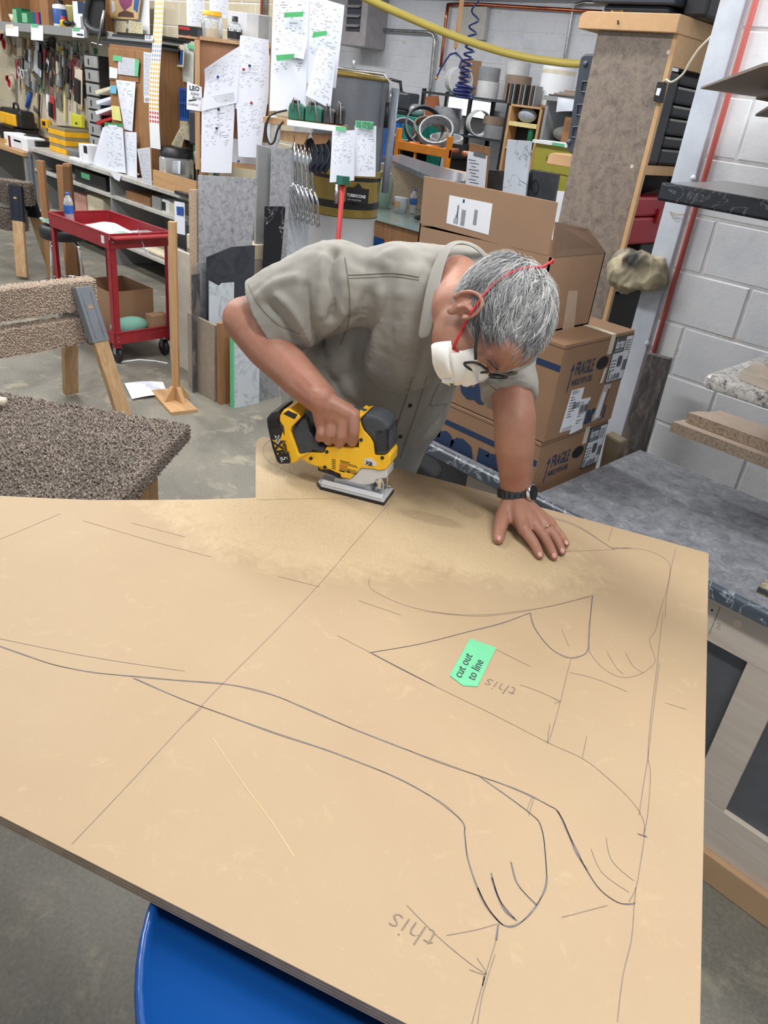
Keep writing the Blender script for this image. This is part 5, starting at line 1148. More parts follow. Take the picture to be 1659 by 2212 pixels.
m_green = M('green_box', (26, 106, 70), .5); m_lgreen = M('pale_green', (130, 186, 150), .5); m_bluep = M('blue_plastic', (38, 84, 160), .45); m_yp = M('yellow_case', (236, 178, 30), .45); m_cr = M('cream_plastic', (218, 208, 182), .6); m_redp = M('red_plastic', (186, 40, 44), .45); m_mag = M('magenta_box', (128, 32, 110), .5); m_tan = M('tan_card', (206, 176, 128), .7)
zs_ = 2.137
bxy('box', 'pale green and dark green carton at the left end of the wall shelf', 'box', (28, 47), (17, 52), 4.16, .10, m_green, zs_, lab=[(0, .0, .45, .9, m_lgreen)])
bxy('box', 'dark green carton beside the plywood divider on the wall shelf', 'box', (48, 72), (25, 53), 4.15, .10, m_green, zs_, lab=[(.0, .1, .45, .85, m_lgreen)])
bxy('packet', 'blue and red packet against the plywood divider on the wall shelf', 'packet', (73, 84), (26, 54), 4.145, .05, m_bluep, zs_, lab=[(.5, 0, 1, 1, m_redp)])
cyl('foam_cup', 'pale foam cup leaning at the far left of the wall shelf', 'cup', (13, 27), (30, 51), 4.16, m_cr, zs_, [(0, 0), (.7, 0), (1, 1), (.9, 1), (.6, .1), (0, .1)])
cyl('jar', 'dark jar standing behind the foam cup on the wall shelf', 'jar', (14, 27), (0, 48), 4.30, m_black, zs_)
cyl('glue_bottle', 'tall blue and white bottle with dark cap on the wall shelf', 'bottle', (107, 124), (-2, 56), 4.15, m_white, zs_, [(0, 0), (.95, 0), (1, .02), (1, .80), (.4, .86), (.4, .88), (0, .88)], [('label', [(1.02, .10), (1.02, .66), (1.0, .67)], m_bluep), ('cap', [(.45, .86), (.45, 1.0), (0, 1.0)], m_black)])
cyl('tape_roll', 'small white tape roll lying in front of the blue bottle', 'tape roll', (95, 107), (47, 56), 4.14, m_white, zs_)
cyl('tub', 'clear tub of yellow liquid on the wall shelf', 'tub', (133, 158), (10, 46), 4.18, M('pale_yellow_tub', (206, 200, 130), .3), zs_, [(0, 0), (.85, 0), (1, .9), (1.05, .92), (1.05, 1), (0, 1)])
cyl('small_bottle', 'small red capped bottle beside the yellow tub', 'bottle', (124, 134), (34, 55), 4.14, m_yp, zs_, [(0, 0), (.9, 0), (.9, .6), (.4, .75), (.4, .9), (0, .9)], [('cap', [(.6, .7), (.6, 1), (0, 1)], m_redp)])
one('glove', 'black work glove lying on the wall shelf edge', 'glove', [g_ell(Y(145, 50, 4.14), V((.07, 0, 0)), V((0, .04, 0)), V((0, 0, .026)))] + [g_tube([Y(150+3*i, 50, 4.14), Y(158+i, 48+2*i, 4.13)], .011, 8) for i in range(3)], m_black, smooth=True)
bxy('box', 'white and navy product box at the right of the wall shelf', 'box', (158, 183), (3, 59), 4.15, .12, m_white, zs_, lab=[(.45, .55, 1, 1, m_navy), (.62, .0, .9, .45, m_gside)])
# paper tags on the shelf lip
for i, (q, lab) in enumerate((((12, 55, 40, 79), 'blank white tag taped at the left of the shelf lip'), ((67, 54, 93, 88), 'largest white tag taped to the middle of the shelf lip'), ((156, 62, 182, 82), 'printed white tag taped at the right of the shelf lip'))):
    t = thing('shelf_tag', lab, 'tag', Y((q[0]+q[2])/2, q[3], 4.095)); part('card', g_px([(q[0], q[1]), (q[2], q[1]+2), (q[2], q[3]), (q[0], q[3]-2)], ('y', 4.095), .001), m_white, t)
    part('tape', g_px([(q[0]+1, q[1]-3), (q[0]+(q[2]-q[0])*.6, q[1]-2), (q[0]+(q[2]-q[0])*.6, q[1]+6), (q[0]+1, q[1]+5)], ('y', 4.0935), .001), m_gtape if i else m_mtape, t)
    if i == 2: part('print', g_px([(166, 72), (180, 74), (180, 78), (166, 76)], ('y', 4.0935), .0005), m_ink, t)
# big C clamp
cl = thing('c_clamp', 'big dark C clamp hanging from the end of the wall shelf', 'clamp', Y(208, 95, 4.06))
cpts = [(226, -8), (200, -14), (190, 10), (186, 40), (192, 58), (208, 68), (222, 70)]
part('frame', g_tube([Y(*q, 4.06) for q in cr_spline(cpts, 5)], .035, 8), m_dkgrey, cl, smooth=True); part('screw', g_tube([Y(225, 22, 4.04), Y(212, 96, 4.03)], .013, 10), m_steel, cl, smooth=True)
part('web', g_px([(225, -4), (203, -6), (193, 12), (190, 40), (195, 54), (224, 64)], ('y', 4.075), .012), m_blackm, cl)
part('handle_bar', g_tube([Y(198, 92, 4.03), Y(222, 98, 4.03)], .006, 6), m_steel, cl)
# hanging tools
yt = 4.452
def tool(kind, px, y0, y1, colr, tilt, label, off=0):
    a, b = Y(px, y0, yt-.012-off), Y(px+tilt, y1, yt-.012-off); L = (b-a).length; d = (b-a).normalized(); s = d.cross(V((0, 1, 0))).normalized(); n = V((0, -1, 0))
    t = thing(kind, label, kind.replace('_', ' '), b, 'tools hanging over the workbench')
    P = lambda u, v, w=0: a+d*L*u+s*L*v*1.45+n*w
    mc_ = M('tool_%d_%d_%d' % colr, colr, .5, var=.08)
    part('peg', g_tube([a-d*.012+V((0, .018+off, 0)), a-d*.012+n*.045], .003, 6), m_steel, t)
    if kind == 'pliers':
        for sg in (1, -1): part('handle', g_tube([P(.42, .02*sg), P(.6, .085*sg), P(.8, .10*sg), P(1, .07*sg)], .010, 8), mc_, t, smooth=True)
        part('jaw', [g_prism([P(.0, .03), P(.22, .065), P(.42, .04), P(.42, -.04), P(.22, -.065), P(.0, -.03)], n*.014)], m_steel, t, bev=.002)
    elif kind == 'screwdriver':
        part('handle', g_lathe([(0, 0), (.012, 0), (.016, L*.04), (.014, L*.2), (.017, L*.36), (.009, L*.42)], a, d, 12), mc_, t, smooth=True); part('shaft', g_tube([P(.42, 0), P(1, 0)], .0042, 8), m_steel, t, smooth=True)
    elif kind in ('chisel', 'putty_knife', 'file'):
        part('handle', g_lathe([(0, 0), (.014, 0), (.017, L*.06), (.013, L*.36), (.008, L*.40)], a, d, 12), mc_, t, smooth=True)
        w = {'chisel': .05, 'putty_knife': .16, 'file': .035}[kind]; part('blade', g_prism([P(.39, .02), P(.5, w*.7), P(1, w), P(1, -w), P(.5, -w*.7), P(.39, -.02)], n*.003), m_steel, t)
    elif kind == 'hand_saw':
        part('blade', g_prism([P(.25, .03), P(1, .015), P(1, -.06), P(.25, -.16)], n*.002), m_steel, t); part('handle', g_prism([P(0, .06), P(.26, .05), P(.30, -.16), P(.12, -.20), P(.0, -.08)], n*.02), mc_, t, bev=.004)
    elif kind == 'scissors':
        for sg in (1, -1): part('handle', g_tube([P(.22+.16*math.cos(q*.5236), sg*.10+.09*math.sin(q*.5236)) for q in range(13)], .007, 6), mc_, t, smooth=True)
        for sg in (1, -1): part('blade', g_prism([P(.36, .05*sg), P(.5, .03), P(1, .01*sg), P(.5, -.03)], n*.003), m_steel, t)
    elif kind == 'wrench':
        part('shank', g_prism([P(.12, .035), P(.88, .035), P(.88, -.035), P(.12, -.035)], n*.008), m_steel, t, bev=.002); part('jaw', g_prism([P(0, .10), P(.05, .03), P(.09, 0), P(.05, -.03), P(0, -.10), P(.14, -.09), P(.2, 0), P(.14, .09)], n*.010), m_steel, t)
    elif kind in ('carded_pack', 'sheath'):
        part('card', g_prism([P(0, .17), P(1, .17), P(1, -.17), P(0, -.17)], n*.004), mc_, t); part('blister', g_prism([P(.3, .11), P(.94, .11), P(.94, -.11), P(.3, -.11)], n*.03), m_pet if kind == 'carded_pack' else m_black, t, bev=.004)
    elif kind in ('straightedge', 'wood_stick'):
        part('bar', g_prism([P(0, .035), P(1, .035), P(1, -.035), P(0, -.035)], n*.012), mc_, t, bev=.001)
    elif kind == 'tape_roll':
        c0 = P(.5, 0, .03); r = L*.5; part('roll', g_lathe([(r*.62, -.02), (r, -.02), (r, .02), (r*.62, .02), (r*.62, -.02)], c0, n, 24), M('packing_tape', (206, 198, 176), .35), t, smooth=False); part('core', g_lathe([(r*.60, -.021), (r*.45, -.021), (r*.45, .022), (r*.60, .022)], c0, n, 24), mc_, t); part('dispenser_arm', g_prism([P(0, .0), P(.1, -.4), P(.3, -.5), P(.5, -.3), P(.3, -.1)], n*.05), mc_, t)
    elif kind == 'caulk_tube':
        part('tube', g_lathe([(0, 0), (.024, 0), (.024, L*.62), (.02, L*.64)], a, d, 14), mc_, t, smooth=True); part('nozzle', g_lathe([(.012, L*.63), (.004, L)], a, d, 10), m_white, t, smooth=True)
    elif kind == 'brush':
        part('handle', g_lathe([(0, 0), (.010, 0), (.013, L*.3), (.008, L*.5)], a, d, 10), mc_, t, smooth=True); part('ferrule', g_prism([P(.5, .07), P(.62, .09), P(.62, -.09), P(.5, -.07)], n*.018), m_steel, t); part('bristles', g_prism([P(.62, .09), P(1, .11), P(1, -.11), P(.62, -.09)], n*.016), M('bristle', (196, 176, 140), .9), t)
    return t
TL = [('tape_roll', 16, 74, 116, (186, 34, 44), 2), ('pliers', 30, 84, 118, (150, 120, 90), 1), ('straightedge', 47, 82, 172, (190, 180, 150), 0), ('file', 53, 84, 142, (120, 100, 80), -2), ('wood_stick', 66, 86, 168, (176, 140, 96), -10), ('straightedge', 79, 88, 190, (150, 158, 168), 3), ('straightedge', 89, 90, 200, (110, 176, 140), 2), ('carded_pack', 97, 88, 118, (200, 206, 220), 2), ('screwdriver', 106, 88, 150, (40, 42, 48), -2), ('hand_saw', 116, 82, 160, (36, 38, 44), -3), ('chisel', 124, 92, 138, (214, 206, 196), 3), ('sheath', 132, 100, 160, (200, 170, 50), 3), ('pliers', 136, 92, 130, (170, 30, 40), 2), ('file', 146, 92, 148, (160, 164, 172), 1), ('putty_knife', 152, 94, 150, (190, 192, 200), -4), ('scissors', 157, 104, 132, (34, 84, 190), -2), ('carded_pack', 163, 92, 116, (120, 190, 150), 3), ('wrench', 172, 92, 128, (150, 150, 150), 2), ('pliers', 186, 92, 134, (90, 90, 96), 1), ('screwdriver', 190, 118, 152, (130, 30, 36), -1), ('wrench', 199, 94, 126, (180, 180, 184), 3), ('screwdriver', 205, 104, 136, (24, 120, 80), 2),
      ('tape_roll', 27, 164, 196, (190, 34, 46), 2), ('screwdriver', 44, 142, 196, (30, 30, 34), -1), ('scissors', 40, 136, 176, (34, 34, 38), 1), ('wrench', 57, 178, 208, (170, 170, 172), 0), ('caulk_tube', 66, 200, 248, (40, 92, 176), -12), ('brush', 80, 190, 272, (222, 198, 160), -2), ('straightedge', 87, 204, 250, (28, 28, 32), -2), ('chisel', 101, 150, 204, (190, 56, 60), 1), ('pliers', 110, 154, 206, (176, 120, 110), 2), ('caulk_tube', 104, 204, 258, (220, 224, 228), 0), ('sheath', 112, 208, 256, (190, 60, 66), 1), ('file', 120, 160, 226, (150, 146, 140), 3), ('putty_knife', 127, 172, 236, (236, 176, 40), 1), ('chisel', 134, 168, 226, (60, 60, 66), 2), ('straightedge', 141, 182, 262, (216, 206, 150), 0), ('pliers', 147, 160, 214, (30, 32, 38), 2), ('screwdriver', 153, 158, 240, (90, 96, 106), -2), ('pliers', 161, 160, 206, (196, 60, 76), 1), ('file', 166, 172, 246, (200, 198, 190), 1), ('brush', 172, 158, 236, (70, 74, 80), 3), ('wrench', 178, 162, 230, (120, 126, 136), -4), ('screwdriver', 183, 184, 250, (60, 62, 66), 1)]
rt = random.Random(33)
TL += [(rt.choice(('pliers', 'screwdriver', 'chisel', 'file', 'wrench', 'putty_knife', 'pliers', 'carded_pack', 'brush')), 36+6.7*i, 118+rt.randint(-8, 14), 168+rt.randint(-6, 26), rt.choice(((60, 62, 66), (150, 152, 158), (176, 60, 60), (206, 198, 176), (40, 42, 46), (120, 100, 80), (220, 222, 228), (214, 170, 50))), rt.randint(-3, 3)) for i in range(22)]
TL += [(rt.choice(('pliers', 'screwdriver', 'chisel', 'file', 'wrench', 'scissors', 'carded_pack', 'sheath')), 38+6.6*i, 90+rt.randint(0, 70), 150+rt.randint(0, 80), rt.choice(((70, 72, 76), (160, 162, 168), (150, 50, 52), (210, 202, 184), (46, 48, 52), (136, 112, 90), (200, 204, 212))), rt.randint(-4, 4)) for i in range(22)]
ord_ = ['first', 'second', 'third', 'fourth', 'fifth', 'sixth', 'seventh', 'eighth', 'ninth', 'tenth', 'eleventh', 'twelfth', 'thirteenth', 'fourteenth', 'fifteenth', 'sixteenth', 'seventeenth', 'eighteenth', 'nineteenth', 'twentieth', 'twenty-first', 'twenty-second']
def cname(c):
    r, g, b = c; mx, mn = max(c), min(c)
    if mx < 70: return 'black'
    if mx-mn < 28: return 'light grey' if mx > 185 else ('grey' if mx > 110 else 'dark grey')
    if r == mx and g > .72*r: return 'yellow' if b < .5*r else 'cream'
    if r == mx and g > .5*r: return 'tan'
    if r == mx: return 'red'
    return 'green' if g == mx else 'blue'
for i, (k, px, y0, y1, cc, tl) in enumerate(TL):
    row = i // 22; j_ = i % 22
    tool(k, px, y0, y1, cc, tl, '%s %s, %s from left in the %s row of hanging tools' % (cname(cc), k.replace('_', ' '), ord_[j_], ('upper', 'lower', 'middle', 'front')[row]), (0, 0, .05, .10)[row])
# bench-top clutter
bk = thing('tool_pouch', 'yellow and black padded tool pouch at the left end of the workbench', 'tool bag', Y(20, 290, 4.2)+V((0, 0, 0)))
zl0 = .8405
x0, x1, za_, zb3 = IY((0, 42), (235, 288), 4.15, zl0)
part('bag', g_box((x0, 4.15, za_+.16), (x1, 4.35, zb3)), m_black, bk, bev=.04, bseg=4); part('pocket', g_box((x0+.07, 4.125, za_+.18), (x1-.08, 4.16, zb3-.05)), m_yp, bk, bev=.02); part('base', g_box((x0, 4.13, za_), (x1, 4.37, za_+.159)), m_blackm, bk); part('strap', g_tube([V((x0+.08, 4.11, zb3-.2)), V((x1-.1, 4.11, zb3-.2))], .014, 8), m_black, bk); part('handle', g_tube([V(((x0+x1)/2-.08, 4.25, zb3-.01)), V(((x0+x1)/2-.06, 4.25, zb3+.06)), V(((x0+x1)/2+.06, 4.25, zb3+.06)), V(((x0+x1)/2+.08, 4.25, zb3-.01))], .013, 8), m_black, bk, smooth=True)
bxy('bucket', 'square white adhesive bucket with printed labels on the side table', 'bucket', (10, 58), (292, 332), 3.86, .22, m_white, zl0, .012, lab=[(.20, .02, .30, .8, M('maroon_band', (110, 26, 40), .5)), (.42, .1, .8, .75, m_lab), (.45, .55, .75, .68, m_ink), (0, .2, .12, .5, m_yp)])
one('black_tray', 'black plastic tray lying beside the white bucket', 'tray', g_box((Y(55, 310, 4.0).x, 3.95, ZB), (Y(88, 310, 4.0).x, 4.3, ZB+.06)), m_black, bev=.006)
one('black_rag', 'crumpled black rag lying over the black tray', 'rag', g_ell(Y(70, 305, 4.05)+V((0, 0, .02)), V((.16, 0, 0)), V((0, .12, 0)), V((0, 0, .055))), m_blackm, smooth=True)
for k, (ys, nm) in enumerate((((296, 318), 'middle'), ((272, 297), 'top'), ((318, 336), 'bottom'))): pass
zq0 = ZB+.0005
for k, nm in enumerate(('bottom', 'middle', 'top')):
    x0, x1, _, _ = IY((106, 141), (285, 335), 3.98); h = .088
    t = thing('organizer_case', 'yellow and clear parts organizer case, %s of the stack of three' % nm, 'organizer', ((x0+x1)/2, 4.1, zq0), 'stacked organizer cases')
    part('base', g_box((x0, 3.98, zq0), (x1, 4.26, zq0+h*.62)), m_yp, t, bev=.006); part('lid', g_box((x0+.004, 3.984, zq0+h*.63), (x1-.004, 4.256, zq0+h-.001)), M('smoke_lid', (150, 138, 112), .3), t, bev=.004)
    part('latch', g_box((x0-.012, 4.05, zq0+.02), (x0-.0005, 4.18, zq0+h*.8)), m_black, t); zq0 += h
cyl('parts_bowl', 'shallow black bowl of small parts on the yellow organizer cases', 'bowl', (104, 142), (274, 292), 3.99, m_black, zq0+.0005, [(0, 0), (.8, 0), (1, 1), (.97, 1), (.78, .25), (0, .25)])
bxy('tape_measure', 'yellow tape measure hanging at the foot of the tool board', 'tape measure', (88, 102), (258, 276), 4.40, .045, m_yp, None, .008, lab=[(.25, .25, .7, .75, m_black)])
bxy('glove_pack', 'bright yellow wrapped pack hanging left of the grey drawers', 'packet', (154, 176), (247, 290), 4.38, .05, M('neon_yellow', (206, 204, 60), .4), None, .015, lab=[(.4, .5, .6, .6, m_ink)])
cyl('pen_cup', 'cup of red and blue pens at the back of the workbench', 'cup', (140, 160), (296, 318), 4.26, m_grey, ZB+.0005, [(0, 0), (.95, 0), (1, .02), (1, 1), (.94, 1), (.9, .05), (0, .05)], None)
for i in range(5):
    q = Y(142+4*i, 300, 4.33); one('pen', ('red', 'blue', 'red', 'red', 'blue')[i]+' pen, %s from left in the pen cup' % ord_[i], 'pen', g_tube([V((q.x*.3+Y(150, 304, 4.28).x*.7, 4.30, ZB+.02)), V((q.x*.5+Y(150, 304, 4.28).x*.5, 4.31, ZB+.24))], .007, 6), (m_redp, m_bluep, m_redp, m_redp, m_bluep)[i], smooth=True)
cyl('paper_bowl', 'stack of grey paper bowls lying on the bench front', 'bowl', (128, 165), (322, 338), 3.92, m_gside, ZB+.0005, [(0, 0), (.7, 0), (1, .9), (1, 1), (.95, 1), (.6, .2), (0, .2)])
bxy('white_block', 'small white plastic block at the bench edge', 'block', (150, 171), (341, 350), 3.87, .06, m_white, ZB+.0005)
bxy('carton', 'white carton with black label standing before the grey drawers', 'carton', (171, 190), (312, 354), 3.90, .16, m_white, ZB+.0005, lab=[(.55, .55, .95, .95, m_black), (.2, .1, .4, .5, m_lab)])
dz0 = ZB+.0005
for k in range(9):
    x0, x1, _, _ = IY((186, 214), (200, 210), 4.10); h = .125
    if dz0+h > 1.93: break
    t = thing('drawer_unit', 'grey plastic parts drawer, %s from the bottom of the drawer stack' % ord_[k], 'drawer unit', ((x0+x1)/2, 4.25, dz0), 'grey parts drawers')
    part('shell', g_box((x0, 4.12, dz0), (x1, 4.42, dz0+h-.002)), m_black, t); part('front', g_box((x0+.008, 4.10, dz0+.008), (x1-.008, 4.119, dz0+h-.012)), m_grey, t, bev=.004); xm = x0+(x1-x0)*.35
    part('finger_slot', g_box((xm-.014, 4.0985, dz0+.03), (xm+.014, 4.0998, dz0+.085)), m_blackm, t); dz0 += h
for k in range(4):
    one('paper_pile', '%s pile of loose papers and pads wedged beside the grey drawers' % ('lowest', 'second lowest', 'second highest', 'highest')[k], 'paper', g_prism([Y(x, y, 4.05) for x, y in ((208-3*k % 5, 262-22*k), (240, 252-22*k), (242, 258-22*k), (209, 270-22*k))], (0, .25, 0)), (m_redp, m_white, m_plain, m_cr)[k])
# tall brown cabinet with papers
x0, x1 = Y(240, 250, 4.0).x, Y(326, 250, 4.0).x
cb = thing('cabinet', 'tall brown wooden cabinet standing on the workbench, covered in notes', 'cabinet', ((x0+x1)/2, 4.2, ZB+.0005)); zct = 2.02
part('body', g_box((x0, 4.02, ZB+.0005), (x1, 4.455, zct)), m_brown, cb, bev=.003)
xm = Y(297, 250, 4.0).x
d_ = part('door', g_box((x0+.01, 4.0, ZB+.02), (xm-.004, 4.0195, zct-.03)), m_brown, cb, bev=.004); part('door_frame', g_box((xm+.004, 4.0, ZB+.02), (x1-.01, 4.0195, zct-.03)), m_brown, cb, bev=.004)
part('handle', g_tube([Y(292, 342, 3.975), Y(290, 350, 3.96), Y(294, 372, 3.96), Y(300, 378, 3.975)], .008, 8), m_white, d_, smooth=True)
cp = ('y', 3.992)
sheet_px('notes_board', 'brown clipboard with a list of printed figures on the cabinet door', [(236, 120), (300, 126), (300, 178), (236, 172)], cp, m_brown, cat='clipboard')
sheet_px('figure_list', 'printed list of figures fixed with green tape on the cabinet door', [(256, 122), (292, 127), (295, 165), (255, 160)], ('y', 3.985), m_draw, lift=.002)
for q, lab in (([(244, 119), (263, 121), (262, 133), (244, 131)], 'green tape strip on the left of the figure list'), ([(291, 127), (301, 130), (298, 166), (291, 164)], 'green tape strip down the right of the figure list')): sheet_px('tape_strip', lab, q, ('y', 3.980), m_gtape, cat='tape', nu=1, nv=1)
for q, m_, lab in (([(236, 144), (254, 148), (253, 170), (236, 168)], m_plain, 'small white note at the left of the cabinet door'), ([(238, 184), (252, 185), (251, 203), (238, 201)], M('blue_note', (110, 180, 214), .7), 'small blue sticky note on the cabinet door'), ([(240, 228), (258, 230), (263, 262), (243, 258)], M('yellow_note', (226, 222, 140), .7), 'yellow sticky note low on the cabinet door')): sheet_px('note', lab, q, ('y', 3.984), m_, cat='note', nu=1, nv=1)
sheet_px('letter', 'long handwritten white letter hanging on the cabinet door', [(250, 172), (293, 177), (286, 284), (268, 278)], ('y', 3.976), m_form2, bulge=.02)
sheet_px('drawing_sheet', 'white shop drawing with green tape heading leaning on the cabinet', [(226, 268), (265, 272), (272, 374), (224, 368)], ('y', 3.93), m_form2, bulge=.015)
sheet_px('tape_strip', 'green tape heading across the shop drawing', [(226, 264), (265, 268), (264, 274), (226, 271)], ('y', 3.92), M('deep_green_tape', (62, 150, 96), .6), cat='tape', nu=1, nv=1)
sheet_px('blank_sheet', 'blank white sheet fanned out left of the shop drawing', [(222, 275), (232, 274), (236, 372), (198, 360)], ('y', 3.945), m_plain, bulge=.01)
sheet_px('form_page', 'white form hanging right of the shop drawing', [(268, 284), (295, 286), (296, 387), (270, 378)], ('y', 3.955), m_form, bulge=.01)
sheet_px('leaflet', 'grey printed leaflet with black heading leaning on the bench edge', [(296, 322), (324, 318), (328, 402), (310, 400)], ('y', 3.86), m_draw, bulge=.006)
sheet_px('pale_sheet', 'pale corner of a sheet hanging under the bench edge', [(238, 372), (262, 378), (258, 392), (247, 386)], ('y', 3.84), m_plain, nu=1, nv=1)
for k in range(5): one('dark_board', 'dark board, %s in the stack lying on the brown cabinet' % ord_[k], 'board', g_box((x0-.25+.06*k, 4.03+.02*k, zct+.0005+.022*k), (x1+.05-.03*(k % 2), 4.40, zct+.021+.022*k)), (m_dkgrey, m_blackm, m_gside, m_dkgrey, m_black)[k], group='boards on the brown cabinet')
zp = zct+.112
sheet_px('white_card', 'large white card standing on the dark boards', [(228, -20), (322, -20), (324, 82), (231, 78)], ('y', 4.33), m_white, cat='card', nu=1, nv=1)
kp = one('kraft_picture', 'kraft board with purple, blue and white painted shapes', 'picture', g_px([(229, -20), (306, -20), (298, 42), (230, 40)], ('y', 4.29), .006), m_tan)
for q, m_, in (([(252, -20), (290, -20), (284, 12), (268, 24), (258, 8)], M('plum_paint', (140, 66, 108), .6)), ([(292, -20), (304, -20), (297, 28), (288, 20)], M('blue_paint', (50, 96, 160), .6)), ([(256, 28), (270, 22), (288, 28), (290, 38), (254, 36)], M('brown_paint', (92, 62, 52), .6)), ([(240, 0), (247, 4), (249, 22), (242, 28)], m_white)): part('painted_shape', g_px(q, ('y', 4.2895), .0005), m_, kp)
for q, lab in (([(252, 45), (273, 46), (271, 78), (250, 76)], 'left cream leaflet below the kraft picture'), ([(278, 43), (308, 50), (309, 82), (277, 80)], 'right cream leaflet below the kraft picture')): sheet_px('leaflet', lab, q, ('y', 4.27), paper_mat('cream_leaflet', 14, 10, .1, (222, 212, 176), (120, 112, 96)), nu=1, nv=1)
# roll of round stickers
def sticker_mat():
    t = NT('sticker_sheet'); uv = t.n('ShaderNodeUVMap').outputs[0]; s = t.n('ShaderNodeSeparateXYZ'); t.link(uv, s.inputs[0])
    fu = t.math('SUBTRACT', t.math('FRACT', t.math('MULTIPLY', s.outputs[0], 4)), .5); v = t.math('MULTIPLY', s.outputs[1], 36); fv = t.math('SUBTRACT', t.math('FRACT', v), .5)
    d = t.math('SQRT', t.math('ADD', t.math('MULTIPLY', fu, fu), t.math('MULTIPLY', fv, fv))); dot = t.math('LESS_THAN', d, .38)
    dot = t.math('MULTIPLY', dot, t.math('GREATER_THAN', s.outputs[1], .165))
    c = t.ramp(s.outputs[1], [(.0, rgb(206, 70, 80)), (.24, rgb(206, 80, 84)), (.26, rgb(222, 176, 74)), (.56, rgb(216, 176, 80)), (.57, rgb(140, 150, 180)), (.66, rgb(150, 156, 170)), (.67, rgb(216, 180, 90)), (1, rgb(222, 184, 90))])
    return t.fin(t.mix(dot, rgb(238, 240, 246), c), .5)
sheet_px('sticker_strip', 'long white strip of round yellow and red stickers hanging beside the cabinet', [(330, -30), (349, -30), (347, 323), (325, 319)], ('y', 3.88), sticker_mat(), cat='stickers', nu=4, nv=24, curl=lambda u, v: .02*math.sin(v*5))
for q, s_, lab in (((313, 76, 330, 88), '#1500', 'white tag reading 1500 beside the sticker strip'), ((311, 208, 327, 222), '#2000', 'white tag reading 2000 low beside the sticker strip near the jar')):
    t = thing('price_tag', lab, 'tag', Y(q[0], q[3], 3.87)); part('card', g_px([(q[0], q[1]), (q[2], q[1]+1), (q[2], q[3]), (q[0], q[3]-1)], ('y', 3.87), .001), m_white, t); part('number', [g_text(s_, .045, Y(q[0]+2, q[3]-4, 3.868), (1, 0, 0), (0, 0, 1), .001, sx=.8)], m_navy, t, kind='stuff')
sheet_px('notice', 'grey printed notice hanging left of the sticker strip', [(310, 112), (328, 114), (326, 210), (310, 208)], ('y', 3.985), m_draw, nu=2, nv=2)
sheet_px('notice', 'tall grey printed notice hanging right of the sticker strip', [(345, 105), (364, 108), (362, 325), (344, 320)], ('y', 4.35), m_draw, nu=2, nv=2)
sheet_px('notice', 'wide grey printed notice below the photo on the wall', [(362, 150), (392, 155), (390, 322), (360, 318)], ('y', 4.40), m_draw, nu=2, nv=2)
ph = one('photo_card', 'small family snapshot taped on folded paper beside the sticker strip', 'photo', g_px([(368, 96), (399, 97), (396, 145), (365, 143)], ('y', 4.28), .002), m_cr)
for q, m_ in (([(376, 104), (390, 104), (389, 118), (386, 140), (376, 140), (374, 120)], m_brown), ([(385, 108), (396, 108), (394, 140), (386, 140)], m_bluep), ([(374, 126), (382, 126), (382, 142), (373, 142)], m_white)): part('picture_patch', g_px(q, ('y', 4.2795), .0005), m_, ph)
sheet_px('wrapper_sheet', 'translucent pale wrapper hanging behind the snapshot', [(378, 92), (419, 96), (418, 180), (372, 172)], ('y', 4.36), M('pale_wrap', (206, 210, 208), .5), bulge=.03)
sheet_px('tape_strip', 'green tape strip above the pale wrapper', [(404, 95), (419, 97), (419, 107), (405, 104)], ('y', 4.33), m_gtape, cat='tape', nu=1, nv=1)
# wooden panel with the paper board
m_frame = wood('board_frame', (196, 160, 120), (182, 142, 104), 2)
DB = 6.05
def cbox(a, b, D, dep): 
    p, q = CF(a[0], a[1], D), CF(b[0], b[1], D); l = (CF((a[0]+b[0])/2, b[1], D)); tq = CF((a[0]+b[0])/2, a[1], D)
    p0_, p1_ = CF(a[0], (a[1]+b[1])/2, D), CF(b[0], (a[1]+b[1])/2, D)
    return g_prism([V((p0_.x, p0_.y, l.z)), V((p1_.x, p1_.y, l.z)), V((p1_.x, p1_.y, tq.z)), V((p0_.x, p0_.y, tq.z))], -CFN*dep)
nb_ = thing('notice_board', 'wood-framed brown notice board covered with pinned job sheets', 'notice board', CF(505, 360, DB))
part('panel', cbox((426, 90), (592, 358), DB+.02, .02), M('hardboard', (146, 104, 76), .7), nb_); part('lower_panel', cbox((428, 300), (592, 356), DB+.015, .004), m_lab, nb_)
part('frame_post', cbox((421, 86), (432, 366), DB-.01, .05), m_frame, nb_); part('frame_rail', cbox((432, 352), (592, 362), DB-.01, .045), m_frame, nb_); part('frame_rail', cbox((432, 88), (592, 96), DB-.01, .045), m_frame, nb_)
pw = thing('wood_post', 'tall pine post at the right of the notice board', 'post', CF(590, 255, DB-.12)); a_, b_ = CF(584, 120, DB-.12), CF(597, 120, DB-.12)
part('post', g_prism([V((a_.x, a_.y, 0)), V((b_.x, b_.y, 0)), V((b_.x, b_.y, 3.2)), V((a_.x, a_.y, 3.2))], -CFN*.05), m_frame, pw)
for k in (0, 1):
    e = CF((440, 575)[k], 365, DB+.04); part('leg', g_box((e.x-.025, e.y-.025, 0), (e.x+.025, e.y+.025, e.z)), m_frame, nb_)
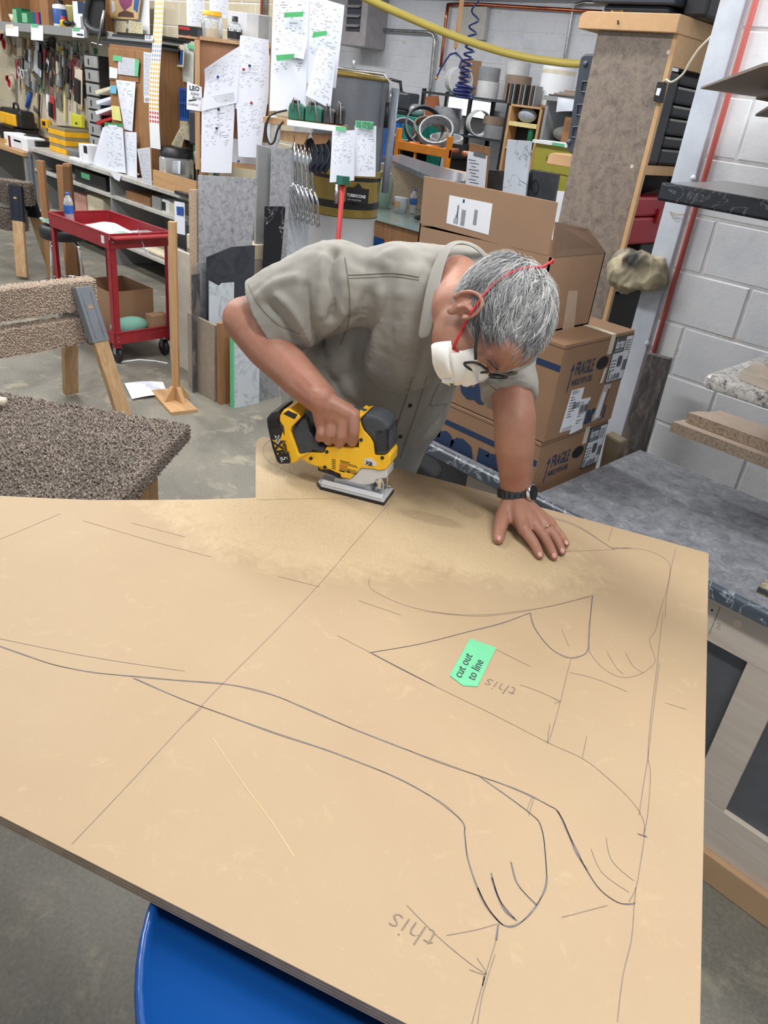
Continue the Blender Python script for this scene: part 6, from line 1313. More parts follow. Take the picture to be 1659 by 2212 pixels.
JS = [('lower left job sheet pinned to the notice board', [(436, 212), (509, 199), (500, 374), (434, 372)], 5.99, m_form, .02, lambda u, v: .05*max(0, v-.8)*5*(u)), ('upper left job sheet with a curled corner on the notice board', [(446, 150), (520, 98), (512, 222), (436, 240)], 5.97, m_form, .02, lambda u, v: .06*max(0, v-.7)*3*(1-u)),
      ('top right job sheet pinned to the notice board', [(519, 76), (580, 86), (583, 140), (514, 135)], 6.00, m_form, .01, None), ('middle right job sheet pinned to the notice board', [(513, 108), (583, 120), (580, 225), (508, 235)], 5.985, m_form, .015, None), ('lower right job sheet pinned to the notice board', [(511, 224), (581, 196), (562, 341), (515, 338)], 5.97, m_form, .02, None)]
for lab, q, D, m_, b_, cu_f in JS: sheet_px('job_sheet', lab, q, ('c', D), m_, bulge=b_, curl=cu_f, group='job sheets on the notice board')
JS2 = [('long left job sheet hanging on the pine post', [(590, -10), (668, -10), (660, 236), (582, 240)], 5.70, m_form, .03, None), ('rear right job sheet with curled top corner', [(664, -12), (745, 12), (725, 190), (662, 180)], 5.72, m_form, .02, lambda u, v: .08*max(0, u-.8)*5*max(0, v-.8)*5*.3), ('front right job sheet hanging lowest beside the long sheet', [(688, 96), (726, 118), (714, 235), (660, 206)], 5.66, m_form2, .02, None), ('slanted middle job sheet under green tape', [(608, 60), (664, 84), (656, 128), (600, 118)], 5.655, m_form, .008, None)]
for lab, q, D, m_, b_, cu_f in JS2: sheet_px('job_sheet', lab, q, ('c', D), m_, bulge=b_, curl=cu_f, group='job sheets on the pine post')
for k, (q, lab) in enumerate((([(614, 27), (656, 25), (655, 36), (613, 38)], 'top green tape strip on the long job sheet'), ([(596, 119), (636, 116), (635, 126), (598, 132)], 'lower green tape strip on the long job sheet'), ([(676, 70), (706, 66), (706, 76), (675, 82)], 'green tape strip on the rear right job sheet'))): sheet_px('tape_strip', lab, q, ('c', 5.615), M('marker_green_tape', (76, 172, 108), .6), cat='tape', nu=1, nv=1)
for k, (x, y, mm, lab) in enumerate(((472, 166, m_bluep, 'blue push pin in the upper left job sheet'), (540, 142, m_navy, 'navy push pin in the middle right job sheet'), (527, 150, m_redp, 'red push pin in the middle right job sheet'), (473, 236, m_black, 'black push pin in the lower left job sheet'), (544, 222, m_redp, 'red push pin in the lower right job sheet'), (469, 277, m_navy, 'navy push pin low in the lower left job sheet'), (516, 348, m_bluep, 'blue push pin in the bare board'))):
    p = CF(x, y, 5.955); one('push_pin', lab, 'push pin', g_lathe([(0, 0), (.008, 0), (.006, .006), (.005, .014), (.009, .018), (0, .019)], p, CFN, 10), mm, smooth=True)
sg = thing('hand_lettered_sign', 'small white hand-lettered sign hanging at the left of the notice board', 'sign', CF(420, 240, 6.035))
part('card', g_px([(404, 176), (436, 188), (437, 241), (403, 236)], ('c', 6.033), .002), m_white, sg)
part('lettering', [g_text('LEO', .040, CF(409, 194, 6.031), CFR, (0, 0, 1), .002, bold=.001), g_text('Safety', .026, CF(411, 204, 6.031), CFR, (0, 0, 1), .002, shear=.3), g_text('Boots', .026, CF(415, 213, 6.031), CFR, (0, 0, 1), .002, shear=.3), g_text('Certificate', .020, CF(405, 226, 6.031), CFR, (0, 0, 1), .002, shear=.3, sx=.9)], m_ink, sg, kind='stuff')
part('scribble', g_px([(407, 216), (424, 214), (424, 217), (408, 219)], ('c', 6.0305), .0005), m_ink, sg)
# things on and under the wall shelf beside the board
def cbx(name, label, cat, xs, ys, D, dep, m, lab=None, bev=.003):
    t = thing(name, label, cat, CF(sum(xs)/2, ys[1], D)); part('box', cbox((xs[0], ys[0]), (xs[1], ys[1]), D, dep), m, t, bev=bev)
    for (x0_, y0_, x1_, y1_, mm) in (lab or []): part('label', cbox((x0_, y0_), (x1_, y1_), D-.002, .0018), mm, t)
    return t
ls_ = thing('ledge', 'narrow ledge carrying cartons behind the top of the notice board', 'shelf', CF(500, 92, 6.3)); part('board', cbox((385, 88), (592, 93), 6.12, .35), m_frame, ls_); 
cbx('tool_carton', 'black and red power tool carton on the ledge by the notice board', 'carton', (385, 442), (57, 87.5), 6.15, .16, m_black, [(386, 58, 410, 64, m_redp), (447-20, 64, 441, 84, m_dkgrey), (405, 76, 412, 84, m_redp)])
t = cbx('carton', 'white grey carton behind the dark cleaner bottle', 'carton', (491, 580), (28, 87.5), 6.22, .2, m_lab, [(533, 30, 556, 86, M('pale_side', (206, 208, 212), .6)), (558, 34, 580, 87, m_grey)])
x0c = CF(507, 92, 6.14); r = .05
bt_ = thing('cleaner_bottle', 'clear bottle with black label and cap in front of the white carton', 'bottle', CF(507, 88, 6.14)); hB = CF(507, 36, 6.14).z-CF(507, 88, 6.14).z; bb = CF(507, 87.5, 6.14)
part('bottle', g_lathe([(0, 0), (r, 0), (r, hB*.55), (r*.85, hB*.68), (r*.35, hB*.8), (0, hB*.8)], bb, seg=18), m_pet, bt_, smooth=True); part('label', g_lathe([(r*1.02, hB*.06), (r*1.02, hB*.48)], bb, seg=18), m_black, bt_, smooth=True); part('cap', g_lathe([(r*.42, hB*.78), (r*.42, hB), (0, hB)], bb, seg=14), m_black, bt_, smooth=True)
part('lettering', [g_text('karran', .036, CF(494, 66, 6.083), CFR, (0, 0, 1), .002, bold=.0008, sx=.9)], m_white, bt_, kind='stuff')
jb = CF(458, 87.5, 6.2); jar = thing('glass_jar', 'glass jar with yellow lid on the ledge', 'jar', jb)
part('jar', g_lathe([(0, 0), (.07, 0), (.075, .02), (.075, .13), (.06, .15), (0, .15)], jb, seg=18), m_pet, jar, smooth=True); part('contents', g_lathe([(0, .01), (.065, .01), (.065, .07), (0, .075)], jb, seg=14), m_tan, jar); part('lid', g_lathe([(.066, .145), (.066, .172), (0, .174)], jb, seg=18), m_yp, jar, smooth=True)
sheet_px('plan_sheet', 'white plan sheet hanging on the wall above the black tool carton', [(402, -20), (440, -20), (445, 58), (404, 55)], ('c', 6.42), m_form2, bulge=.02)
sheet_px('plan_sheet', 'white plan sheet hanging on the wall above the glass jar', [(452, -20), (494, -20), (490, 40), (453, 34)], ('c', 6.42), m_form2, bulge=.02)
for k, (px, mm, lab) in enumerate(((566, M('rust_pipe', (176, 96, 80), .6), 'thin red pipe on the cream wall beside the post'), (572, m_steel, 'grey steel conduit on the cream wall beside the post'))):
    q = Y(px, 20, 4.47); one('wall_pipe', lab, 'pipe', g_tube([V((q.x, 4.47, 2.0)), V((q.x, 4.47, 3.85))], .016, 8), mm, smooth=True)
# shelf with chargers
DS = 5.55
zsh = CF(650, 262, DS).z
a_, b_ = CF(568, 260, DS), CF(742, 260, DS); a_.z = b_.z = zsh
sh_ = thing('charger_shelf', 'white-edged shelf with battery chargers beside the job sheets', 'shelf', (a_+b_)/2-V((0, 0, .04)))
part('board', g_prism([a_, b_, b_-CFN*.35, a_-CFN*.35], (0, 0, -.035)), m_frame, sh_); part('front_edge', g_prism([a_+CFR*.16, b_, b_-V((0, 0, .035)), a_+CFR*.16-V((0, 0, .035))], CFN*.012), m_white, sh_, bev=.004)
part('bracket', g_prism([CF(605, 282, DS+.05), CF(668, 288, DS+.05), CF(655, 313, DS+.05), CF(606, 303, DS+.05)], -CFN*.04), m_frame, sh_)
part('bracket', g_prism([CF(672, 288, DS+.05), CF(716, 290, DS+.05), CF(704, 310, DS+.05), CF(680, 312, DS+.05)], -CFN*.04), m_brown, sh_)
def chg(label, xs, h, m, D, w):
    p, q = CF(xs[0], 255, D), CF(xs[1], 255, D); p.z = q.z = zsh+.0005; t = thing('battery_charger', label, 'charger', (p+q)/2)
    part('case', g_prism([p, q, q+V((0, 0, h*.8)), p+(q-p)*.7+V((0, 0, h)), p+(q-p)*.1+V((0, 0, h)), p+V((0, 0, h*.7))], -CFN*w), m, t, bev=.008); part('slot', g_prism([p+(q-p)*.2+V((0, 0, h)), p+(q-p)*.6+V((0, 0, h)), p+(q-p)*.6+V((0, 0, h+.015)), p+(q-p)*.2+V((0, 0, h+.015))], -CFN*w*.6), m_blackm, t)
    part('cord', g_tube([p+(q-p)*.3+CFN*.01+V((0, 0, .06)), p+(q-p)*.35+CFN*.03+V((0, 0, h+.03)), p+(q-p)*.6+CFN*.03+V((0, 0, h+.02)), p+(q-p)*.8+CFN*.02+V((0, 0, .01))], .005, 6), m_grey, t, smooth=True)
m_tealp = M('dark_teal_plastic', (38, 104, 86), .5)
chg('teal battery charger at the left of the charger shelf', (622, 656), .10, m_tealp, DS+.06, .14); chg('second teal battery charger in the middle of the charger shelf', (658, 694), .10, m_tealp, DS+.06, .14); chg('grey battery charger between the teal and black chargers', (697, 722), .09, m_dkgrey, DS+.1, .12)
chg('black battery charger at the right end of the charger shelf', (724, 741), .11, m_black, DS+.1, .14)
# clamps under the shelf
for k in range(5):
    x = 636+8*k; p, q = CF(x, 292+2*k, DS+.06+.03*k), CF(x+4+3*k, 470+4*k, DS+.06+.03*k)
    t = thing('locking_clamp', 'chrome locking clamp, %s from left under the charger shelf' % ord_[k], 'clamp', q, 'chrome clamps under the shelf')
    dd = (q-p).normalized()
    part('bar', g_tube([p, p+(q-p)*.58], .011, 8), m_chrome, t, smooth=True); part('jaw', g_tube([p+(q-p)*.55, p+(q-p)*.66-CFR*.05, p+(q-p)*.82-CFR*.03, p+(q-p)*.98-CFR*.01], .011, 8), m_chrome, t, smooth=True); part('jaw', g_tube([p+(q-p)*.58, p+(q-p)*.72+CFR*.02, q+CFR*.012], .010, 8), m_chrome, t, smooth=True); part('pad', g_lathe([(0, 0), (.018, 0), (.018, .012), (0, .012)], q+CFR*.012, dd, 10), m_steel, t)
for k in range(4):
    x = 668+12*k; pts = [(x, 300), (x+8, 312), (x+14, 330), (x+8, 352), (x-4, 372)]
    t = thing('bar_clamp', 'dark blue grey C clamp, %s from left under the charger shelf' % ord_[k], 'clamp', CF(x, 372, DS+.16), 'dark clamps under the shelf')
    part('frame', g_tube([CF(a, b, DS+.16+.02*k) for a, b in pts], .016, 8), M('navy_clamp', (52, 58, 76), .45), t, smooth=True); part('screw', g_tube([CF(x-2, 300, DS+.16+.02*k), CF(x-5, 372, DS+.16+.02*k)], .006, 8), m_blackm, t)
one('power_cord', 'black power cord looping down from the charger shelf', 'cord', g_tube([CF(*q, DS-.02) for q in cr_spline([(620, 238), (590, 246), (577, 262), (575, 290), (582, 310), (592, 306), (600, 280), (612, 262)], 5)], .007, 6), m_black, smooth=True)
one('hang_bag', 'small clear bag hanging at the left end of the charger shelf', 'bag', g_ell(CF(591, 285, DS+.03), CFR*.05, CFN*.02, V((0, 0, .10))), m_pet, smooth=True)
sheet_px('job_sheet', 'left job sheet taped to the charger shelf edge', [(718, 282), (766, 281), (765, 390), (712, 394)], ('c', 5.38), m_form, bulge=.02); sheet_px('job_sheet', 'right job sheet taped to the charger shelf edge, with green note', [(766, 272), (813, 272), (811, 382), (763, 380)], ('c', 5.42), m_form2, bulge=.015)
sheet_px('tape_strip', 'plain green tape holding the left taped job sheet', [(725, 273), (748, 274), (748, 283), (725, 282)], ('c', 5.35), m_gtape, cat='tape', nu=1, nv=1)
t = thing('tape_note', 'green tape note with black lettering above the right taped job sheet', 'tape', CF(787, 278, 5.38)); part('strip', g_px([(768, 260), (808, 263), (807, 279), (767, 276)], ('c', 5.38), .001), m_gtape, t); part('lettering', [g_text('NO VENDOR', .026, CF(770, 268, 5.378), CFR, (0, 0, 1), .001, sx=.75), g_text('FOR THIS WEEK', .022, CF(770, 275, 5.378), CFR, (0, 0, 1), .001, sx=.7)], m_ink, t, kind='stuff')
rpz = CF(740, 398, 5.36); rq = V((rpz.x, rpz.y, 0)); rp_ = thing('red_pole', 'red pole with green head standing under the taped job sheets', 'pole', rq)
part('pole', g_tube([rq, V((rq.x, rq.y, rpz.z))], .017, 12), m_redp, rp_, smooth=True); part('head', g_box((rq.x-.03, rq.y-.03, rpz.z), (rq.x+.03, rq.y+.03, rpz.z+.05)), m_tealp, rp_); part('spreader', g_tube([rq+V((0, 0, .3)), rq+V((.0, 0, .33))], .03, 12), m_black, rp_)
part('wrench_handle', g_tube([CF(728, 398, 5.33), CF(726, 440, 5.33)], .012, 8), m_steel, rp_, smooth=True)
# dust collector
m_gold = M('gold_paint', (150, 128, 62), .35, .2, var=.05)
DT = 6.55; cc = CF(742, 420, DT); cc = V((cc.x, cc.y, 0)); R0 = .285
zz = lambda py: CF(742, py, DT-.1).z
tc_ = thing('dust_collector', 'gold drum dust collector with tall perforated filter and bag beneath', 'dust collector', cc)
zb0, zt0 = zz(462), zz(378)
part('drum', g_lathe([(R0*.9, zb0-.02), (R0, zb0), (R0, zt0), (R0+.012, zt0+.01), (R0+.012, zt0+.05), (R0*.9, zt0+.055), (0, zt0+.055)], cc, seg=48), m_gold, tc_, smooth=False)
for zc0, h in ((zb0+.06, .05), (zt0-.02, .03)): part('black_band', g_lathe([(R0+.001, zc0), (R0+.004, zc0+.003), (R0+.004, zc0+h), (R0+.001, zc0+h+.003)], cc, seg=48), m_black, tc_)
zf = zz(166)
def perf():
    t = NT('perforated_filter'); v = t.n('ShaderNodeTexVoronoi'); v.inputs['Scale'].default_value = 240; t.link(t.pos, v.inputs['Vector']); c = t.ramp(v.outputs['Distance'], [(.2, rgb(96, 100, 108)), (.5, rgb(132, 136, 144))]); return t.fin(c, .4, .4)
part('filter', g_lathe([(R0*.97, zt0+.055), (R0*.97, zf)], cc, seg=48), perf(), tc_, smooth=True); part('filter_rim', g_lathe([(0, zf), (R0, zf), (R0+.008, zf+.008), (R0+.008, zf+.025), (R0*.5, zf+.04), (0, zf+.045)], cc, seg=48), m_gold, tc_, smooth=True)
hx = CFR
part('shaker_handle', g_tube([cc-hx*.27+V((0, 0, zf+.06)), cc+hx*.0+V((0, 0, zf+.05)), cc+hx*.24+CFN*.1+V((0, 0, zf+.05)), cc+hx*.29+CFN*.12+V((0, 0, zf)), cc+hx*.29+CFN*.12+V((0, 0, zf-.24))], .012, 10), m_steel, tc_, smooth=True); part('grip', g_tube([cc+hx*.29+CFN*.12+V((0, 0, zf-.13)), cc+hx*.29+CFN*.12+V((0, 0, zf-.30))], .017, 10), m_black, tc_, smooth=True)
part('knob', g_lathe([(.012, 0), (.012, .05), (.006, .09), (0, .09)], cc+V((0, 0, zf+.045)), seg=10), m_steel, tc_, smooth=True)
part('air_tube', g_tube([cc+hx*.33+V((0, 0, zt0-.1)), cc+hx*.33+V((0, 0, zf-.03))], .030, 16), M('frosted_tube', (150, 158, 174), .3), tc_, smooth=True)
part('side_bolt', g_lathe([(.022, 0), (.02, .02), (0, .022)], cc+hx*.19+CFN*(R0-.06)+V((0, 0, zt0+.03)), CFN, 6), m_chrome, tc_)
m_bag = NT('clear_bag'); m_bag = m_bag.fin((.80, .82, .86, 1), .18, 0, Transmission_Weight=.35, IOR=1.15)
part('collection_bag', g_lathe([(R0*1.02, zb0-.005), (R0*.95, zb0-.05), (R0*.98, zb0-.2), (R0*1.0, zb0-.45), (R0*.9, .12), (0, .1)], cc, seg=40), m_bag, tc_, smooth=True); part('bin', g_lathe([(0, .02), (R0*.75, .02), (R0*.82, .45), (R0*.80, .45), (0, .05)], cc, seg=30), m_pet, tc_, smooth=True); part('base', g_lathe([(0, 0), (R0, 0), (R0, .02), (0, .02)], cc, seg=30), m_black, tc_)
bp_ = cc+CFN*(R0+.006)+CFR*.15; bz = zz(428)
bdg = part('badge', g_prism([cc+CFN*(R0-.03)+CFR*x+V((0, 0, z)) for x, z in ((.05, bz), (.22, bz), (.22, bz+.105), (.17, bz+.105), (.135, bz+.14), (.10, bz+.105), (.05, bz+.105))], CFN*.035), m_black, tc_); part('lettering', [g_text('TURBOCONE', .030, cc+CFN*(R0+.006)+CFR*.056+V((0, 0, bz+.04)), CFR, (0, 0, 1), .001, bold=.001, sx=.78), g_text('DUST COLLECTION', .012, cc+CFN*(R0+.006)+CFR*.06+V((0, 0, bz+.015)), CFR, (0, 0, 1), .001)], m_white, bdg, kind='stuff')
# ------------------------------------------------------------------ offcut bin with stone laminate pieces
m_sgrey = stone('grey_stone_laminate', [(88, 90, 96), (140, 142, 148), (162, 164, 170), (176, 178, 183), (152, 154, 158)], 30, .4); m_slate = stone('black_slate_laminate', [(34, 37, 44), (50, 54, 62), (62, 66, 74), (48, 52, 58)], 8, .5)
m_wmar = veined('white_marble', (206, 214, 222), (190, 198, 208), (168, 175, 184), 3.0, .03, .3); m_bmar = veined('black_white_marble', (30, 32, 38), (38, 40, 46), (190, 192, 196), 4, .010, .2); m_mdgrey = stone('mottled_grey_slab', [(90, 92, 96), (128, 130, 134), (150, 152, 156), (110, 112, 116)], 18, .45)
m_chipw = M('speckled_brown_melamine', (150, 138, 124), .6, var=.12, sc=30)
xb0, xb1, yb0, yb1, zbn = -4.37, -4.05, 2.64, 3.12, Y(440, 692, 2.64).z
ob = thing('offcut_bin', 'brown particle board bin on the floor holding stone laminate offcuts', 'bin', (-4.2, 2.9, 0))
part('front', g_box((xb0, yb0, .0), (xb1, yb0+.02, zbn)), m_chipw, ob); part('side', g_box((xb1-.02, yb0+.0205, 0), (xb1, yb1, zbn)), m_chip, ob); part('side', g_box((xb0, yb0+.0205, 0), (xb0+.02, yb1, zbn+.75)), m_chip, ob); part('back', g_box((xb0+.0205, yb1-.02, 0), (xb1-.0205, yb1, zbn)), m_chip, ob)
def off(label, pxs, x, m, th=.008, name='stone_offcut', z0=.004):
    t = [X(px, py, x) for px, py in pxs]; base = [V((x, t[-1].y, z0)), V((x, t[0].y, z0))]
    return one(name, label, 'offcut', g_prism(t+base, (-th, 0, 0)), m)
off('tall wide pale grey stone laminate sheet in the offcut bin', [(429, 378), (557, 386), (540, 590)], -4.325, m_sgrey)
off('jagged black slate laminate piece in front of the grey sheet', [(447, 556), (500, 534), (551, 530)], -4.22, m_slate)
off('torn white marble laminate piece at the front of the bin', [(452, 606), (474, 618), (480, 612), (506, 610)], -4.15, m_wmar, .006)
off('narrow dark mottled strip at the left of the bin', [(414, 594), (432, 590)], -4.25, m_bark, .006)
off('narrow grey strip behind the black slate piece', [(425, 568), (446, 566)], -4.28, m_mdgrey, .006)
off('tall grey and white marble panel behind the stone strips', [(560, 314), (640, 322), (668, 480)], -4.52, m_wmar, .016, z0=0)
off('grey framed edge panel left of the marble panel', [(558, 313), (590, 322)], -4.47, m_gside, .02, z0=0)
off('narrow speckled grey stone strip in front of the marble panel', [(588, 320), (631, 323), (624, 448)], -4.40, m_sgrey, .008, z0=0)
off('narrow black marble strip with white veins', [(573, 446), (617, 446), (607, 560)], -4.10+.04-.24, m_bmar, .008, z0=0)
pb_ = lambda label, pxs, x, m, th, nm='board_offcut': one(nm, label, 'offcut', g_prism([V((x, X(*pxs[0], x).y, X(*pxs[0], x).z)), V((x, X(*pxs[1], x).y, X(*pxs[1], x).z)), V((x, X(*pxs[1], x).y+.01, 0)), V((x, X(*pxs[0], x).y+.01, 0))], (-th, 0, 0)), m)
pb_('brown wood board leaning beside the offcut bin', [(474, 700), (500, 694)], -3.99, m_brown, .03)
wb = pb_('white marble board with green taped edge beside the offcut bin', [(506, 722), (562, 716)], -3.90, m_wmar, .03)
q0_ = X(506, 722, -3.90); q1_ = X(562, 716, -3.9)
part('green_edge', g_prism([V((-3.899, q0_.y-.012, q0_.z)), V((-3.899, q0_.y, q0_.z)), V((-3.899, q0_.y+.01, 0)), V((-3.899, q0_.y-.002, 0))], (-.032, 0, 0)), m_gtape, wb)
pb_('mottled grey slab standing right of the green-edged board', [(560, 780), (605, 770)], -3.93, m_mdgrey, .02)
one('cream_board', 'tall cream panel leaning between the post stand and the offcut bin', 'board', g_prism([V((-4.88, 2.80, 0)), V((-4.42, 2.80, 0)), V((-4.42, 2.80, Y(404, 548, 2.8).z)), V((-4.88, 2.80, Y(404, 548, 2.8).z))], (0, .03, 0)), M('cream_melamine', (196, 188, 176), .5), bev=.002)
cpq = one('panel_crate', 'stack of veneer sheets lying on the cream panel behind the post', 'veneer', [g_box((-4.88, 2.95, .80), (-4.44, 3.3, .90))], m_cr, bev=.004); 
one('low_cabinet', 'plain cream low cabinet behind the cream panel', 'cabinet', g_box((-4.88, 2.95, 0), (-4.44, 3.3, .799)), M('cream_melamine2', (176, 168, 156), .6))
sheet_px('hanging_leaflet', 'white leaflet with small coloured picture hanging from the bench end', [(376, 434), (399, 438), (400, 508), (378, 503)], ('y', 3.83), m_plain, bulge=.004)
part('x', g_px([(381, 446), (396, 447), (396, 466), (382, 464)], ('y', 3.822), .0005), m_bluep, bpy.data.objects['hanging_leaflet']).name = 'printed_picture'
tr_ = one('dark_table_end', 'dark marble topped ledge end above the hanging leaflet', 'ledge', g_box((Y(377, 425, 3.80).x, 3.80, ZB+.001), (Y(432, 425, 3.80).x, 4.2, ZB+.03)), m_mblk)
# bench front items right of the cabinet
one('pine_rail', 'wide knotty pine board standing along the bench edge', 'board', g_px([(330, 366), (424, 392), (424, 428), (331, 404)], ('y', 3.858), .02), m_pinex)
jz = Y(366, 385, 4.0)
x0, x1, _, zj = IY((344, 394), (318, 382), 3.98, ZB)
jj = thing('plastic_jar', 'big clear plastic jar with black lid behind the pine board', 'jar', ((x0+x1)/2, 4.1, ZB+.0005)); jc = V(((x0+x1)/2, 4.04, ZB+.0005)); rj = (x1-x0)*.38; hj = zj-ZB
part('jar', g_lathe([(0, 0), (rj, 0), (rj, hj*.7), (rj*.85, hj*.8), (0, hj*.8)], jc, seg=24), m_pet, jj, smooth=True); part('lid', g_lathe([(rj*.95, hj*.78), (rj*.95, hj), (0, hj)], jc, seg=24), m_black, jj, smooth=True); part('label', g_px([(371, 345), (390, 348), (389, 376), (370, 373)], ('y', 3.975), .001), m_lab, jj)
bxy('magenta_box', 'magenta carton behind the clear jar', 'box', (331, 343), (318, 365), 4.32, .1, m_mag, ZB+.0005)
# drill press
dpx = Y(421, 380, 4.12).x; dp = thing('drill_press', 'grey drill press with chuck standing at the bench end', 'drill press', (dpx, 4.2, ZB+.031))
part('column', g_tube([V((dpx+.02, 4.34, ZB+.031)), V((dpx+.02, 4.34, 1.62))], .03, 14), m_steel, dp, smooth=True); part('head', g_box((dpx-.07, 4.10, 1.30), (dpx+.10, 4.42, 1.58)), m_dkgrey, dp, bev=.02); part('chuck', g_lathe([(.02, 0), (.03, .03), (.035, .10), (.02, .12)], V((dpx, 4.14, 1.14)), seg=14), m_steel, dp, smooth=True); part('bit', g_tube([V((dpx, 4.14, .99)), V((dpx, 4.14, 1.14))], .007, 8), m_steel, dp); part('quill', g_tube([V((dpx, 4.14, 1.25)), V((dpx, 4.14, 1.31))], .03, 12), m_tealp, dp); part('base', g_box((dpx-.12, 4.05, ZB+.031), (dpx+.12, 4.42, ZB+.05)), m_dkgrey, dp)
# blue basket and small dispenser
x0, x1, z0_, z1_ = IY((388, 424), (192, 262), 4.22)
bs = thing('plastic_basket', 'blue slotted plastic basket hanging behind the hand-lettered sign', 'basket', ((x0+x1)/2, 4.3, z0_)); nS = 7
for k in range(nS+1): xx = x0+(x1-x0)*k/nS; part('slat', g_box((xx-.008, 4.22, z0_), (xx+.008, 4.235, z1_)), m_bluep, bs)
for zz_ in (z0_, (z0_+z1_)/2, z1_-.02): part('band', g_box((x0, 4.215, zz_), (x1, 4.24, zz_+.022)), m_bluep, bs)
part('body', g_box((x0, 4.28, z0_), (x1, 4.45, z1_-.02)), M('basket_inside', (206, 196, 150), .7), bs); part('hook', g_tube([V(((x0+x1)/2, 4.44, z1_-.03)), V(((x0+x1)/2, 4.462, z1_+.02)), V(((x0+x1)/2, 4.49, z1_+.02))], .006, 6), m_steel, bs)
bxy('note_dispenser', 'beige plastic dispenser holding a curled note', 'dispenser', (380, 414), (262, 302), 4.30, .15, m_cr, None, .012)
sheet_px('curled_note', 'curled cream note hanging from the beige dispenser', [(389, 275), (405, 272), (392, 320), (370, 312)], ('y', 4.10), paper_mat('grey_note', 10, 8, .1, (206, 200, 170), (120, 118, 104)), bulge=.02)
bxy('dispenser_stand', 'dark stand carrying the beige dispenser', 'stand', (384, 412), (303, 360), 4.36, .08, m_black, ZB+.0005)
# under the bench
bxy('tool_crate', 'black plastic crate with green tape on the upper bench shelf', 'crate', (163, 228), (374, 408), 3.92, .4, m_black, .6905, .006, lab=[(.22, .45, .5, .85, m_gtape)])
for i, (xs, ys, m_, lab) in enumerate((((97, 126), (386, 402), m_navy, 'navy wrapped bundle on the upper bench shelf'), ((74, 96), (362, 378), m_tan, 'pile of tan offcuts at the left of the upper bench shelf'), ((128, 160), (372, 392), m_gside, 'grey wrapped bundle beside the black crate'))): bxy('bundle', lab, 'bundle', xs, ys, 3.95, .3, m_, .6905, .02)
for i, (xs, ys, m_, lab) in enumerate((((272, 324), (420, 437), m_brown, 'flat brown wood block on the right upper bench shelf'), ((328, 347), (425, 444), m_grey, 'grey carton on the right upper bench shelf'), ((350, 366), (432, 456), m_white, 'black and white carton on the right upper bench shelf'), ((366, 376), (438, 458), m_cr, 'small cream carton at the end of the upper bench shelf'))): bxy('shelf_item', lab, 'carton', xs, ys, 3.93, .25, m_, .6905, .004, lab=[(0, .1, .5, .8, m_black)] if i == 2 else None)
for i, (xs, ys, m_, lab) in enumerate((((155, 185), (420, 455), M('pink_bundle', (196, 150, 136), .6), 'pink wrapped bundle on the lower bench shelf'), ((188, 222), (425, 460), m_cr, 'cream bundle on the lower bench shelf'), ((262, 300), (530, 565), m_card, 'brown carton under the right bench shelf'), ((300, 335), (535, 560), m_lab, 'white carton under the right bench shelf'))): bxy('stored_bundle', lab, 'bundle', xs, ys, 3.95, .35, m_, .2455, .02)
bxy('tub_container', 'cream plastic tub on the low shelf behind the red cart', 'tub', (316, 372), (545, 580), 3.92, .3, m_cr, .2455, .03)
# ------------------------------------------------------------------ tall laminate shelf unit by the jamb
m_lam = stone('brown_grey_laminate', [(92, 82, 76), (116, 104, 97), (130, 118, 108), (144, 130, 116), (124, 114, 108)], 26, .5)
YT = 3.15; xt0, xt1 = -2.045, -1.69
tw = thing('shelf_unit', 'tall shelf unit with brown mottled laminate end panel beside the jamb', 'shelf unit', (-1.87, 3.4, 0)); ztw = 2.222
part('end_panel', g_box((xt0, YT, 0), (xt1-.02, YT+.022, ztw)), m_lam, tw, bev=.002); part('panel_edge', g_box((xt1-.0195, YT+.0005, 0), (xt1, YT+.022, ztw)), m_mdf, tw)
xs0 = Y(1248, 60, YT-.03).x
def rshelf(x0, x1, y0, y1, z0, z1): 
    r = .03; pts = [(x1, z0), (x1, z1), (x0+r, z1), (x0+.008, z1-.008), (x0, z1-r*.8), (x0, z0+.0), (x0+.03, z0)]
    return g_prism([V((x, y0, z)) for x, z in pts], (0, y1-y0, 0))
part('top_board', rshelf(xs0, xt1+.005, YT-.03, 3.95, ztw+.0005, ztw+.062), m_mdf, tw, bev=.003)
zf1 = X(1500, 155, xt1).z
part('fascia', g_box((xt1-.02, YT+.0225, zf1), (xt1, 3.9, ztw)), m_mdf, tw); part('back_panel', g_box((xt0, 3.9, 0), (xt1, 3.92, ztw)), m_blackm, tw)
zsf = []
for px, py, th in ((1400, 358, .035), (1360, 612, .03)):
    z = X(px, py, xt1).z; zsf.append(z); part('shelf', g_box((xt0, YT+.0225, z-th), (xt1-.001, 3.899, z)), m_mdf, tw)
zl_ = Y(1210, 332, YT+.1).z; xsl = Y(1183, 340, YT+.1).x
part('side_shelf', rshelf(xsl, xt0-.0005, YT+.1, 3.8, zl_-.05, zl_), m_mdf, tw, bev=.003)
part('hook', g_tube([Y(1335, 44, YT-.032), Y(1335, 52, YT-.034)], .003, 6), m_blackm, tw)
for px, py in ((1444, 113), (1365, 360)): part('screw_hole', g_lathe([(0, .001), (.006, .001), (.008, .0003)], Y(px, py, YT), (0, -1, 0), 10), M('bare_wood', (210, 200, 184), .7), tw)
sw = thing('wall_switch', 'black pull switch with white paddle fixed to the mottled laminate panel', 'switch', Y(1421, 222, YT-.02))
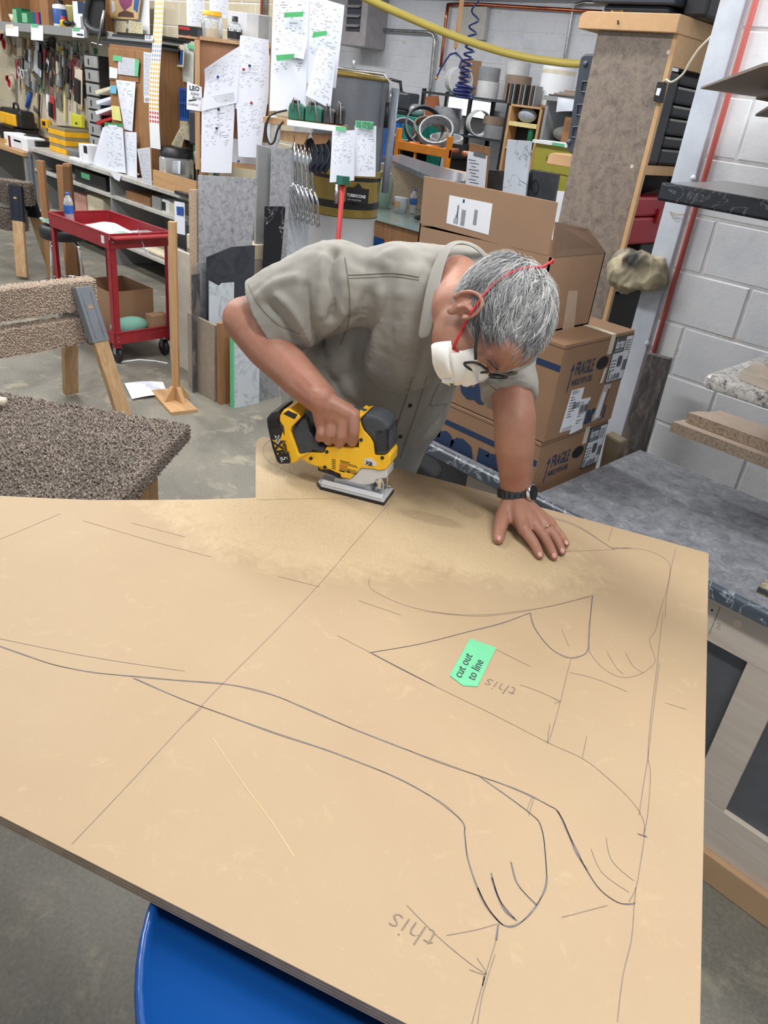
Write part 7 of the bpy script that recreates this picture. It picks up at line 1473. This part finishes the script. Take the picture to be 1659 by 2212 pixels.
part('case', g_px([(1420, 176), (1437, 177), (1428, 222), (1410, 218)], ('y', YT-.022), .0215), m_black, sw, bev=.002); part('paddle', g_px([(1420, 190), (1428, 191), (1423, 207), (1416, 205)], ('y', YT-.026), .004), m_white, sw); part('cord', g_tube([Y(1434, 176, YT-.02)] + [T(px, py, t) for px, py, t in cr_spline([(1440, 172, 2.92), (1452, 177, 2.90), (1475, 160, 2.85), (1490, 135, 2.81), (1508, 108, 2.77), (1527, 88, 2.735), (1533, 82, 2.73), (1560, 50, 2.71), (1590, 0, 2.71), (1620, -60, 2.71)], 4)], .004, 6), M('cream_cord', (214, 206, 186), .6), sw, smooth=True)
def ycase(name, label, cat, y0, y1, z0, z1, m, x=xt1-.03, dep=.3, rib=True, bev=.012):
    t = thing(name, label, cat, (x-dep/2, (y0+y1)/2, z0)); part('shell', g_box((x-dep, y0, z0), (x, y1, z0+(z1-z0)*.58)), m, t, bev=bev); part('lid', g_box((x-dep, y0, z0+(z1-z0)*.59), (x, y1, z1)), m, t, bev=bev)
    if rib: part('latch', g_box((x-.002, y0+(y1-y0)*.55, z0+(z1-z0)*.45), (x+.012, y0+(y1-y0)*.72, z0+(z1-z0)*.75)), m, t, bev=.003)
    return t
h1 = (zf1-zsf[0]-.006)/3
for k, nm in enumerate(('lowest', 'middle', 'highest')): ycase('tool_case', 'black hard tool case, %s of three on the upper shelf of the unit' % nm, 'tool case', YT+.16, 3.85, zsf[0]+.001+h1*k, zsf[0]+h1*(k+1)-.001, m_black)
one('upright_case', 'flat black case standing on end inside the shelf unit beside the stacked cases', 'tool case', g_box((xt1-.34, YT+.035, zsf[0]+.001), (xt1-.02, YT+.145, zf1-.01)), M('graphite_case', (54, 56, 60), .5), bev=.015)
ycase('toolbox', 'red plastic toolbox on the shelf under the black cases', 'toolbox', YT+.04, 3.6, zsf[1]+.16, zsf[1]+.36, M('red_toolbox', (168, 28, 42), .4)); bpy.data.objects['toolbox'].location.z += 0
one('dark_opening_fill', 'added black block for the dark opening at the bottom of the shelf unit', 'crate', g_box((xt1-.33, YT+.04, .02), (xt1-.03, 3.85, zsf[1]-.05)), m_blackm, bev=.01)  # added black block, stands in for the shade inside the lower opening
one('case_below', 'flat black case under the red toolbox', 'tool case', g_box((xt1-.33, YT+.24, zsf[1]+.001), (xt1-.05, 3.6, zsf[1]+.158)), m_black, bev=.01)
one('dark_bag', 'dark slumped bag on the red toolbox in the shelf unit', 'bag', g_ell(V((xt1-.16, YT+.25, zsf[1]+.44)), V((.12, 0, 0)), V((0, .18, 0)), V((0, 0, .085))), m_blackm, smooth=True)
g_ = [g_px([(1346, 550), (1372, 545), (1402, 550), (1421, 572), (1424, 618), (1408, 628), (1380, 626), (1340, 620), (1336, 598)], ('y', 2.94), .09)] + g_chain([V((-1.74, 3.27, zsf[1]+.085)), V((-1.64, 3.12, zsf[1]+.085)), V((-1.57, 3.0, zsf[1]+.08))], [.06, .075, .07])
co4, nv4, fc4 = vox(g_, .007, 8)
co4 = co4+nv4*np.array([[.010-.030*abs(noise.noise(V((p[0]*16, p[1]*16, p[2]*7))))-.012*abs(noise.noise(V((p[0]*34, p[1]*34, p[2]*16))))] for p in co4])
one('canvas_bag', 'crumpled khaki and black canvas tool bag stuffed beside the jamb', 'bag', ([V(p) for p in co4], fc4), ramp_mat('khaki_black_canvas', [(.40, rgb(66, 66, 64)), (.48, rgb(138, 130, 112)), (.62, rgb(168, 158, 130))], 6, 3, .5, .85, bump=.2), smooth=True)
# black ribbed case standing on the side shelf
rc = thing('ribbed_case', 'black ribbed long case standing upright behind the laminate panel', 'case', Y(1255, 330, YT+.12))
part('shell', g_px([(1263, 116), (1292, 116), (1255, 333), (1232, 333), (1223, 320), (1250, 140), (1254, 122)], ('y', YT+.13), .12), M('charcoal_case', (56, 64, 76), .5), rc, bev=.008)
for px, py in ((1263, 190), (1253, 240), (1243, 288)): part('rib_frame', [g_tube([Y(px+a, py+b, YT+.127) for a, b in ((10, -14), (-5, -14), (-8, 8), (6, 10))], .004, 6)], M('charcoal_case2', (72, 80, 92), .5), rc)
for px, py in ((1265, 138), (1229, 307)): part('rivet', g_lathe([(0, .006), (.012, .004), (.013, 0)], Y(px, py, YT+.13), (0, -1, 0), 12), M('charcoal_case2', (72, 80, 92), .5), rc, smooth=True)
# totes on top
zt_ = ztw+.0625
tt = thing('storage_tote', 'black storage tote with yellow sticker on top of the shelf unit', 'tote', (-1.85, 3.3, zt_)); x0, x1 = Y(1290, 30, YT+.02).x, Y(1448, 30, YT+.02).x; zr = Y(1380, 10, YT+.02).z
part('body', g_box((x0+.02, YT+.02, zt_), (x1-.01, 3.7, zr)), M('tote_navy', (48, 54, 66), .5), tt, bev=.015); part('rim', g_box((x0-.02, YT-.005, zr), (x1+.02, 3.74, zr+.03)), M('tote_navy', (48, 54, 66), .5), tt, bev=.006); part('lid', g_box((x0, YT+.01, zr+.031), (x1, 3.72, zr+.14)), M('grey_lid', (120, 122, 126), .5), tt, bev=.02)
part('sticker', g_px([(1320, 22), (1345, 22), (1344, 36), (1319, 35)], ('y', YT+.018), .0015), m_yp, tt); part('lettering', [g_text('DEWALT', .018, Y(1322, 28, YT+.016), (1, 0, 0), (0, 0, 1), .001, sx=.75, bold=.0006), g_text('DXCM', .014, Y(1323, 34, YT+.016), (1, 0, 0), (0, 0, 1), .001, sx=.9)], m_ink, tt, kind='stuff')
t2 = thing('storage_tote', 'plain black storage tote at the wall side on top of the shelf unit', 'tote', (-1.55, 3.6, zt_)); 
part('body', g_box((x1+.025, YT+.06, zt_), (xt1+.06, 3.85, zt_+.20)), m_black, t2, bev=.012); part('rim', g_box((x1+.022, YT+.04, zt_+.2005), (xt1+.08, 3.87, zt_+.235)), m_black, t2, bev=.005); part('lid', g_box((x1+.03, YT+.06, zt_+.236), (xt1+.06, 3.85, zt_+.40)), m_black, t2, bev=.02)
# ------------------------------------------------------------------ glass-topped table in the middle distance
ZG = .90
gt = thing('glass_table', 'brown table with glass top behind the dust collector', 'table', (-4.2, 5.6, 0))
part('glass_top', g_box((-6.3, 5.12, ZG-.012), (-2.4, 7.1, ZG)), M('green_glass', (150, 168, 164), .08, var=.03), gt); part('apron', g_box((-6.25, 5.16, ZG-.16), (-2.45, 5.2, ZG-.0125)), m_brown, gt)
for x, y in ((-6.2, 5.22), (-2.5, 5.22), (-6.2, 7.0), (-2.5, 7.0)): part('leg', g_tube([(x, y, 0), (x, y, ZG-.013)], .035, 12), m_brown, gt, smooth=True)
bottle('water bottle with blue label on the glass-topped table', Z(890, 462, ZG+.0005), .23, .036, m_lblue)
q = Z(864, 458, ZG+.0005); tubb = thing('takeaway_tub', 'white printed tub beside the water bottle on the glass table', 'tub', q); part('tub', g_lathe([(0, 0), (.055, 0), (.068, .13), (.071, .135), (.066, .135), (0, .125)], q, seg=24), m_white, tubb, smooth=True); part('print', g_lathe([(.0605, .04), (.0668, .10)], q, seg=16, a0=2.5, a1=4.4), m_tan, tubb, smooth=True)
q = Z(828, 448, ZG+.0005); jg = thing('glass_jug', 'pale green glass jug at the left of the glass-topped table', 'jug', q); m_gg = NT('jug_glass'); m_gg = m_gg.fin((.62, .80, .72, 1), .06, 0, Transmission_Weight=.7, IOR=1.3)
part('jug', g_lathe([(0, 0), (.075, 0), (.08, .01), (.08, .22), (.06, .28), (.045, .30), (.05, .32), (.044, .32), (.04, .30), (.07, .22), (.07, .015), (0, .012)], q, seg=28), m_gg, jg, smooth=True); part('handle', g_tube([q-CFR*.075+V((0, 0, .24)), q-CFR*.12+V((0, 0, .2)), q-CFR*.12+V((0, 0, .1)), q-CFR*.078+V((0, 0, .06))], .010, 8), m_gg, jg, smooth=True)
one('tape_dispenser', 'small orange and black tool lying beside the water bottle', 'tool', [g_ell(Z(905, 470, ZG+.02), CFR*.05, CFN*.03, V((0, 0, .019)))], m_black, smooth=True)
pc = lambda pxs, z: [Z(*p, z) for p in pxs]
one('chipboard_slab', 'thick rough chipboard block under the long slate board', 'board', g_box((Y(813, 360, 6.12).x, 6.12, ZG+.0005), (Y(1010, 395, 6.12).x, 6.95, 1.257)), m_chip, bev=.004)
one('slate_board', 'long dark slate countertop blank lying on the chipboard slab', 'countertop', g_prism(pc([(826, 338), (866, 333), (1006, 377), (1003, 391), (958, 393)], 1.30), (0, 0, -.042)), stone('slate_grey', [(84, 90, 100), (104, 110, 122), (122, 130, 142)], 10, .22))
# upright samples behind the open carton
ys_ = 5.30
def up(name, label, cat, pxs, y, th, m, z0=ZG+.0005):
    f = [Y(px, py, y) for px, py in pxs]; lo = min(p.z for p in f)
    f = [V((p.x, p.y, z0)) if p.z < lo+.02 or i >= 2 else p for i, p in enumerate(f)]
    return one(name, label, cat, g_prism(f, (0, th, 0)), m, bev=.002)
up('stone_sample', 'black stone sample with rounded corners behind the marble sample', 'panel', [(1046, 366), (1150, 372), (1140, 450), (1042, 450)], 5.42, .03, stone('black_stone', [(44, 46, 52), (60, 62, 68), (74, 76, 82)], 9, .3))
bp2 = up('stone_sample', 'black stone sample chalked NO beside the marble sample', 'panel', [(1146, 366), (1206, 376), (1200, 450), (1142, 450)], 5.36, .03, MATS['black_stone'])
part('chalk_mark', [g_tube([Y(px, py, 5.357) for px, py in l], .004, 5) for l in ([(1143, 370), (1143, 410)], [(1143, 372), (1148, 412), (1149, 374)], [(1156+7*math.cos(a), 404+15*math.sin(a)) for a in [k*.5 for k in range(14)]])], m_blackm, bp2, kind='stuff')
up('marble_sample', 'tall white marble sample with grey veins standing on the glass table', 'sample', [(1096, 301), (1147, 305), (1140, 450), (1088, 450)], 5.28, .02, veined('white_marble_sample', (206, 216, 230), (214, 222, 234), (84, 90, 100), 1.6, .006, .25))
cbd = up('clipboard', 'clipboard with a job form leaning left of the marble sample', 'clipboard', [(1014, 308), (1058, 318), (1052, 450), (1006, 450)], 5.24, .012, m_brown)
part('form', g_px([(1011, 326), (1053, 336), (1046, 420), (1003, 420)], ('y', 5.236), .001), m_plain, cbd); part('clip', g_px([(1024, 326), (1050, 332), (1048, 342), (1022, 336)], ('y', 5.228), .008), m_steel, cbd)
part('form_lines', [g_px([(1012+3*(k % 3), 344+7*k), (1028+6*(k % 2), 347+7*k), (1028+6*(k % 2), 348.5+7*k), (1012+3*(k % 3), 345.5+7*k)], ('y', 5.2345), .0004) for k in range(8)], m_ink, cbd, kind='stuff')
up('white_card', 'white card edge right of the chalked black sample', 'card', [(1204, 412), (1224, 414), (1222, 450), (1204, 450)], 5.30, .004, m_white)
# ------------------------------------------------------------------ far storage area
yr = 8.95
rk = thing('steel_rack', 'black steel rack with rolled laminates against the far wall', 'rack', (-7.4, 9.1, 0))
L0, L1 = Y(914, 200, yr).x, Y(1098, 230, yr).x; zr1, zr2 = Y(1000, 206, yr).z, Y(1000, 290, yr).z
for x in (L0, Y(1008, 260, yr).x, L1): 
    for y in (yr, yr+.5): part('upright', g_box((x-.025, y, 0), (x+.025, y+.04, zr1+.03)), m_black, rk)
for z in (zr1, zr2, .9): part('shelf', g_box((L0, yr-.01, z-.03), (L1, yr+.55, z)), m_dkgrey, rk)
def hoop(name, label, px, py, yp, r, h, m, axis=(0, 0, 1), z0=None, th=.015, base=True):
    c0 = Y(px, py, yp)
    if z0 is not None: c0.z = z0 if abs(axis[2]) > .5 else z0+r
    return one(name, label, 'laminate roll', g_lathe([(r-th, 0), (r, 0), (r, h), (r-th, h), (r-th, 0)], c0, axis, 28), m, group='laminate rolls on the steel rack')
m_r1 = M('roll_grey', (140, 142, 146), .5); m_r2 = M('roll_white', (206, 208, 212), .5); m_r3 = M('roll_brown', (140, 122, 106), .6)
hoop('laminate_roll', 'white laminate roll standing on edge behind the blue coil', 982, 200, yr+.1, .17, .22, m_r2, (.8, -.5, 0), zr1+.001)
hoop('laminate_roll', 'lower white marble roll left of the brown roll', 1052, 200, yr+.25, .15, .20, m_r2, z0=zr1+.001); hoop('laminate_roll', 'upper grey roll stacked on the white marble roll', 1057, 160, yr+.25, .145, .16, m_r1, z0=zr1+.205)
hoop('laminate_roll', 'big brown laminate roll in the middle of the rack top', 1116, 200, yr+.3, .17, .30, m_r3, z0=zr1+.001); hoop('laminate_roll', 'tall pale roll behind the brown roll', 1112, 190, yr+.46, .16, .46, m_r2, z0=zr1+.001)
hoop('laminate_roll', 'grey stone roll on the middle shelf of the rack', 963, 285, yr+.25, .20, .30, m_sgrey, z0=zr2+.001); hoop('laminate_roll', 'dark grey roll lying at the right of the middle shelf', 1075, 290, yr+.2, .19, .16, m_r1, z0=zr2+.001); hoop('laminate_roll', 'thin roll stacked on the dark grey roll', 1072, 255, yr+.2, .17, .10, m_r3, z0=zr2+.165)
hoop('laminate_roll', 'silver roll standing on edge at the middle upright', 1028, 280, yr+.12, .16, .16, m_r2, (.8, -.5, 0), zr2+.001)
one('cardboard_piece', 'brown cardboard piece standing behind the blue coil on the rack', 'cardboard', g_px([(996, 127), (1038, 132), (1034, 207), (990, 202)], ('y', yr+.5), .02), m_card); one('orange_board_piece', 'orange brown board standing at the left of the rack', 'board', g_px([(920, 209), (946, 206), (952, 275), (916, 270)], ('y', yr+.45), .02), M('orange_board', (176, 106, 66), .6))
wp = Y(1168, 205, yr-.1); tall = thing('white_cylinder', 'tall white laminate cylinder with black dashed edge', 'cylinder', V((wp.x, wp.y+.25, zr1)))
c0 = V((wp.x, yr+.2, zr1+.001)); rW = .21; hW = Y(1168, 133, yr).z-zr1
part('sheet', g_lathe([(rW-.006, 0), (rW, 0), (rW, hW), (rW-.006, hW), (rW-.006, 0)], c0, seg=36), m_white, tall, smooth=False); part('tape_band', g_lathe([(rW+.001, hW*.75), (rW+.002, hW*.85)], c0, seg=36), m_mtape, tall)
one('rack_shelf_board', 'wooden side shelf carrying the white cylinder', 'shelf', [g_box((L1+.04, yr-.02, zr1-.03), (L1+.75, yr+.5, zr1)), g_box((L1+.04, yr+.46, 0), (L1+.75, yr+.5, zr1-.031))], m_pinex)
# standing samples and cubby
for k in range(14):
    x = Y(1100+4.6*k, 210, yr-.12).x; one('laminate_sheet', 'dark laminate sample, %s from left in the upright row over the cubby' % ord_[k], 'sample', g_box((x-.009, yr-.18, 0), (x+.009, yr-.04, .22)), (m_black, m_r3, m_dkgrey, m_r1, m_blackm)[k % 5], group='upright laminate samples').location.z = Y(1130, 232, yr-.12).z+.026
cu_ = thing('cubby', 'open wooden cubby with yellow shelf beside the steel rack', 'cubby', (L1+.3, yr-.1, 0)); xa, xb = Y(1098, 260, yr-.2).x, Y(1164, 265, yr-.2).x; zc0 = Y(1130, 232, yr-.12).z
for x in (xa, xb): part('side', g_box((x-.02, yr-.2, 0), (x+.02, yr-.025, zc0)), m_pine, cu_)
part('top', g_box((xa, yr-.2, zc0), (xb, yr-.025, zc0+.024)), m_pinex, cu_); zy = Y(1130, 265, yr-.2).z; part('shelf', g_box((xa+.021, yr-.21, zy-.05), (xb-.021, yr-.025, zy)), M('pale_yellow_edge', (222, 206, 146), .6), cu_); part('back', g_box((xa, yr-.024, 0), (xb, yr-.015, zc0)), m_blackm, cu_); part('bottom', g_box((xa+.021, yr-.2, zy-.32), (xb-.021, yr-.025, zy-.29)), m_pinex, cu_)
one('parts_bag', 'clear bag of parts slumped on the yellow cubby shelf', 'bag', g_ell(V(((xa+xb)/2-.02, yr-.11, zy+.085)), V((.14, 0, 0)), V((0, .07, 0)), V((0, 0, .084))), M('hazy_bag', (156, 164, 178), .4, var=.25, bump=.6, bsc=20), smooth=True)
cyl('green_tub', 'small green tub in the bottom of the cubby', 'tub', (1136, 1152), (278, 296), yr-.19, m_green, zy-.2895)
# side workstation with hanging papers
ws = thing('side_workstation', 'cluttered wooden workstation right of the cubby', 'workbench', (-5.2, 8.7, 0)); xa2, xb2 = Y(1170, 230, yr-.3).x, Y(1245, 230, yr-.3).x; zw = Y(1200, 208, yr-.3).z; zw2 = Y(1200, 308, yr-.3).z
part('top_shelf', g_box((xa2, yr-.3, zw-.05), (xb2, yr+.3, zw)), m_gside, ws); part('upright', g_box((xa2+.02, yr-.25, 0), (xa2+.06, yr+.3, zw-.051)), m_gside, ws); part('back', g_box((xa2+.061, yr+.28, 0), (xb2, yr+.3, zw-.051)), m_blackm, ws); part('worktop', g_box((xa2+.061, yr-.3, zw2-.04), (xb2, yr+.279, zw2)), m_bench, ws); part('panel', g_box((xa2+.3, yr-.2, zw-.55), (xb2, yr-.18, zw-.2)), m_brown, ws)
for k in range(4): one('board_scrap', 'grey board scrap, %s in the pile on the side workstation' % ord_[k], 'offcut', g_box((xa2+.05*k, yr-.2+.03*k, zw+.0005+.02*k), (xb2-.06*k, yr+.2, zw+.02+.02*k)), (m_dkgrey, m_r3, m_gside, m_card)[k], group='scraps on the side workstation')
sheet_px('curled_paper', 'white curled paper hanging over the side workstation edge', [(1205, 210), (1242, 216), (1236, 240), (1201, 242)], ('y', yr-.34), m_plain, bulge=.06)
one('rag_pile', 'grey crumpled rags on the side workstation worktop', 'rags', g_ell(V(((xa2+xb2)/2+.1, yr, zw2+.10)), V((.3, 0, 0)), V((0, .2, 0)), V((0, 0, .099))), M('grey_rags', (136, 136, 132), .9, var=.3, bump=.8, bsc=18), smooth=True)
# olive filing cabinet
xf0, xf1, zf0, zf2 = IY((1152, 1208), (312, 366), 8.2, 0)
fcab = thing('filing_cabinet', 'olive yellow two-drawer filing cabinet with white top', 'filing cabinet', ((xf0+xf1)/2, 8.4, 0)); m_ol = M('olive_enamel', (162, 156, 62), .5, var=.08); zft = Y(1180, 312, 8.2).z
part('body', g_box((xf0, 8.2, 0), (xf1+.3, 8.6, zft)), m_ol, fcab, bev=.006); part('top', g_box((xf0-.03, 8.17, zft+.0005), (xf1+.33, 8.62, zft+.035)), m_white, fcab)
for k in range(3):
    z = zft-.03-.27*k; d_ = part('drawer', g_box((xf0+.02, 8.19, z-.25), (xf1+.28, 8.1995, z)), m_ol, fcab, bev=.003); part('drawer_pull', g_box((xf0+.2, 8.182, z-.13), (xf0+.36, 8.1895, z-.09)), M('dark_olive', (84, 80, 34), .6), d_)
part('tape', g_box((xf0+.25, 8.168, zft+.002), (xf0+.42, 8.1695, zft+.034)), m_gtape, fcab)
# teal cabinet, blue barrel, saw on top
xa, xb, _, zt3 = IY((842, 910), (250, 300), 8.45, 0); tcab = thing('teal_cabinet', 'teal steel cabinet with louvred side near the far wall', 'cabinet', ((xa+xb)/2, 8.9, 0)); m_teal = M('teal_enamel', (30, 132, 118), .45)
part('body', g_box((xa, 8.45, 0), (xb, 8.92, zt3)), m_teal, tcab, bev=.006); part('knob', g_lathe([(.03, 0), (.02, .02), (0, .02)], V((xa+.15, 8.45, zt3-.15)), (0, -1, 0), 12), m_lab, tcab); part('louvre', [g_box((xa+.1, 8.44, zt3-.9+.04*k), (xa+.5, 8.4495, zt3-.885+.04*k)) for k in range(8)], M('dark_teal', (16, 74, 68), .5), tcab, kind='stuff')
xb1_ = Y(829, 290, 7.9); one('blue_barrel', 'blue plastic barrel standing left of the teal cabinet', 'barrel', g_lathe([(0, 0), (.17, 0), (.18, .03), (.18, .45), (.19, .47), (.19, .5), (.18, .52), (.18, .95), (.15, 1.0), (0, 1.0)], V((xb1_.x, 8.0, 0)), seg=32), M('barrel_blue', (24, 82, 156), .4), smooth=True).scale.z = Y(836, 262, 7.9).z
ms = Y(862, 225, 8.7); bs_ = thing('bench_grinder', 'black and silver bench machine on the teal cabinet', 'machine', V((ms.x, 8.68, zt3)))
part('motor', g_tube([V((ms.x-.22, 8.68, zt3+.16)), V((ms.x+.1, 8.66, zt3+.16))], .13, 18), m_steel, bs_, smooth=True); part('wheel', g_lathe([(0, 0), (.12, 0), (.12, .05), (0, .05)], V((ms.x-.2, 8.55, zt3+.14)), (0, -1, 0), 20), m_chrome, bs_, smooth=True); part('base', g_box((ms.x-.2, 8.55, zt3+.0005), (ms.x+.3, 8.84, zt3+.06)), m_black, bs_, bev=.01); part('handle', g_tube([V((ms.x-.25, 8.68, zt3+.28)), V((ms.x-.2, 8.68, zt3+.42)), V((ms.x, 8.68, zt3+.40)), V((ms.x+.05, 8.68, zt3+.25))], .022, 10), m_black, bs_, smooth=True); part('guard', g_box((ms.x+.08, 8.57, zt3+.0605), (ms.x+.3, 8.81, zt3+.28)), m_dkgrey, bs_, bev=.03)
one('foil_wrap', 'crumpled silver wrap on the right edge of the teal cabinet', 'wrap', g_ell(V((Y(896, 255, 8.7).x, 8.7, zt3+.08)), V((.15, 0, 0)), V((0, .1, 0)), V((0, 0, .079))), M('silver_wrap', (186, 190, 196), .3, .3, var=.3, bump=.9, bsc=18), smooth=True)
# orange trestle and loose hoops
yo = 7.6; ot = thing('orange_trestle', 'orange steel roller trestle in front of the laminate hoops', 'trestle', V((Y(910, 350, yo).x, yo, 0))); m_or = M('orange_enamel', (214, 130, 34), .45); xo0, xo1 = Y(853, 310, yo).x, Y(968, 340, yo).x; zo = Y(910, 322, yo).z
part('rail', g_box((xo0, yo, zo-.05), (xo1, yo+.05, zo+.05)), m_or, ot, bev=.006)
for x in (xo0, xo1-.06): part('post', g_box((x, yo-.005, 0), (x+.06, yo+.055, zo+.19)), m_or, ot, bev=.006)
for k in range(4): part('roller', g_tube([V((xo0+.2+.3*k, yo+.06, zo+.03)), V((xo0+.2+.3*k, yo+.3, zo+.03))], .03, 12), M('copper_roller', (186, 116, 84), .4, .3), ot, smooth=True)
part('brace', g_tube([V((xo0+.35, yo+.03, zo-.05)), V((xo0+.35, yo+.03, .4)), V((xo0+.1, yo+.03, .2))], .02, 8), m_or, ot, smooth=True)
pt_ = thing('low_platform', 'low dark platform holding the loose laminate hoops', 'platform', V((Y(925, 330, 8.2).x, 8.2, 0))); zp_ = Y(925, 322, 8.2).z; xq0, xq1 = Y(886, 310, 8.2).x, Y(1000, 330, 8.2).x
part('deck', g_box((xq0, 7.95, zp_-.04), (xq1, 8.5, zp_)), m_blackm, pt_)
for x in (xq0+.05, xq1-.1): part('leg', g_box((x, 7.97, 0), (x+.05, 8.45, zp_-.041)), m_blackm, pt_)
for k, (px, r, h, ax, m_, lab) in enumerate(((884, .17, .10, (.6, -.5, .6), m_r1, 'grey hoop tipped at the left of the platform'), (905, .24, .12, (.5, -.3, .8), m_r3, 'brown grey hoop leaning in the pile'), (925, .26, .09, (.75, -.5, .45), m_dkgrey, 'dark hoop tipped on edge in the pile'), (945, .22, .12, (.1, -.2, 1), m_r2, 'white marble hoop lying flat in the pile'), (955, .22, .14, (.4, -.6, .7), m_sgrey, 'grey stone hoop with green tape in the pile'), (970, .20, .11, (0, 0, 1), m_black, 'black hoop lying flat at the right of the platform'))):
    c0 = V((Y(px, 320, 8.2).x, 8.06+.30*(k % 2), zp_+.02+.03*k)); axn = V(ax).normalized(); c0.z = zp_+.005+r*math.sqrt(max(0, 1-axn.z**2))
    one('laminate_hoop', lab, 'laminate hoop', g_lathe([(r-.02, 0), (r, 0), (r, h), (r-.02, h), (r-.02, 0)], c0, axn, 28), m_, group='loose laminate hoops')
# ------------------------------------------------------------------ fittings on the far wall
hx0, hx1, hz0, hz1 = IY((738, 792), (-30, 100), 9.5); ht = thing('unit_heater', 'beige louvred unit heater hanging on the far wall', 'heater', ((hx0+hx1)/2, 9.7, hz0)); m_heat = M('heater_beige', (168, 164, 168), .5)
part('case', g_box((hx0, 9.5, hz0), (hx1, 9.95, hz1)), m_heat, ht, bev=.02); part('opening', g_box((hx0+.13, 9.494, hz0+.2), (hx1-.13, 9.4995, hz1-.05)), M('heater_dark', (70, 74, 86), .6), ht)
for k in range(7): part('louvre', g_obox(V(((hx0+hx1)/2, 9.48, hz0+.28+.13*k)), V(((hx1-hx0)/2-.14, 0, 0)), V((0, .03, .018)), V((0, -.004, .006))), m_heat, ht)
m_cop = M('copper', (190, 112, 84), .25, .9); yq = 9.90
def wpipe(name, label, pxs, m, r): one(name, label, 'pipe', g_tube([Y(*p, yq) for p in pxs], r, 10), m, smooth=True)
wpipe('conduit_pipe', 'grey conduit running from the heater and bending down the far wall', [(795, 63), (850, 66), (900, 69), (926, 70), (936, 74), (940, 84), (938, 100), (930, 188), (926, 230)], m_steel, .028)
wpipe('conduit_pipe', 'grey conduit running down the far wall near the shelf unit', [(1300, 8), (1262, 6), (1244, 10), (1238, 20), (1232, 50), (1222, 110), (1209, 190)], m_steel, .020)
wpipe('copper_pipe', 'copper pipe running along the top of the far wall', [(968, 10), (1000, 9), (1040, 10), (1150, 17), (1300, 26)], m_cop, .024); wpipe('copper_pipe', 'vertical copper pipe dropping behind the wooden stick', [(968, 8), (964, 40), (957, 100), (952, 146)], m_cop, .024)
one('wall_panel', 'flat beige electrical panel on the far wall behind the coil hose', 'panel', g_px([(996, 14), (1052, 14), (1044, 86), (988, 84)], ('y', 9.86), .09), M('panel_beige', (190, 190, 188), .6), bev=.006)
m_glow = NT('work_lamp_face'); m_glow = m_glow.fin((1, 1, 1, 1), .4, 0, Emission_Color=(.92, .96, 1, 1), Emission_Strength=4)
wlp = thing('work_lamp', 'bright white work lamp glowing behind the steel rack', 'lamp', Y(1010, 250, 9.72)); part('housing', g_px([(966, 206), (1062, 220), (1058, 262), (962, 246)], ('y', 9.72), .08), m_black, wlp); part('face', g_px([(968, 209), (1060, 222), (1056, 258), (964, 243)], ('y', 9.714), .005), m_glow, wlp); part('stand', g_box((Y(1012, 250, 9.72).x-.02, 9.73, 0), (Y(1012, 250, 9.72).x+.02, 9.78, Y(1012, 250, 9.72).z)), m_black, wlp)
# overhead air lines
m_hose = M('yellow_hose', (190, 172, 84), .5, var=.05)
hp_ = [(560, -160, 4.6), (700, -52, 4.75), (795, -2, 4.85), (900, 45, 4.95), (1000, 85, 5.0), (1100, 116, 5.0), (1180, 131, 4.95), (1262, 138, 4.85), (1400, 130, 4.75), (1560, 95, 4.7)]
one('air_hose', 'thick yellow hose sagging across the room overhead', 'hose', g_tube([T(*p) for p in cr_spline(hp_, 6)], .0235, 12), m_hose, smooth=True)
m_coil = M('blue_coil_hose', (42, 52, 110), .35)
tH = 5.6; cpts = []
n_t = 260
for i in range(n_t+1):
    s = i/n_t
    if s < .5: u = s/.5; py = -30+215*u**.8; px = 1034-34*u; fr_ = 4+u*7
    ph_ = 2*math.pi*(10*(s/.5)**1.7) if s < .5 else 2*math.pi*(10+26*((s-.5)/.5))
    if s >= .5: u = (s-.5)/.5; py = 185+26*u; px = 1000+6*math.sin(u*9)
    A_ = (.028+.012*min(1, s*2)) if s < .5 else .062+.012*math.sin(u*20)
    c0 = T(px, py, tH); cpts.append(c0+CFR*A_*math.cos(ph_)+CFN*A_*math.sin(ph_))
one('coil_hose', 'dark blue coiled air hose dangling from overhead', 'hose', g_tube([cpts[0]+V((0, 0, .9))]+cpts+[T(x, y, tH) for x, y in ((1000, 180), (1004, 160), (992, 145), (998, 128), (985, 114), (972, 118), (962, 132), (950, 152), (944, 166))], .0075, 6), m_coil, smooth=True)
one('hose_nozzle', 'brass nozzle at the end of the blue coiled hose', 'nozzle', g_tube([T(944.5, 165, tH), T(941, 172, tH)], [.012, .006], 8), M('brass', (196, 150, 80), .3, .8), smooth=True)
st_ = thing('hanger_stick', 'wooden stick hanging from overhead with a hook for the coil hose', 'stick', T(981, 108, tH)); pa, pb2 = T(984, 104, tH), T(990, -40, tH)
part('stick', g_obox((pa+V((pa.x, pa.y, 3.88)))/2, CFR*.016, CFN*.012, V((0, 0, (3.88-pa.z)/2))), m_pine, st_); part('hook', g_tube([pa, pa-V((0, 0, .03))+CFR*.0, pa-V((0, 0, .05))+CFR*.015, pa-V((0, 0, .035))+CFR*.03], .004, 6), m_steel, st_, smooth=True)
